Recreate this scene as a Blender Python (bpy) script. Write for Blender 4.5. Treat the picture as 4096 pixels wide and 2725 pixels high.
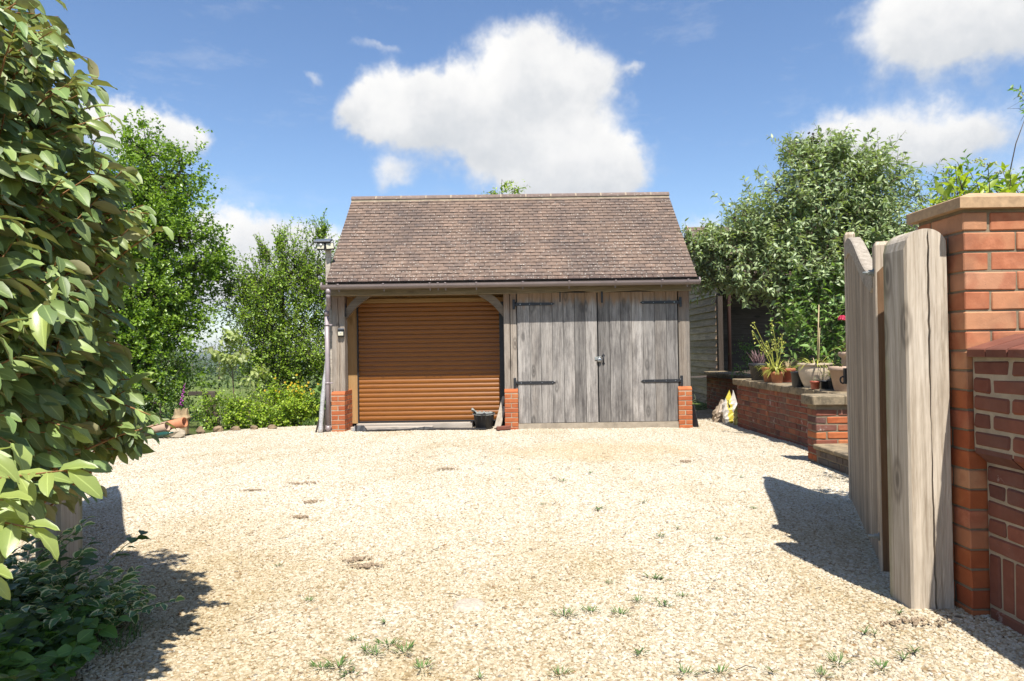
import bpy, math, random
import numpy as np
from mathutils import Vector, Matrix, Euler
random.seed(7)
RNG = np.random.default_rng(11)
scene = bpy.context.scene
for o in list(bpy.data.objects):
    bpy.data.objects.remove(o)
COL = scene.collection
R = math.radians

# ------------------------------------------------------------------ camera
cam_data = bpy.data.cameras.new("camera")
cam_data.sensor_width = 36.0
cam_data.lens = 24.0
cam_data.clip_start = 0.05
cam_data.clip_end = 20000.0
cam = bpy.data.objects.new("camera", cam_data)
cam.location = (0.0, 0.0, 1.30)
cam.rotation_euler = (Matrix.Rotation(R(90.69), 3, 'X') @ Matrix.Rotation(-0.0148, 3, 'Z')).to_euler()
COL.objects.link(cam)
scene.camera = cam

# ------------------------------------------------------------------ light, sky, exposure
SUN_DIR = Vector((0.21, -1.0, 1.78)).normalized()      # towards the sun
SUN_EL = math.asin(SUN_DIR.z)
SUN_AZ = math.atan2(SUN_DIR.x, SUN_DIR.y)
sun_data = bpy.data.lights.new("sun", 'SUN')
sun_data.energy = 5.0
sun_data.angle = R(0.53)
sun_data.color = (1.0, 0.955, 0.885)
sun = bpy.data.objects.new("sun", sun_data)
sun.rotation_euler = SUN_DIR.to_track_quat('Z', 'Y').to_euler()
sun.location = (4, -20, 30)
COL.objects.link(sun)

scene.view_settings.view_transform = 'Standard'
scene.view_settings.look = 'None'
scene.view_settings.gamma = 1.0
scene.view_settings.use_curve_mapping = False
scene.view_settings.exposure = 0.86
scene.render.film_transparent = False
try:
    scene.cycles.max_bounces = 8
    scene.cycles.diffuse_bounces = 3
    scene.cycles.glossy_bounces = 3
    scene.cycles.transmission_bounces = 4
    scene.cycles.transparent_max_bounces = 6
    scene.cycles.volume_bounces = 0
    scene.cycles.use_denoising = True
except Exception:
    pass

SKY_STRENGTH = 0.072
world = bpy.data.worlds.new("World")
scene.world = world
world.use_nodes = True


class N:
    """small node-tree writer"""
    def __init__(self, nt):
        self.nt = nt
        nt.nodes.clear()

    def node(self, typ, props=None, **ins):
        n = self.nt.nodes.new(typ)
        for k, v in (props or {}).items():
            setattr(n, k, v)
        for k, v in ins.items():
            if k[0] == '_':
                s = n.inputs[int(k[1:])]
            else:
                s = n.inputs[k.replace('_', ' ')]
            self.put(s, v)
        return n

    def put(self, s, v):
        if isinstance(v, bpy.types.NodeSocket):
            self.nt.links.new(v, s)
        elif v is not None:
            if s.type == 'RGBA' and len(v) == 3:
                v = (v[0], v[1], v[2], 1.0)
            s.default_value = v

    def m(self, op, a, b=None, c=None, clamp=False):
        n = self.nt.nodes.new('ShaderNodeMath')
        n.operation = op
        n.use_clamp = clamp
        for i, v in enumerate((a, b, c)):
            if v is not None:
                self.put(n.inputs[i], v)
        return n.outputs[0]

    def vm(self, op, a, b=None, out=0, scale=None):
        n = self.nt.nodes.new('ShaderNodeVectorMath')
        n.operation = op
        self.put(n.inputs[0], a)
        if b is not None:
            self.put(n.inputs[1], b)
        if scale is not None:
            self.put(n.inputs['Scale'], scale)
        return n.outputs[out]

    def noise(self, vec, scale, detail=4.0, rough=0.55, dist=0.0, out='Fac'):
        n = self.node('ShaderNodeTexNoise', Vector=vec, Scale=scale, Detail=detail, Roughness=rough, Distortion=dist)
        return n.outputs[out]

    def voro(self, vec, scale, out='Distance', feature='F1', rnd=1.0):
        n = self.node('ShaderNodeTexVoronoi', {'feature': feature}, Vector=vec, Scale=scale, Randomness=rnd)
        return n.outputs[out]

    def ramp(self, fac, stops, interp='LINEAR'):
        n = self.nt.nodes.new('ShaderNodeValToRGB')
        cr = n.color_ramp
        cr.interpolation = interp
        while len(cr.elements) < len(stops):
            cr.elements.new(0.5)
        for e, (p, c) in zip(cr.elements, stops):
            e.position = p
            if not isinstance(c, (tuple, list)):
                c = (c, c, c)
            e.color = (c[0], c[1], c[2], 1.0)
        self.put(n.inputs[0], fac)
        return n.outputs[0]

    def map(self, v, a, b, c=0.0, d=1.0, smooth=False):
        n = self.nt.nodes.new('ShaderNodeMapRange')
        n.clamp = True
        if smooth:
            n.interpolation_type = 'SMOOTHSTEP'
        for i, x in enumerate((v, a, b, c, d)):
            self.put(n.inputs[i], x)
        return n.outputs[0]

    def mix(self, fac, a, b, mode='MIX'):
        n = self.nt.nodes.new('ShaderNodeMix')
        n.data_type = 'RGBA'
        n.blend_type = mode
        n.clamp_factor = True
        self.put(n.inputs[0], fac)
        self.put(n.inputs[6], a)
        self.put(n.inputs[7], b)
        return n.outputs[2]

    def sep(self, v):
        return self.node('ShaderNodeSeparateXYZ', Vector=v).outputs

    def comb(self, x, y, z):
        return self.node('ShaderNodeCombineXYZ', X=x, Y=y, Z=z).outputs[0]


# ---- sky: Nishita + cumulus clouds placed by direction (azimuth, elevation)
w = N(world.node_tree)
sky = w.node('ShaderNodeTexSky', {'sky_type': 'NISHITA', 'sun_disc': False, 'sun_elevation': SUN_EL,
                                  'sun_rotation': SUN_AZ, 'altitude': 100.0, 'air_density': 1.0,
                                  'dust_density': 0.35, 'ozone_density': 2.2})
sky_col = w.node('ShaderNodeHueSaturation', Hue=0.503, Saturation=1.10, Value=1.36, Color=sky.outputs[0]).outputs[0]
dvec = w.node('ShaderNodeTexCoord').outputs['Generated']
dn = w.vm('NORMALIZE', dvec)
dx, dy, dz = w.sep(dn)
az = w.m('ARCTAN2', dx, dy)
el = w.m('ARCSINE', dz)
wob = w.noise(dn, 9.0, 5.0, 0.6, out='Color')
wobv = w.vm('SUBTRACT', wob, (0.5, 0.5, 0.5))
wx, wy, wz = w.sep(wobv)
wob2 = w.noise(dn, 26.0, 6.0, 0.62, out='Color')
wx2, wy2, wz2 = w.sep(w.vm('SUBTRACT', wob2, (0.5, 0.5, 0.5)))
az2 = w.m('ADD', az, w.m('ADD', w.m('MULTIPLY', wx, 0.10), w.m('MULTIPLY', wx2, 0.035)))
el2 = w.m('ADD', el, w.m('ADD', w.m('MULTIPLY', wy, 0.09), w.m('MULTIPLY', wy2, 0.035)))
# azimuth, elevation, half width, half height, weight (radians)
CLOUDS = [
    (0.045, 0.400, 0.078, 0.052, 1.0), (0.095, 0.365, 0.060, 0.042, 0.9), (-0.010, 0.345, 0.085, 0.050, 1.0),
    (-0.085, 0.352, 0.050, 0.032, 0.9), (-0.165, 0.345, 0.058, 0.038, 1.0), (-0.215, 0.325, 0.035, 0.024, 0.7), (-0.130, 0.315, 0.080, 0.030, 0.85),
    (-0.025, 0.300, 0.095, 0.040, 0.95), (0.105, 0.285, 0.075, 0.032, 0.85), (0.150, 0.265, 0.042, 0.030, 0.75),
    (0.040, 0.262, 0.085, 0.028, 0.9), (0.145, 0.246, 0.040, 0.022, 0.7), (0.070, 0.230, 0.100, 0.022, 0.8),
    (-0.170, 0.243, 0.040, 0.022, 0.7), (-0.190, 0.420, 0.045, 0.010, 0.45), (-0.285, 0.375, 0.016, 0.012, 0.55), (0.185, 0.380, 0.020, 0.010, 0.5),
    (0.560, 0.385, 0.075, 0.045, 1.0), (0.640, 0.370, 0.110, 0.050, 1.0), (0.70, 0.42, 0.10, 0.05, 0.9),
    (0.450, 0.268, 0.060, 0.030, 0.8), (0.520, 0.258, 0.085, 0.032, 0.8), (0.590, 0.245, 0.055, 0.026, 0.7), (0.660, 0.19, 0.06, 0.025, 0.6),
    (-0.490, 0.275, 0.052, 0.030, 0.9), (-0.535, 0.295, 0.050, 0.022, 0.7), (-0.455, 0.270, 0.030, 0.025, 0.8),
    (-0.435, 0.165, 0.075, 0.032, 0.95), (-0.345, 0.150, 0.080, 0.028, 0.9), (-0.300, 0.100, 0.160, 0.035, 0.75),
    (0.270, 0.165, 0.035, 0.030, 0.8), (0.36, 0.10, 0.12, 0.03, 0.7), (-0.10, 0.12, 0.25, 0.03, 0.6), (-0.52, 0.07, 0.2, 0.03, 0.7),
    (-1.05, 0.30, 0.16, 0.06, 0.9), (1.15, 0.33, 0.2, 0.07, 0.9),
]
tot = None
shd = None
for (a, e, ra, re, wt) in CLOUDS:
    p = w.m('MULTIPLY', w.m('SUBTRACT', az2, a), 1.0 / ra)
    q = w.m('MULTIPLY', w.m('SUBTRACT', el2, e), 1.0 / re)
    r2 = w.m('ADD', w.m('MULTIPLY', p, p), w.m('MULTIPLY', q, q))
    g = w.m('MULTIPLY', w.m('EXPONENT', w.m('MULTIPLY', r2, -0.75)), wt)
    sh = w.m('MULTIPLY', g, w.m('MAXIMUM', w.m('MINIMUM', q, 1.5), -1.5))
    tot = g if tot is None else w.m('ADD', tot, g)
    shd = sh if shd is None else w.m('ADD', shd, sh)
# scattered fair-weather clouds over the rest of the dome
behind = w.m('SUBTRACT', 1.0, w.map(w.m('ABSOLUTE', az), 0.8, 1.3, 1.0, 0.0))
gen = w.noise(w.vm('MULTIPLY', dn, (1.0, 1.0, 2.2)), 3.2, 6.0, 0.6)
gen_m = w.m('MULTIPLY', w.map(gen, 0.49, 0.66, 0.0, 0.9), behind)
tot = w.m('ADD', tot, gen_m)
fine = w.noise(dn, 34.0, 7.0, 0.65)
med = w.noise(dn, 14.0, 5.0, 0.6)
edge = w.m('ADD', tot, w.m('ADD', w.m('MULTIPLY', w.m('SUBTRACT', fine, 0.5), 0.55), w.m('MULTIPLY', w.m('SUBTRACT', med, 0.5), 0.5)))
alpha = w.map(edge, 0.26, 1.0, 0.0, 1.0, True)
wisp = w.m('MULTIPLY', w.map(w.noise(w.vm('MULTIPLY', dn, (1.0, 1.0, 3.0)), 7.0, 7.0, 0.7), 0.55, 0.8, 0.0, 0.22), 1.0)
alpha = w.m('MAXIMUM', alpha, wisp)
sn = w.m('DIVIDE', shd, w.m('MAXIMUM', tot, 0.25))
shade = w.m('ADD', w.m('MULTIPLY', sn, 0.42), w.m('MULTIPLY', w.m('SUBTRACT', med, 0.5), 1.3))
cl_col = w.ramp(w.map(shade, -0.55, 0.45), [(0.0, (0.62, 0.65, 0.69)), (0.35, (0.74, 0.755, 0.775)), (0.62, (0.87, 0.87, 0.87)), (1.0, (0.98, 0.97, 0.95))])
bg_sky = w.node('ShaderNodeBackground', Color=sky_col, Strength=SKY_STRENGTH)
bg_cl = w.node('ShaderNodeBackground', Color=cl_col, Strength=0.58)
mx = w.node('ShaderNodeMixShader', _0=alpha, _1=bg_sky.outputs[0], _2=bg_cl.outputs[0])
wo = w.node('ShaderNodeOutputWorld')
world.node_tree.links.new(mx.outputs[0], wo.inputs[0])
world.cycles.sampling_method = 'MANUAL'
world.cycles.sample_map_resolution = 512


# ------------------------------------------------------------------ materials
def lin(h):
    h = h.lstrip('#')
    out = []
    for i in (0, 2, 4):
        c = int(h[i:i + 2], 16) / 255.0
        out.append(c / 12.92 if c <= 0.04045 else ((c + 0.055) / 1.055) ** 2.4)
    return tuple(out)


def new_mat(name):
    m = bpy.data.materials.new(name)
    m.use_nodes = True
    return m, N(m.node_tree)


def finish(k, col, rough=0.7, bump=None, bstr=0.3, bdist=0.01, metal=0.0, spec=0.5, alb=0.84, **extra):
    b = k.node('ShaderNodeBsdfPrincipled')
    if alb != 1.0 and not (isinstance(col, tuple)):
        col = k.mix(1.0, col, (alb, alb, alb), 'MULTIPLY')
    k.put(b.inputs['Base Color'], col)
    k.put(b.inputs['Roughness'], rough)
    k.put(b.inputs['Metallic'], metal)
    k.put(b.inputs['Specular IOR Level'], spec)
    for kk, v in extra.items():
        k.put(b.inputs[kk.replace('_', ' ')], v)
    if bump is not None:
        bn = k.node('ShaderNodeBump', Strength=bstr, Distance=bdist, Height=bump)
        k.put(b.inputs['Normal'], bn.outputs[0])
    o = k.node('ShaderNodeOutputMaterial')
    k.nt.links.new(b.outputs[0], o.inputs[0])
    return b


def rnd_of(k):
    """one random number per piece: per object, or the 'tint' attribute of joined pieces"""
    oi = k.node('ShaderNodeObjectInfo')
    at = k.node('ShaderNodeAttribute', {'attribute_name': 'tint'})
    return k.m('FRACT', k.m('ADD', oi.outputs['Random'], at.outputs['Fac']))


def coords(k, axis_stretch=None, offset=True):
    tc = k.node('ShaderNodeTexCoord')
    v = tc.outputs['Object']
    if offset:
        rn = rnd_of(k)
        v = k.vm('ADD', v, k.comb(k.m('MULTIPLY', rn, 37.0), k.m('MULTIPLY', rn, 91.0), k.m('MULTIPLY', rn, 53.0)))
    if axis_stretch:
        v = k.vm('MULTIPLY', v, axis_stretch)
    return v


def simple(name, col, rough=0.6, var=0.15, scale=12.0, bstr=0.15, metal=0.0, spec=0.5, **extra):
    m, k = new_mat(name)
    v = coords(k)
    n = k.noise(v, scale, 5.0, 0.6)
    c = k.mix(k.map(n, 0.3, 0.7), tuple(x * (1 - var) for x in col), tuple(min(1, x * (1 + var)) for x in col))
    finish(k, c, rough, n, bstr, 0.004, metal, spec, **extra)
    return m


def brick_mat(name, stops, mottling=0.5, dirt=(0.12, 0.085, 0.065), dirt_amt=0.35, efflo=0.0, rough=0.85, patch=0.25):
    m, k = new_mat(name)
    rn = rnd_of(k)
    v = coords(k)
    base = k.ramp(rn, stops)
    n1 = k.noise(v, 14.0, 5.0, 0.65)
    n2 = k.noise(v, 90.0, 4.0, 0.7)
    c = k.mix(k.map(n1, 0.35, 0.72, 0.0, mottling), base, k.mix(1.0, base, (0.62, 0.50, 0.46), 'MULTIPLY'))
    n0 = k.noise(v, 5.0, 2.0, 0.5)
    c = k.mix(k.map(n0, 0.46, 0.54, 0.0, patch), c, k.mix(1.0, base, (1.12, 1.42, 1.45), 'MULTIPLY'))
    c = k.mix(k.map(n1, 0.28, 0.45, 0.4, 0.0), c, k.mix(1.0, base, (1.28, 1.35, 1.45), 'MULTIPLY'))
    wp = k.node('ShaderNodeNewGeometry').outputs['Position']
    dn_ = k.noise(wp, 3.5, 5.0, 0.65)
    c = k.mix(k.map(dn_, 0.50, 0.72, 0.0, dirt_amt), c, dirt)
    if efflo:
        e = k.noise(wp, 6.0, 6.0, 0.75)
        c = k.mix(k.map(e, 0.60, 0.68, 0.0, efflo), c, (0.62, 0.57, 0.52))
    c = k.mix(k.map(n2, 0.62, 0.75, 0.0, 0.45), c, (0.10, 0.06, 0.045))
    h = k.m('ADD', k.m('MULTIPLY', n2, 0.5), n1)
    finish(k, c, rough, h, 0.5, 0.004, spec=0.25)
    return m


def mortar_mat(name, col):
    m, k = new_mat(name)
    wp = k.node('ShaderNodeNewGeometry').outputs['Position']
    n = k.noise(wp, 8.0, 6.0, 0.7)
    n2 = k.noise(wp, 120.0, 3.0, 0.7)
    c = k.mix(k.map(n, 0.35, 0.7), col, tuple(x * 0.62 for x in col))
    c = k.mix(k.map(n2, 0.6, 0.75, 0, 0.4), c, tuple(x * 0.4 for x in col))
    finish(k, c, 0.95, n2, 0.6, 0.003, spec=0.15)
    return m


def wood_mat(name, axis, light, dark, stain=None, stain_amt=0.6, warm=None, warm_amt=0.25, knots=True, rough=0.85,
             grain=1.0, algae=None, top_warm=None, spec=0.25, tonev=0.44):
    """weathered timber, grain along axis (0,1,2) of the piece"""
    m, k = new_mat(name)
    st = [1.0, 1.0, 1.0]
    st[axis] = 0.035
    v0 = coords(k)
    wp = k.node('ShaderNodeNewGeometry').outputs['Position']
    rn = rnd_of(k)
    kn_mask = None
    vv = v0
    if knots:
        ks = [5.5, 5.5, 5.5]
        ks[axis] = 2.0
        vk = k.node('ShaderNodeTexVoronoi', {'feature': 'F1'}, Vector=k.vm('MULTIPLY', v0, tuple(ks)), Scale=1.0, Randomness=1.0)
        kd = vk.outputs['Distance']
        kr = k.sep(vk.outputs['Color'])[0]
        on = k.m('GREATER_THAN', kr, 0.52)
        kn_mask = k.m('MULTIPLY', k.map(kd, 0.05, 0.13, 1.0, 0.0, True), on)
        ring = k.m('MULTIPLY', k.map(kd, 0.0, 0.45, 1.0, 0.0, True), on)
        vv = k.vm('ADD', v0, k.vm('SCALE', k.vm('SUBTRACT', vk.outputs['Position'], k.vm('MULTIPLY', v0, tuple(ks))), scale=k.m('MULTIPLY', ring, -0.05)))
    vs = k.vm('MULTIPLY', vv, tuple(st))
    g1 = k.noise(vs, 42.0 * grain, 5.0, 0.65, 0.3)
    g2 = k.noise(vs, 150.0 * grain, 4.0, 0.7)
    gf = k.m('ADD', k.m('MULTIPLY', g1, 0.50), k.m('MULTIPLY', g2, 0.50))
    c = k.ramp(k.map(gf, 0.37, 0.62), [(0.0, dark), (0.45, tuple(0.5 * (a + b) for a, b in zip(light, dark))), (1.0, light)])
    tone = k.m('ADD', 1.0 - tonev / 2, k.m('MULTIPLY', rn, tonev))
    c = k.mix(1.0, c, k.comb(tone, tone, tone), 'MULTIPLY')
    if warm is not None:
        wn = k.noise(vs, 5.0, 3.0, 0.5)
        c = k.mix(k.map(wn, 0.45, 0.7, 0.0, warm_amt), c, warm)
    if stain is not None:
        ss = [3.2, 3.2, 3.2]
        ss[axis] = 1.1
        sn_ = k.noise(k.vm('MULTIPLY', v0, tuple(ss)), 1.6, 6.0, 0.68)
        sp = k.noise(k.vm('MULTIPLY', v0, tuple(4 * x for x in st)), 26.0, 4.0, 0.7)
        sf = k.m('MULTIPLY', k.map(sn_, 0.44, 0.66), k.map(sp, 0.30, 0.62, 0.35, 1.0))
        c = k.mix(k.m('MULTIPLY', sf, stain_amt), c, stain)
    if top_warm is not None:
        z0, z1, colw, amt = top_warm
        pz = k.sep(wp)[2]
        e = k.m('ADD', pz, k.m('MULTIPLY', k.m('SUBTRACT', k.noise(k.vm('MULTIPLY', wp, (9.0, 9.0, 1.0)), 1.0, 4.0, 0.6), 0.5), 0.45))
        c = k.mix(k.map(e, z0, z1, 0.0, amt, True), c, k.mix(1.0, colw, k.ramp(gf, [(0.25, 0.55), (0.7, 1.15)]), 'MULTIPLY'))
    if algae is not None:
        acol, axis_n, a0, a1, amt = algae
        po = k.sep(k.node('ShaderNodeTexCoord').outputs['Object'])[axis_n]
        an = k.noise(wp, 5.0, 5.0, 0.7)
        c = k.mix(k.m('MULTIPLY', k.map(po, a0, a1, 1.0, 0.0), k.map(an, 0.3, 0.6, 0.2, amt)), c, acol)
    if kn_mask is not None:
        c = k.mix(k.m('MULTIPLY', kn_mask, 0.75), c, tuple(0.45 * x for x in dark))
        rim = k.m('MULTIPLY', k.m('MULTIPLY', k.map(kd, 0.09, 0.16, 0.0, 1.0, True), k.map(kd, 0.16, 0.26, 1.0, 0.0, True)), on)
        c = k.mix(k.m('MULTIPLY', rim, 0.6), c, tuple(0.6 * x for x in dark))
    h = k.m('ADD', g1, k.m('MULTIPLY', g2, 0.6))
    finish(k, c, rough, h, 0.45, 0.006, spec=spec)
    return m


def leaf_mat(name, top, top2, under, rough=0.45, transl=0.3, vein=0.25, margin=None, spec=0.5, var=0.35, tcol=None):
    """two-sided leaf: colour varies leaf by leaf; 'lc' holds (across, along, random)"""
    m, k = new_mat(name)
    at = k.node('ShaderNodeAttribute', {'attribute_name': 'lc'})
    ax, ay, ar = k.sep(at.outputs['Vector'])
    rn = k.m('FRACT', k.m('ADD', ar, k.node('ShaderNodeObjectInfo').outputs['Random']))
    wp = k.node('ShaderNodeNewGeometry')
    cl = k.noise(wp.outputs['Position'], 2.3, 3.0, 0.6)
    c = k.mix(k.map(k.m('ADD', k.m('MULTIPLY', rn, 0.7), k.m('MULTIPLY', cl, 0.6)), 0.25, 1.05), top, top2)
    val = k.m('ADD', 1.0 - var * 0.5, k.m('MULTIPLY', k.m('FRACT', k.m('MULTIPLY', rn, 7.31)), var))
    c = k.mix(1.0, c, k.comb(val, val, val), 'MULTIPLY')
    if vein:
        c = k.mix(k.map(k.m('ABSOLUTE', ax), 0.03, 0.10, vein, 0.0), c, tuple(min(1, 1.9 * x + 0.05) for x in top2))
        stripes = k.node('ShaderNodeTexWave', {'wave_type': 'BANDS', 'bands_direction': 'Y'},
                         Vector=k.comb(0.0, k.m('SUBTRACT', ay, k.m('MULTIPLY', k.m('ABSOLUTE', ax), 0.22)), 0.0), Scale=3.2).outputs['Fac']
        c = k.mix(k.map(stripes, 0.8, 1.0, 0.0, vein * 0.35), c, top2)
    if margin is not None:
        e = k.m('ADD', k.m('ABSOLUTE', ax), k.m('MULTIPLY', k.m('SUBTRACT', k.noise(wp.outputs['Position'], 70.0, 2.0), 0.5), 0.25))
        c = k.mix(k.map(e, 0.62, 0.72), c, margin)
    cu = k.mix(wp.outputs['Backfacing'], c, k.mix(0.35, under, c))
    d = k.node('ShaderNodeBsdfPrincipled', Roughness=rough)
    k.put(d.inputs['Base Color'], cu)
    k.put(d.inputs['Specular IOR Level'], spec)
    sp = k.noise(k.node('ShaderNodeTexCoord').outputs['Object'], 160.0, 2.0)
    bn = k.node('ShaderNodeBump', Strength=0.12, Distance=0.002, Height=sp)
    k.put(d.inputs['Normal'], bn.outputs[0])
    t = k.node('ShaderNodeBsdfTranslucent', Color=tcol if tcol else k.mix(1.0, c, (1.5, 1.65, 0.55), 'MULTIPLY'))
    mxs = k.node('ShaderNodeMixShader', _0=transl, _1=d.outputs[0], _2=t.outputs[0])
    o = k.node('ShaderNodeOutputMaterial')
    k.nt.links.new(mxs.outputs[0], o.inputs[0])
    return m


# ------------------------------------------------------------------ mesh builder
class MB:
    def __init__(self):
        self.v = []
        self.f = []
        self.t = []
        self.sm = []

    def add(self, vs, fs, tint=0.0, smooth=False):
        o = len(self.v)
        self.v.extend([tuple(x) for x in vs])
        for f in fs:
            self.f.append(tuple(i + o for i in f))
            self.t.append(tint)
            self.sm.append(smooth)

    def box(self, c, s, mat=None, tint=0.0, jit=0.0):
        vs = []
        for i in range(8):
            p = Vector(((i & 1) - 0.5, ((i >> 1) & 1) - 0.5, ((i >> 2) & 1) - 0.5))
            p = Vector((p.x * s[0], p.y * s[1], p.z * s[2]))
            if jit:
                p += Vector((random.uniform(-jit, jit), random.uniform(-jit, jit), random.uniform(-jit, jit)))
            if mat is not None:
                p = mat @ p
            vs.append(p + Vector(c))
        self.add(vs, [(0, 2, 3, 1), (4, 5, 7, 6), (0, 1, 5, 4), (2, 6, 7, 3), (0, 4, 6, 2), (1, 3, 7, 5)], tint)

    def bx(self, x0, x1, y0, y1, z0, z1, tint=0.0):
        self.box(((x0 + x1) / 2, (y0 + y1) / 2, (z0 + z1) / 2), (x1 - x0, y1 - y0, z1 - z0), None, tint)

    def cbox(self, c, s, ch=0.006, mat=None, tint=0.0, jit=0.0):
        """box with chamfered edges: 26 faces"""
        hx, hy, hz = s[0] / 2, s[1] / 2, s[2] / 2
        ch = min(ch, hx * 0.9, hy * 0.9, hz * 0.9)
        idx = {}
        vs = []
        for sx in (-1, 1):
            for sy in (-1, 1):
                for sz in (-1, 1):
                    j = Vector((random.uniform(-jit, jit), random.uniform(-jit, jit), random.uniform(-jit, jit))) if jit else Vector((0, 0, 0))
                    for a in range(3):
                        p = Vector((sx * (hx - (0 if a == 0 else ch)), sy * (hy - (0 if a == 1 else ch)), sz * (hz - (0 if a == 2 else ch)))) + j
                        if mat is not None:
                            p = mat @ p
                        idx[(sx, sy, sz, a)] = len(vs)
                        vs.append(p + Vector(c))
        fs = []
        S = (-1, 1)
        for s_ in S:
            fs.append([idx[(s_, -1, -1, 0)], idx[(s_, 1, -1, 0)], idx[(s_, 1, 1, 0)], idx[(s_, -1, 1, 0)]][::s_])
            fs.append([idx[(-1, s_, -1, 1)], idx[(1, s_, -1, 1)], idx[(1, s_, 1, 1)], idx[(-1, s_, 1, 1)]][::-s_])
            fs.append([idx[(-1, -1, s_, 2)], idx[(1, -1, s_, 2)], idx[(1, 1, s_, 2)], idx[(-1, 1, s_, 2)]][::s_])
        for a in S:
            for b in S:
                fs.append([idx[(a, b, -1, 0)], idx[(a, b, 1, 0)], idx[(a, b, 1, 1)], idx[(a, b, -1, 1)]][::-a * b])
                fs.append([idx[(a, -1, b, 0)], idx[(a, 1, b, 0)], idx[(a, 1, b, 2)], idx[(a, -1, b, 2)]][::a * b])
                fs.append([idx[(-1, a, b, 1)], idx[(1, a, b, 1)], idx[(1, a, b, 2)], idx[(-1, a, b, 2)]][::-a * b])
        for a in S:
            for b in S:
                for c_ in S:
                    fs.append([idx[(a, b, c_, 0)], idx[(a, b, c_, 1)], idx[(a, b, c_, 2)]][::a * b * c_])
        self.add(vs, fs, tint)

    def tube(self, pts, rad, n=8, tint=0.0, smooth=True, cap=True):
        pts = [Vector(p) for p in pts]
        if not isinstance(rad, (list, tuple)):
            rad = [rad] * len(pts)
        vs = []
        prev = None
        for i, p in enumerate(pts):
            d = (pts[min(i + 1, len(pts) - 1)] - pts[max(i - 1, 0)]).normalized()
            if prev is None:
                u = d.orthogonal().normalized()
            else:
                u = (prev - d * prev.dot(d))
                u = u.normalized() if u.length > 1e-6 else d.orthogonal().normalized()
            prev = u
            q = d.cross(u)
            for j in range(n):
                a = 2 * math.pi * j / n
                vs.append(p + (u * math.cos(a) + q * math.sin(a)) * rad[i])
        fs = []
        for i in range(len(pts) - 1):
            for j in range(n):
                k2 = (j + 1) % n
                fs.append((i * n + j, i * n + k2, (i + 1) * n + k2, (i + 1) * n + j))
        self.add(vs, fs, tint, smooth)
        if cap:
            o = len(self.v) - len(vs)
            self.f.append(tuple(o + j for j in range(n - 1, -1, -1)))
            self.f.append(tuple(o + (len(pts) - 1) * n + j for j in range(n)))
            self.t += [tint, tint]
            self.sm += [False, False]

    def lathe(self, prof, c, n=20, tint=0.0, smooth=True, mat=None):
        """profile [(r,z)...]; every point makes its own ring"""
        vs = []
        for r, z in prof:
            for j in range(n):
                a = 2 * math.pi * j / n
                p = Vector((r * math.cos(a), r * math.sin(a), z))
                if mat is not None:
                    p = mat @ p
                vs.append(p + Vector(c))
        fs = []
        for i in range(len(prof) - 1):
            for j in range(n):
                k2 = (j + 1) % n
                fs.append((i * n + j, i * n + k2, (i + 1) * n + k2, (i + 1) * n + j))
        self.add(vs, fs, tint, smooth)

    def prism(self, poly, axis, a0, a1, tint=0.0):
        """2-D polygon swept along axis: axis 0 -> poly (y,z); 1 -> (x,z); 2 -> (x,y)"""
        n = len(poly)
        vs = []
        for a in (a0, a1):
            for p in poly:
                vs.append({0: (a, p[0], p[1]), 1: (p[0], a, p[1]), 2: (p[0], p[1], a)}[axis])
        fs = [tuple(range(n))[::-1], tuple(range(n, 2 * n))]
        for i in range(n):
            j = (i + 1) % n
            fs.append((i, j, n + j, n + i))
        self.add(vs, fs, tint)

    def mesh(self, name, mat, off=(0, 0, 0), fix=True):
        me = bpy.data.meshes.new(name)
        ox, oy, oz = off
        me.from_pydata([(x - ox, y - oy, z - oz) for x, y, z in self.v], [], self.f)
        at = me.attributes.new('tint', 'FLOAT', 'FACE')
        at.data.foreach_set('value', np.array(self.t, dtype=np.float32))
        me.polygons.foreach_set('use_smooth', np.array(self.sm, dtype=bool))
        if mat is not None:
            me.materials.append(mat)
        if fix:
            import bmesh
            bm = bmesh.new()
            bm.from_mesh(me)
            bmesh.ops.recalc_face_normals(bm, faces=bm.faces)
            bm.to_mesh(me)
            bm.free()
        me.update()
        return me

    def build(self, name, mat, parent=None, kind=None, origin=None, fix=True):
        """link as one object. Coordinates are world ones; the object sits at origin (default: the parent's place)"""
        po = woff(parent)
        og = Vector(origin) if origin is not None else po
        me = self.mesh(name, mat, og, fix)
        o = bpy.data.objects.new(name, me)
        COL.objects.link(o)
        o.parent = parent
        o.location = og - po
        if kind:
            o['kind'] = kind
        return o


def woff(o):
    v = Vector((0, 0, 0))
    while o is not None:
        v += o.location
        o = o.parent
    return v


def tag(o, label, cat, group=None, kind=None):
    if label:
        o['label'] = label
    if cat:
        o['category'] = cat
    if group:
        o['group'] = group
    if kind:
        o['kind'] = kind
    return o


def thing(name, loc, label, cat, group=None, rz=0.0):
    o = bpy.data.objects.new(name, None)
    o.empty_display_size = 0.1
    o.location = loc
    COL.objects.link(o)
    return tag(o, label, cat, group)


def put(name, me, parent, wloc, rot=None):
    o = bpy.data.objects.new(name, me)
    COL.objects.link(o)
    o.parent = parent
    o.location = Vector(wloc) - woff(parent)
    if rot is not None:
        o.rotation_euler = rot
    return o


def copy_tree(o, parent=None):
    c = o.copy()
    COL.objects.link(c)
    if parent is not None:
        c.parent = parent
    for ch in [x for x in o.children]:
        copy_tree(ch, c)
    return c


_bc = {}


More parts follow.
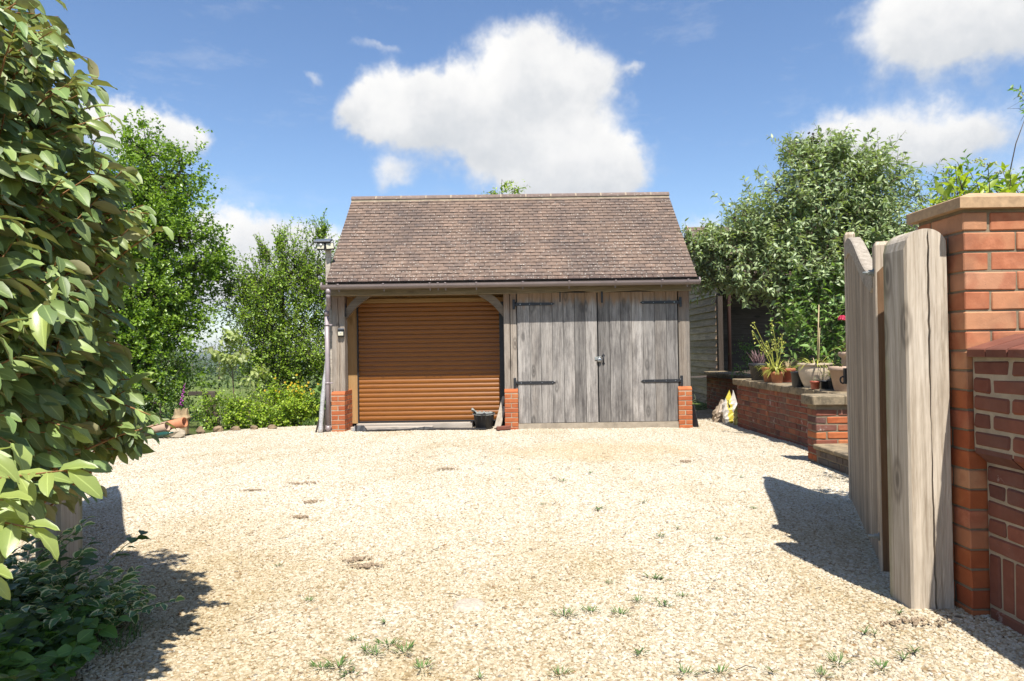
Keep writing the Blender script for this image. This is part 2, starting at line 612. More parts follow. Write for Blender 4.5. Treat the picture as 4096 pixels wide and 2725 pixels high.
def brick(parent, mat, x0, x1, y0, y1, z0, z1, name='brick', ch=0.005, jit=0.0015, wob=0.002, variants=3):
    key = (round(x1 - x0, 3), round(y1 - y0, 3), round(z1 - z0, 3), mat.name, ch, jit)
    if key not in _bc:
        lst = []
        for i in range(variants):
            b = MB()
            b.cbox((0, 0, 0), (x1 - x0, y1 - y0, z1 - z0), ch, None, 0.0, jit)
            lst.append(b.mesh(name, mat))
        _bc[key] = lst
    me = random.choice(_bc[key])
    return put(name, me, parent, ((x0 + x1) / 2 + random.uniform(-wob, wob), (y0 + y1) / 2 + random.uniform(-wob, wob), (z0 + z1) / 2),
               (random.uniform(-0.008, 0.008), random.uniform(-0.008, 0.008), random.uniform(-0.006, 0.006)))


# ---- ground height of the drive: falls gently from the gate to the garage
def zg(x, y):
    return 0.185 - 0.0157 * y

# ------------------------------------------------------------------ shared materials
M = {}
M['oak_post'] = wood_mat('weathered oak upright', 2, (0.42, 0.37, 0.31), (0.19, 0.155, 0.125), stain=(0.10, 0.085, 0.075), stain_amt=0.35,
                         warm=(0.36, 0.24, 0.13), warm_amt=0.25, top_warm=(1.80, 2.08, (0.27, 0.15, 0.08), 0.7))
M['oak_beam'] = wood_mat('weathered oak beam', 0, (0.36, 0.29, 0.20), (0.15, 0.115, 0.08), stain=(0.10, 0.10, 0.06), stain_amt=0.45,
                         warm=(0.32, 0.22, 0.11), warm_amt=0.35)
M['oak_brace'] = wood_mat('oak brace', 0, (0.28, 0.22, 0.16), (0.12, 0.09, 0.065), stain=(0.085, 0.07, 0.055), stain_amt=0.5)
M['door_board'] = wood_mat('weathered door board', 2, (0.41, 0.38, 0.345), (0.125, 0.114, 0.104), stain=(0.066, 0.058, 0.055), stain_amt=0.85,
                           warm=(0.40, 0.31, 0.22), warm_amt=0.15, top_warm=(1.94, 2.12, (0.36, 0.215, 0.115), 0.85), tonev=0.75)
M['gate_board'] = wood_mat('silvered gate board', 2, (0.56, 0.465, 0.355), (0.24, 0.18, 0.125), stain=(0.16, 0.115, 0.08), stain_amt=0.5,
                           warm=(0.46, 0.35, 0.23), warm_amt=0.35, knots=False, tonev=0.55)
M['gate_rail'] = wood_mat('silvered gate rail', 1, (0.54, 0.47, 0.38), (0.26, 0.215, 0.165), stain=(0.20, 0.17, 0.14), stain_amt=0.25)
M['gate_brown'] = wood_mat('brown inner gate timber', 2, (0.27, 0.16, 0.085), (0.15, 0.085, 0.045), knots=False)
M['gate_post'] = wood_mat('silvered softwood gatepost', 2, (0.64, 0.56, 0.455), (0.28, 0.225, 0.165), warm=(0.46, 0.37, 0.26), warm_amt=0.35, grain=0.75,
                          algae=((0.20, 0.20, 0.07), 1, 0.092, 0.045, 0.8))
M['pine'] = wood_mat('pale pine board', 2, (0.50, 0.31, 0.135), (0.38, 0.21, 0.08), rough=0.7)
M['pine_beam'] = wood_mat('pale pine lintel', 0, (0.46, 0.28, 0.115), (0.32, 0.17, 0.06), rough=0.7)
M['grey_timber'] = wood_mat('grey timber offcut', 0, (0.55, 0.49, 0.41), (0.33, 0.28, 0.23), stain=(0.2, 0.17, 0.13), stain_amt=0.4)
M['weatherboard'] = wood_mat('grey feather-edge board', 1, (0.55, 0.385, 0.27), (0.21, 0.142, 0.098), stain=(0.12, 0.085, 0.062), stain_amt=0.5,
                             warm=(0.23, 0.18, 0.115), warm_amt=0.4)
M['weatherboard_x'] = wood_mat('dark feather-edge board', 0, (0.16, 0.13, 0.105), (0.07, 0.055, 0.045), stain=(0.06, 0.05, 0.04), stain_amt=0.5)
M['dark_post'] = wood_mat('dark corner post', 2, (0.075, 0.058, 0.045), (0.035, 0.027, 0.021))  # extra dark: shade on the barn corner post is put into this colour
M['brick_orange'] = brick_mat('orange plinth brick', [(0.0, (0.40, 0.105, 0.038)), (0.45, (0.47, 0.145, 0.052)), (0.8, (0.36, 0.085, 0.033)), (1.0, (0.50, 0.18, 0.07))], 0.4, dirt_amt=0.2)
M['brick_pier'] = brick_mat('orange red pier brick', [(0.0, (0.44, 0.150, 0.072)), (0.35, (0.53, 0.225, 0.115)), (0.7, (0.42, 0.12, 0.058)), (1.0, (0.60, 0.32, 0.19))], 0.7, dirt_amt=0.4, patch=0.6)
M['brick_old'] = brick_mat('old red wall brick', [(0.0, (0.22, 0.068, 0.042)), (0.3, (0.28, 0.09, 0.052)), (0.55, (0.18, 0.066, 0.048)), (0.72, (0.36, 0.125, 0.06)), (0.86, (0.12, 0.055, 0.046)), (1.0, (0.30, 0.105, 0.065))],
                            0.6, dirt=(0.19, 0.13, 0.10), dirt_amt=0.5, efflo=0.55)
M['brick_brown'] = brick_mat('brown purple wall brick', [(0.0, (0.17, 0.065, 0.045)), (0.4, (0.25, 0.085, 0.052)), (0.7, (0.145, 0.062, 0.048)), (1.0, (0.28, 0.095, 0.055))], 0.6, dirt_amt=0.3)
M['brick_blue'] = brick_mat('dark blue grey step brick', [(0.0, (0.16, 0.12, 0.095)), (0.5, (0.115, 0.10, 0.09)), (1.0, (0.20, 0.14, 0.10))], 0.5, dirt_amt=0.3)
M['mortar'] = mortar_mat('lime mortar', (0.48, 0.39, 0.28))
M['mortar_dark'] = mortar_mat('weathered mortar', (0.29, 0.23, 0.155))
M['stone_cap'] = simple('buff cap stone', (0.46, 0.30, 0.165), 0.85, 0.22, 30.0, 0.35)
M['black_iron'] = simple('black painted iron', (0.022, 0.023, 0.026), 0.45, 0.2, 20.0, 0.15)
M['zinc'] = simple('galvanised steel', (0.42, 0.43, 0.43), 0.38, 0.15, 30.0, 0.1, metal=0.9)
M['zinc_dull'] = simple('dull zinc plate', (0.33, 0.35, 0.33), 0.5, 0.12, 30.0, 0.1, metal=0.4)
M['white_plastic'] = simple('white plastic', (0.78, 0.78, 0.76), 0.4, 0.05)
M['black_plastic'] = simple('black plastic', (0.028, 0.029, 0.031), 0.5, 0.2, 20.0, 0.1)
M['gutter'] = simple('brown grey plastic gutter', (0.255, 0.205, 0.195), 0.32, 0.10, 6.0, 0.05)
M['downpipe'] = simple('mauve grey downpipe', (0.33, 0.275, 0.28), 0.4, 0.10, 6.0, 0.05)
M['brown_pipe'] = simple('dark brown plastic pipe', (0.10, 0.055, 0.045), 0.4, 0.1)
M['glass_panel'] = simple('frosted lamp lens', (0.62, 0.58, 0.44), 0.3, 0.06)
M['solar'] = simple('solar panel glass', (0.10, 0.11, 0.13), 0.15, 0.1, spec=0.8)
M['concrete'] = mortar_mat('concrete sill', (0.45, 0.38, 0.29))
M['terracotta'] = simple('terracotta', (0.47, 0.185, 0.085), 0.75, 0.2, 14.0, 0.2)
M['terracotta_red'] = simple('red plastic pot', (0.36, 0.085, 0.045), 0.5, 0.12, 10.0, 0.05)
M['soil'] = simple('potting soil', (0.06, 0.042, 0.03), 0.95, 0.4, 40.0, 0.6)


def roof_tile_mat(name, base_stops, lichen=0.65, stain=0.62):
    m, k = new_mat(name)
    rn = rnd_of(k)
    v = coords(k)
    wp = k.node('ShaderNodeNewGeometry').outputs['Position']
    c = k.ramp(rn, base_stops)
    n1 = k.noise(v, 22.0, 5.0, 0.65)
    c = k.mix(k.map(n1, 0.3, 0.7), k.mix(1.0, c, (0.72, 0.70, 0.70), 'MULTIPLY'), k.mix(1.0, c, (1.15, 1.12, 1.1), 'MULTIPLY'))
    big = k.noise(k.vm('MULTIPLY', wp, (1.5, 0.75, 0.75)), 1.25, 5.0, 0.62)
    fleck = k.noise(wp, 17.0, 4.0, 0.7)
    sf = k.m('MULTIPLY', k.map(big, 0.40, 0.60), k.map(fleck, 0.36, 0.60, 0.25, 1.0))
    c = k.mix(k.m('MULTIPLY', sf, stain), c, (0.075, 0.062, 0.06))
    px, py, pz = k.sep(wp)
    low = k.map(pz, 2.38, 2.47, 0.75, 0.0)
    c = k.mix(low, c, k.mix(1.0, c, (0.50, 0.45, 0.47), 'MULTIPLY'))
    vo = k.node('ShaderNodeTexVoronoi', {'feature': 'F1'}, Vector=wp, Scale=26.0)
    ron = k.sep(vo.outputs['Color'])[0]
    dens = k.m('ADD', k.map(k.noise(wp, 1.1, 3.0), 0.35, 0.7, 0.0, 0.30), k.map(pz, 2.3, 3.6, 0.42, 0.10))
    spot = k.m('MULTIPLY', k.map(vo.outputs['Distance'], 0.16, 0.30, 1.0, 0.0, True), k.m('LESS_THAN', ron, dens))
    c = k.mix(k.m('MULTIPLY', spot, lichen), c, (0.60, 0.57, 0.50))
    vo2 = k.node('ShaderNodeTexVoronoi', {'feature': 'F1'}, Vector=wp, Scale=70.0)
    spot2 = k.m('MULTIPLY', k.map(vo2.outputs['Distance'], 0.15, 0.28, 1.0, 0.0), k.m('LESS_THAN', k.sep(vo2.outputs['Color'])[1], 0.16))
    c = k.mix(k.m('MULTIPLY', spot2, 0.55), c, (0.48, 0.45, 0.40))
    finish(k, c, 0.9, k.noise(v, 120.0, 3.0, 0.7), 0.4, 0.003, spec=0.25)
    return m


M['tile'] = roof_tile_mat('concrete plain tile', [(0.0, (0.195, 0.138, 0.104)), (0.35, (0.235, 0.168, 0.127)), (0.65, (0.175, 0.129, 0.102)), (0.85, (0.262, 0.184, 0.138)), (1.0, (0.155, 0.118, 0.096))])
M['ridge'] = roof_tile_mat('grey brown ridge tile', [(0.0, (0.20, 0.15, 0.125)), (0.5, (0.25, 0.19, 0.16)), (1.0, (0.19, 0.14, 0.12))], 0.6, 0.4)


def roller_mat():
    m, k = new_mat('golden oak foil slat')
    v = coords(k)
    g = k.noise(k.vm('MULTIPLY', v, (1.2, 30.0, 30.0)), 4.0, 6.0, 0.65)
    g2 = k.noise(k.vm('MULTIPLY', v, (3.0, 120.0, 120.0)), 4.0, 4.0, 0.6)
    f = k.m('ADD', k.m('MULTIPLY', g, 0.65), k.m('MULTIPLY', g2, 0.35))
    c = k.ramp(f, [(0.30, (0.17, 0.056, 0.010)), (0.55, (0.275, 0.099, 0.016)), (0.75, (0.345, 0.140, 0.025))])
    finish(k, c, 0.36, g2, 0.05, 0.001, spec=0.32)
    return m


M['roller'] = roller_mat()

# ------------------------------------------------------------------ ground
def terrain(x, y):
    if y <= 12.0:
        z = zg(x, max(y, -6.0)) - 0.035
    else:
        z = zg(x, 12.0) - 0.035
    # the land falls away beyond the drive into a broad valley, then rises to far hills
    s = y - (12.6 if x < -2.0 else 24.0)
    d = max(0.0, s)
    fall = 0.036 * d if d < 60 else 0.036 * 60 + 0.028 * (d - 60)
    fall = min(fall, 24.0)
    z -= fall
    rr = math.hypot(x, y)
    if rr > 900:
        t = min(1.0, (rr - 900) / 3600.0)
        t = t * t * (3 - 2 * t)
        z += t * (34.0 + 16.0 * math.sin(x * 0.0011 + 0.6) + 9.0 * math.sin(x * 0.0031 + 1.0) + 7.0 * math.sin(y * 0.002))
    if y < -6:
        z += 0.0
    return z


def grass_mat():
    m, k = new_mat('pasture and hedged farmland')
    wp = k.node('ShaderNodeNewGeometry').outputs['Position']
    px, py, pz = k.sep(wp)
    dist = k.vm('LENGTH', wp, out=1)
    n = k.noise(wp, 1.2, 6.0, 0.65)
    nb = k.noise(wp, 0.08, 4.0, 0.6)
    near = k.mix(k.map(n, 0.3, 0.7), (0.085, 0.135, 0.026), (0.145, 0.20, 0.045))
    near = k.mix(k.map(nb, 0.4, 0.65, 0, 0.6), near, (0.17, 0.19, 0.06))
    # patchwork of fields
    vo = k.node('ShaderNodeTexVoronoi', {'feature': 'F1'}, Vector=k.vm('MULTIPLY', wp, (0.0042, 0.0026, 0.0)), Scale=1.0)
    patch = k.ramp(k.sep(vo.outputs['Color'])[0], [(0.0, (0.05, 0.085, 0.022)), (0.3, (0.10, 0.14, 0.038)), (0.6, (0.07, 0.11, 0.03)), (0.8, (0.16, 0.16, 0.07)), (1.0, (0.055, 0.09, 0.026))])
    ve = k.node('ShaderNodeTexVoronoi', {'feature': 'DISTANCE_TO_EDGE'}, Vector=k.vm('MULTIPLY', wp, (0.0042, 0.0026, 0.0)), Scale=1.0)
    wood = k.noise(wp, 0.0028, 4.0, 0.6)
    patch = k.mix(k.map(ve.outputs['Distance'], 0.02, 0.05, 1.0, 0.0), patch, (0.022, 0.04, 0.014))
    patch = k.mix(k.map(wood, 0.50, 0.56), patch, (0.022, 0.042, 0.015))
    c = k.mix(k.map(dist, 90.0, 300.0), near, patch)
    soil = k.mix(k.map(n, 0.35, 0.65), (0.06, 0.045, 0.03), (0.05, 0.075, 0.02))
    c = k.mix(k.map(dist, 11.5, 16.0), soil, c)
    finish(k, c, 0.95, n, 0.4, 0.05, spec=0.1)
    return m


def build_ground():
    radii = [0.0, 1.5, 3, 4.5, 6, 7.5, 9, 10.5, 12, 12.6, 13.5, 15, 17, 20, 24, 29, 35, 43, 53, 66, 82, 105, 140, 190, 260, 360, 500, 700, 900, 1150, 1450, 1850, 2300, 2800, 3400, 4200, 5200, 6500]
    n = 180
    vs = [(0, 0, terrain(0, 0))]
    fs = []
    for r in radii[1:]:
        for j in range(n):
            a = 2 * math.pi * j / n
            x, y = r * math.sin(a), r * math.cos(a)
            vs.append((x, y, terrain(x, y)))
    for j in range(n):
        fs.append((0, 1 + (j + 1) % n, 1 + j))
    for i in range(len(radii) - 2):
        b = 1 + i * n
        for j in range(n):
            k2 = (j + 1) % n
            fs.append((b + j, b + k2, b + n + k2, b + n + j))
    g = MB()
    g.add(vs, fs, 0.0, True)
    o = g.build('ground', grass_mat())
    o['kind'] = 'structure'


build_ground()

# outline of the gravelled drive: (y, x_left, x_right)
EDGE = [(-6.0, -5.0, 5.0), (1.0, -3.6, 3.4), (2.2, -2.6, 3.2), (3.2, -3.2, 3.2), (5.0, -4.6, 3.4), (7.0, -5.3, 3.5), (9.0, -5.55, 3.58), (10.2, -5.5, 3.62),
        (10.8, -5.15, 3.9), (11.3, -4.75, 4.15), (11.75, -4.3, 4.2), (12.2, -3.3, 4.2), (12.5, -2.6, 4.3), (15.0, -2.5, 4.55), (18.5, -2.5, 4.55)]


def edge_at(y):
    for (a, b) in zip(EDGE[:-1], EDGE[1:]):
        if a[0] <= y <= b[0]:
            t = (y - a[0]) / (b[0] - a[0])
            return a[1] + t * (b[1] - a[1]), a[2] + t * (b[2] - a[2])
    return EDGE[-1][1], EDGE[-1][2]


def hnoise(x, y):
    return 0.010 * math.sin(x * 1.7 + 0.4) * math.sin(y * 1.3 + 1.1) + 0.006 * math.sin(x * 3.9 + y * 2.3) + 0.004 * math.sin(x * 6.1 - y * 5.2)


def gravel_nodes(k, per_stone):
    """limestone chippings: cream to buff, a sandy stain in front of the doors, browner worn tracks"""
    wp = k.node('ShaderNodeNewGeometry').outputs['Position']
    px, py, pz = k.sep(wp)
    if per_stone:
        rn = k.node('ShaderNodeObjectInfo').outputs['Random']
    else:
        vo = k.node('ShaderNodeTexVoronoi', {'feature': 'F1'}, Vector=wp, Scale=42.0)
        rn = k.sep(vo.outputs['Color'])[0]
    c = k.ramp(rn, [(0.0, (0.26, 0.205, 0.135)), (0.05, (0.36, 0.30, 0.21)), (0.22, (0.432, 0.380, 0.288)), (0.55, (0.492, 0.448, 0.362)), (0.85, (0.545, 0.510, 0.432)), (0.975, (0.59, 0.555, 0.50)), (0.982, (0.13, 0.125, 0.12)), (1.0, (0.30, 0.19, 0.10))])
    big = k.noise(wp, 0.75, 4.0, 0.6)
    near = k.map(py, 2.6, 5.2, 1.0, 0.0)
    left = k.map(px, -1.9, 0.6, 1.0, 0.0)
    worn = k.m('MULTIPLY', k.m('ADD', k.m('MULTIPLY', near, 0.55), k.m('MULTIPLY', k.m('MULTIPLY', near, left), 0.5)), k.map(big, 0.32, 0.6, 0.35, 1.0))
    worn = k.m('ADD', worn, k.m('MULTIPLY', k.map(big, 0.50, 0.68), 0.36))
    tr_ = k.m('MULTIPLY', k.map(k.noise(k.vm('MULTIPLY', wp, (2.2, 0.22, 1.0)), 1.0, 3.0, 0.55), 0.50, 0.66), 0.22)
    worn = k.m('ADD', worn, tr_)
    c = k.mix(k.m('MINIMUM', worn, 0.85), c, k.mix(1.0, c, (0.76, 0.672, 0.50), 'MULTIPLY'))
    # sandy yellow patch before the timber doors
    e1 = k.m('ADD', k.m('POWER', k.m('DIVIDE', k.m('SUBTRACT', px, 1.0), 1.25), 2.0), k.m('POWER', k.m('DIVIDE', k.m('SUBTRACT', py, 8.3), 1.0), 2.0))
    st = k.m('ADD', e1, k.m('MULTIPLY', k.m('SUBTRACT', k.noise(wp, 1.8, 4.0, 0.6), 0.5), 2.4))
    c = k.mix(k.map(st, 0.2, 1.1, 0.45, 0.0), c, (0.47, 0.36, 0.215))
    n = k.noise(wp, 160.0, 3.0, 0.65)
    c = k.mix(k.map(n, 0.3, 0.75, 0.0, 0.30), c, k.mix(1.0, c, (0.70, 0.62, 0.50), 'MULTIPLY'))
    return c, n, wp


def build_drive():
    # base sheet
    vs, fs = [], []
    ys = [y for y in np.arange(-6.0, 18.51, 0.25)]
    nx = 44
    for y in ys:
        a, b = edge_at(y)
        for i in range(nx + 1):
            x = a + (b - a) * i / nx
            vs.append((x, y, zg(x, y) + hnoise(x, y)))
    for i in range(len(ys) - 1):
        for j in range(nx):
            p = i * (nx + 1) + j
            fs.append((p, p + 1, p + nx + 2, p + nx + 1))
    g = MB()
    g.add(vs, fs, 0.0, True)
    m, k = new_mat('packed gravel bed')
    c, n, wp = gravel_nodes(k, False)
    c = k.mix(1.0, c, (0.84, 0.78, 0.68), 'MULTIPLY')
    v2 = k.node('ShaderNodeTexVoronoi', {'feature': 'F1'}, Vector=wp, Scale=42.0)
    finish(k, c, 0.95, v2.outputs['Distance'], 0.8, 0.02, spec=0.1, alb=1.0)
    o = g.build('driveway', m)
    o['kind'] = 'structure'

    # loose stones, instanced
    m2, k = new_mat('limestone chippings')
    c, n, wp = gravel_nodes(k, True)
    finish(k, c, 0.9, n, 0.35, 0.002, spec=0.2, alb=1.0)
    g2 = MB()
    vis = [(1.9, 3.6), (3.6, 5.4), (5.4, 8.0), (8.0, 11.6), (11.6, 12.5)]
    dens = []
    vs, fs = [], []
    yl = list(np.arange(1.9, 12.41, 0.15))
    nx = 40
    for y in yl:
        a, b = edge_at(y)
        lim = 0.80 * y + 0.35
        a, b = max(a + 0.03, -lim), min(b - 0.03, lim)
        for i in range(nx + 1):
            x = a + (b - a) * i / nx
            vs.append((x, y, zg(x, y) + hnoise(x, y)))
    for i in range(len(yl) - 1):
        for j in range(nx):
            p = i * (nx + 1) + j
            fs.append((p, p + 1, p + nx + 2, p + nx + 1))
    g2.add(vs, fs, 0.0, True)
    o2 = g2.build('gravel', m2, kind='stuff')
    me = o2.data
    at = me.attributes.new('dens', 'FLOAT', 'POINT')
    dv = np.array([1.0 if v[1] < 4.2 else max(0.36, 1.0 - (v[1] - 4.2) * 0.16) for v in vs], dtype=np.float32)
    at.data.foreach_set('value', dv)
    ng = bpy.data.node_groups.new('scatter chippings', 'GeometryNodeTree')
    ng.interface.new_socket(name='Geometry', in_out='INPUT', socket_type='NodeSocketGeometry')
    ng.interface.new_socket(name='Geometry', in_out='OUTPUT', socket_type='NodeSocketGeometry')
    nn, lk = ng.nodes, ng.links
    gi, go = nn.new('NodeGroupInput'), nn.new('NodeGroupOutput')
    dp = nn.new('GeometryNodeDistributePointsOnFaces')
    na = nn.new('GeometryNodeInputNamedAttribute')
    na.data_type = 'FLOAT'
    na.inputs['Name'].default_value = 'dens'
    mu = nn.new('ShaderNodeMath')
    mu.operation = 'MULTIPLY'
    mu.inputs[1].default_value = GRAVEL_DENSITY
    lk.new(na.outputs[0], mu.inputs[0])
    lk.new(gi.outputs[0], dp.inputs['Mesh'])
    lk.new(mu.outputs[0], dp.inputs['Density'])
    dp.inputs['Seed'].default_value = 4
    join = nn.new('GeometryNodeGeometryToInstance')
    for i in range(7):
        ico = nn.new('GeometryNodeMeshIcoSphere')
        ico.inputs['Radius'].default_value = 1.0
        ico.inputs['Subdivisions'].default_value = 2 if i < 5 else 1
        sp = nn.new('GeometryNodeSetPosition')
        ns = nn.new('ShaderNodeTexNoise')
        ns.inputs['Scale'].default_value = 0.75
        ns.inputs['Detail'].default_value = 1.0
        pos = nn.new('GeometryNodeInputPosition')
        ad = nn.new('ShaderNodeVectorMath')
        ad.operation = 'ADD'
        ad.inputs[1].default_value = (i * 7.3, i * 3.1, i * 5.7)
        lk.new(pos.outputs[0], ad.inputs[0])
        lk.new(ad.outputs[0], ns.inputs['Vector'])
        su = nn.new('ShaderNodeVectorMath')
        su.operation = 'SUBTRACT'
        su.inputs[1].default_value = (0.5, 0.5, 0.5)
        lk.new(ns.outputs['Color'], su.inputs[0])
        sc = nn.new('ShaderNodeVectorMath')
        sc.operation = 'SCALE'
        sc.inputs['Scale'].default_value = 1.9
        lk.new(su.outputs[0], sc.inputs[0])
        lk.new(ico.outputs['Mesh'], sp.inputs['Geometry'])
        lk.new(sc.outputs[0], sp.inputs['Offset'])
        tr = nn.new('GeometryNodeTransform')
        tr.inputs['Scale'].default_value = [(1, .72, .5), (1, .85, .42), (1.15, .6, .5), (.9, .9, .55), (1, .7, .38), (.9, .7, .6), (1.1, .8, .45)][i]
        lk.new(sp.outputs[0], tr.inputs['Geometry'])
        sm = nn.new('GeometryNodeSetMaterial')
        sm.inputs['Material'].default_value = m2
        lk.new(tr.outputs[0], sm.inputs['Geometry'])
        lk.new(sm.outputs[0], join.inputs[0])
    iop = nn.new('GeometryNodeInstanceOnPoints')
    iop.inputs['Pick Instance'].default_value = True
    ri = nn.new('FunctionNodeRandomValue')
    ri.data_type = 'INT'
    ri.inputs['Min'].default_value, ri.inputs['Max'].default_value = (0, 6) if False else (ri.inputs['Min'].default_value, ri.inputs['Max'].default_value)
    for s in ri.inputs:
        if s.enabled and s.type == 'INT':
            if s.name == 'Min':
                s.default_value = 0
            if s.name == 'Max':
                s.default_value = 6
    rot = nn.new('FunctionNodeRandomValue')
    rot.data_type = 'FLOAT_VECTOR'
    for s in rot.inputs:
        if s.enabled and s.type == 'VECTOR':
            s.default_value = (-0.24, -0.24, 0.0) if s.name == 'Min' else (0.24, 0.24, 6.283)
    scl = nn.new('FunctionNodeRandomValue')
    scl.data_type = 'FLOAT'
    for s in scl.inputs:
        if s.enabled and s.type == 'VALUE':
            if s.name == 'Min':
                s.default_value = 0.0042
            if s.name == 'Max':
                s.default_value = 0.0112
            if s.name == 'Seed':
                pass
    lk.new(dp.outputs['Points'], iop.inputs['Points'])
    lk.new(join.outputs[0], iop.inputs['Instance'])

    def outv(nd, typ):
        return [s for s in nd.outputs if s.enabled and s.type == typ][0]
    lk.new(outv(ri, 'INT'), iop.inputs['Instance Index'])
    lk.new(outv(rot, 'VECTOR'), iop.inputs['Rotation'])
    lk.new(outv(scl, 'VALUE'), iop.inputs['Scale'])
    lk.new(iop.outputs[0], go.inputs[0])
    md = o2.modifiers.new('scatter', 'NODES')
    md.node_group = ng


GRAVEL_DENSITY = 9000.0
build_drive()


# ------------------------------------------------------------------ garage
garage = thing('garage', (0.0, 10.9, 0.0), 'oak framed double garage with brown tiled roof, roller door and grey board doors', 'garage')


def timber(x0, x1, y0, y1, z0, z1, crack=None, arch=0.0, nu=18, nz=26, jit=0.0015, seed=1, bevel=0.006):
    """sawn timber standing upright: the front (low y) carries an open drying crack; arch > 0 rounds the top"""
    rr = random.Random(seed)
    b = MB()
    us = sorted(set([i / nu for i in range(nu + 1)]))
    hw = (x1 - x0) / 2
    cx = (x0 + x1) / 2

    def top(u):
        if not arch:
            return z1
        q = abs(u * 2 - 1)
        return z1 - arch * (1 - math.sqrt(max(0.0, 1 - q ** 2.1)))

    wig = [rr.uniform(-1, 1) for _ in range(nz + 1)]
    rows = []
    vs = []
    for j in range(nz + 1):
        t = j / nz
        w_ = 0
        row = []
        if crack:
            cpos = crack[0] + crack[1] * math.sin(t * 3.1 + crack[5] if len(crack) > 5 else 0) + 0.012 * wig[j] + crack[2] * (t - 0.5)
            wid = crack[3] * (0.25 + 0.75 * abs(math.sin(t * 5.0 + 0.6))) * (0.0 if t > 0.995 else 1.0)
            dep = crack[4]
            lst = [u for u in us]
            # replace the four samples nearest the crack by its lips and floor
            i0 = min(range(2, nu - 1), key=lambda i: abs(us[i] - cpos))
            i0 = min(max(i0, 3), nu - 3)
            lst = [us[i] * 1.0 for i in range(nu + 1)]
            span0, span1 = 0.0, 1.0
            left = [cpos * i / (i0 - 1) - wid * i / (i0 - 1) for i in range(i0)]
            ic = nu // 2
            L = [(cpos - wid) * i / (ic - 1) for i in range(ic)]
            Rr = [(cpos + wid) + (1 - cpos - wid) * i / (nu - ic - 1) for i in range(nu - ic)]
            lst = L + [cpos] + Rr
        else:
            lst = us
            dep = 0
        for i, u in enumerate(lst):
            zt = z0 + (top(u) - z0) * t
            yy = y0 + rr.uniform(-jit, jit) * 0.5
            if crack and i == len(L):
                yy = y0 + dep
            e = 0.0
            if i in (0, len(lst) - 1):
                yy = y0 + bevel
            row.append(len(vs))
            vs.append((x0 + u * (x1 - x0), yy, zt))
        rows.append(row)
    # back row
    brow = []
    for j in (0, nz):
        row = []
        n = len(rows[0])
        for i in range(n):
            u = (vs[rows[j][i]][0] - x0) / (x1 - x0)
            row.append(len(vs))
            vs.append((vs[rows[j][i]][0], y1, z0 if j == 0 else top(u)))
        brow.append(row)
    fs = []
    n = len(rows[0])
    for j in range(nz):
        for i in range(n - 1):
            fs.append((rows[j][i], rows[j][i + 1], rows[j + 1][i + 1], rows[j + 1][i]))
    for i in range(n - 1):
        fs.append((rows[nz][i], rows[nz][i + 1], brow[1][i + 1], brow[1][i]))
        fs.append((brow[0][i], brow[0][i + 1], rows[0][i + 1], rows[0][i]))
        fs.append((brow[0][i], brow[1][i], brow[1][i + 1], brow[0][i + 1]))
    for side in (0, n - 1):
        fs.append(tuple([rows[j][side] for j in range(nz + 1)] + [brow[1][side], brow[0][side]]))
    b.add(vs, fs)
    return b


def plinth(x0, x1, depth, side):
    """one-brick-wide plinth with a sloped top course. side: also run bricks back along it"""
    y0 = 10.83
    core = MB()
    core.bx(x0 + 0.004, x1 - 0.004, y0 + 0.004, y0 + depth - 0.004, -0.06, 0.596)
    p = core.build('plinth', M['mortar'], garage)
    for i in range(8):
        z0 = -0.012 + i * 0.0755
        z1 = z0 + 0.0655
        mm = M['brick_orange']
        if i % 2 == 1:      # two headers on the front
            xm = (x0 + x1) / 2
            brick(p, mm, x0, xm - 0.005, y0, y0 + 0.215, z0, z1)
            brick(p, mm, xm + 0.005, x1, y0, y0 + 0.215, z0, z1)
            y = y0 + 0.225
            while y < y0 + depth - 0.05:
                e = min(y + 0.102, y0 + depth)
                brick(p, mm, x0, x1, y, e, z0, z1)
                y = e + 0.010
        else:
            brick(p, mm, x0, x1, y0, y0 + 0.1025, z0, z1)
            y = y0 + 0.1125
            while y < y0 + depth - 0.05:
                e = min(y + 0.215, y0 + depth)
                xm = (x0 + x1) / 2
                brick(p, mm, x0, xm - 0.005, y, e, z0, z1)
                brick(p, mm, xm + 0.005, x1, y, e, z0, z1)
                y = e + 0.010
    # sloped plinth bricks on top
    tb = MB()
    tb.prism([(y0 + 0.003, 0.598), (y0 + 0.003, 0.622), (y0 + 0.055, 0.662), (y0 + depth, 0.662), (y0 + depth, 0.598)], 0, x0, x1)
    tb.build('plinth_cap', M['brick_orange'], garage)
    return p


plinth(-2.879, -2.665, 0.55, True)
plinth(-0.131, 0.083, 0.33, False)
plinth(2.628, 2.843, 0.33, False)

timber(-2.872, -2.668, 10.885, 11.075, 0.655, 2.178, crack=(0.52, 0.05, -0.05, 0.02, 0.06, 0.5), seed=3).build('post', M['oak_post'], garage)
timber(-0.128, -0.032, 10.885, 11.06, 0.655, 2.178, seed=4).build('post', M['oak_post'], garage)
timber(-0.022, 0.076, 10.89, 11.06, 0.655, 2.178, crack=(0.3, 0.03, 0.3, 0.02, 0.02, 0.0), seed=5).build('post', M['oak_post'], garage)
timber(2.660, 2.836, 10.885, 11.06, 0.655, 2.178, crack=(0.75, 0.02, 0.02, 0.008, 0.02, 0.0), seed=6).build('post', M['oak_post'], garage)

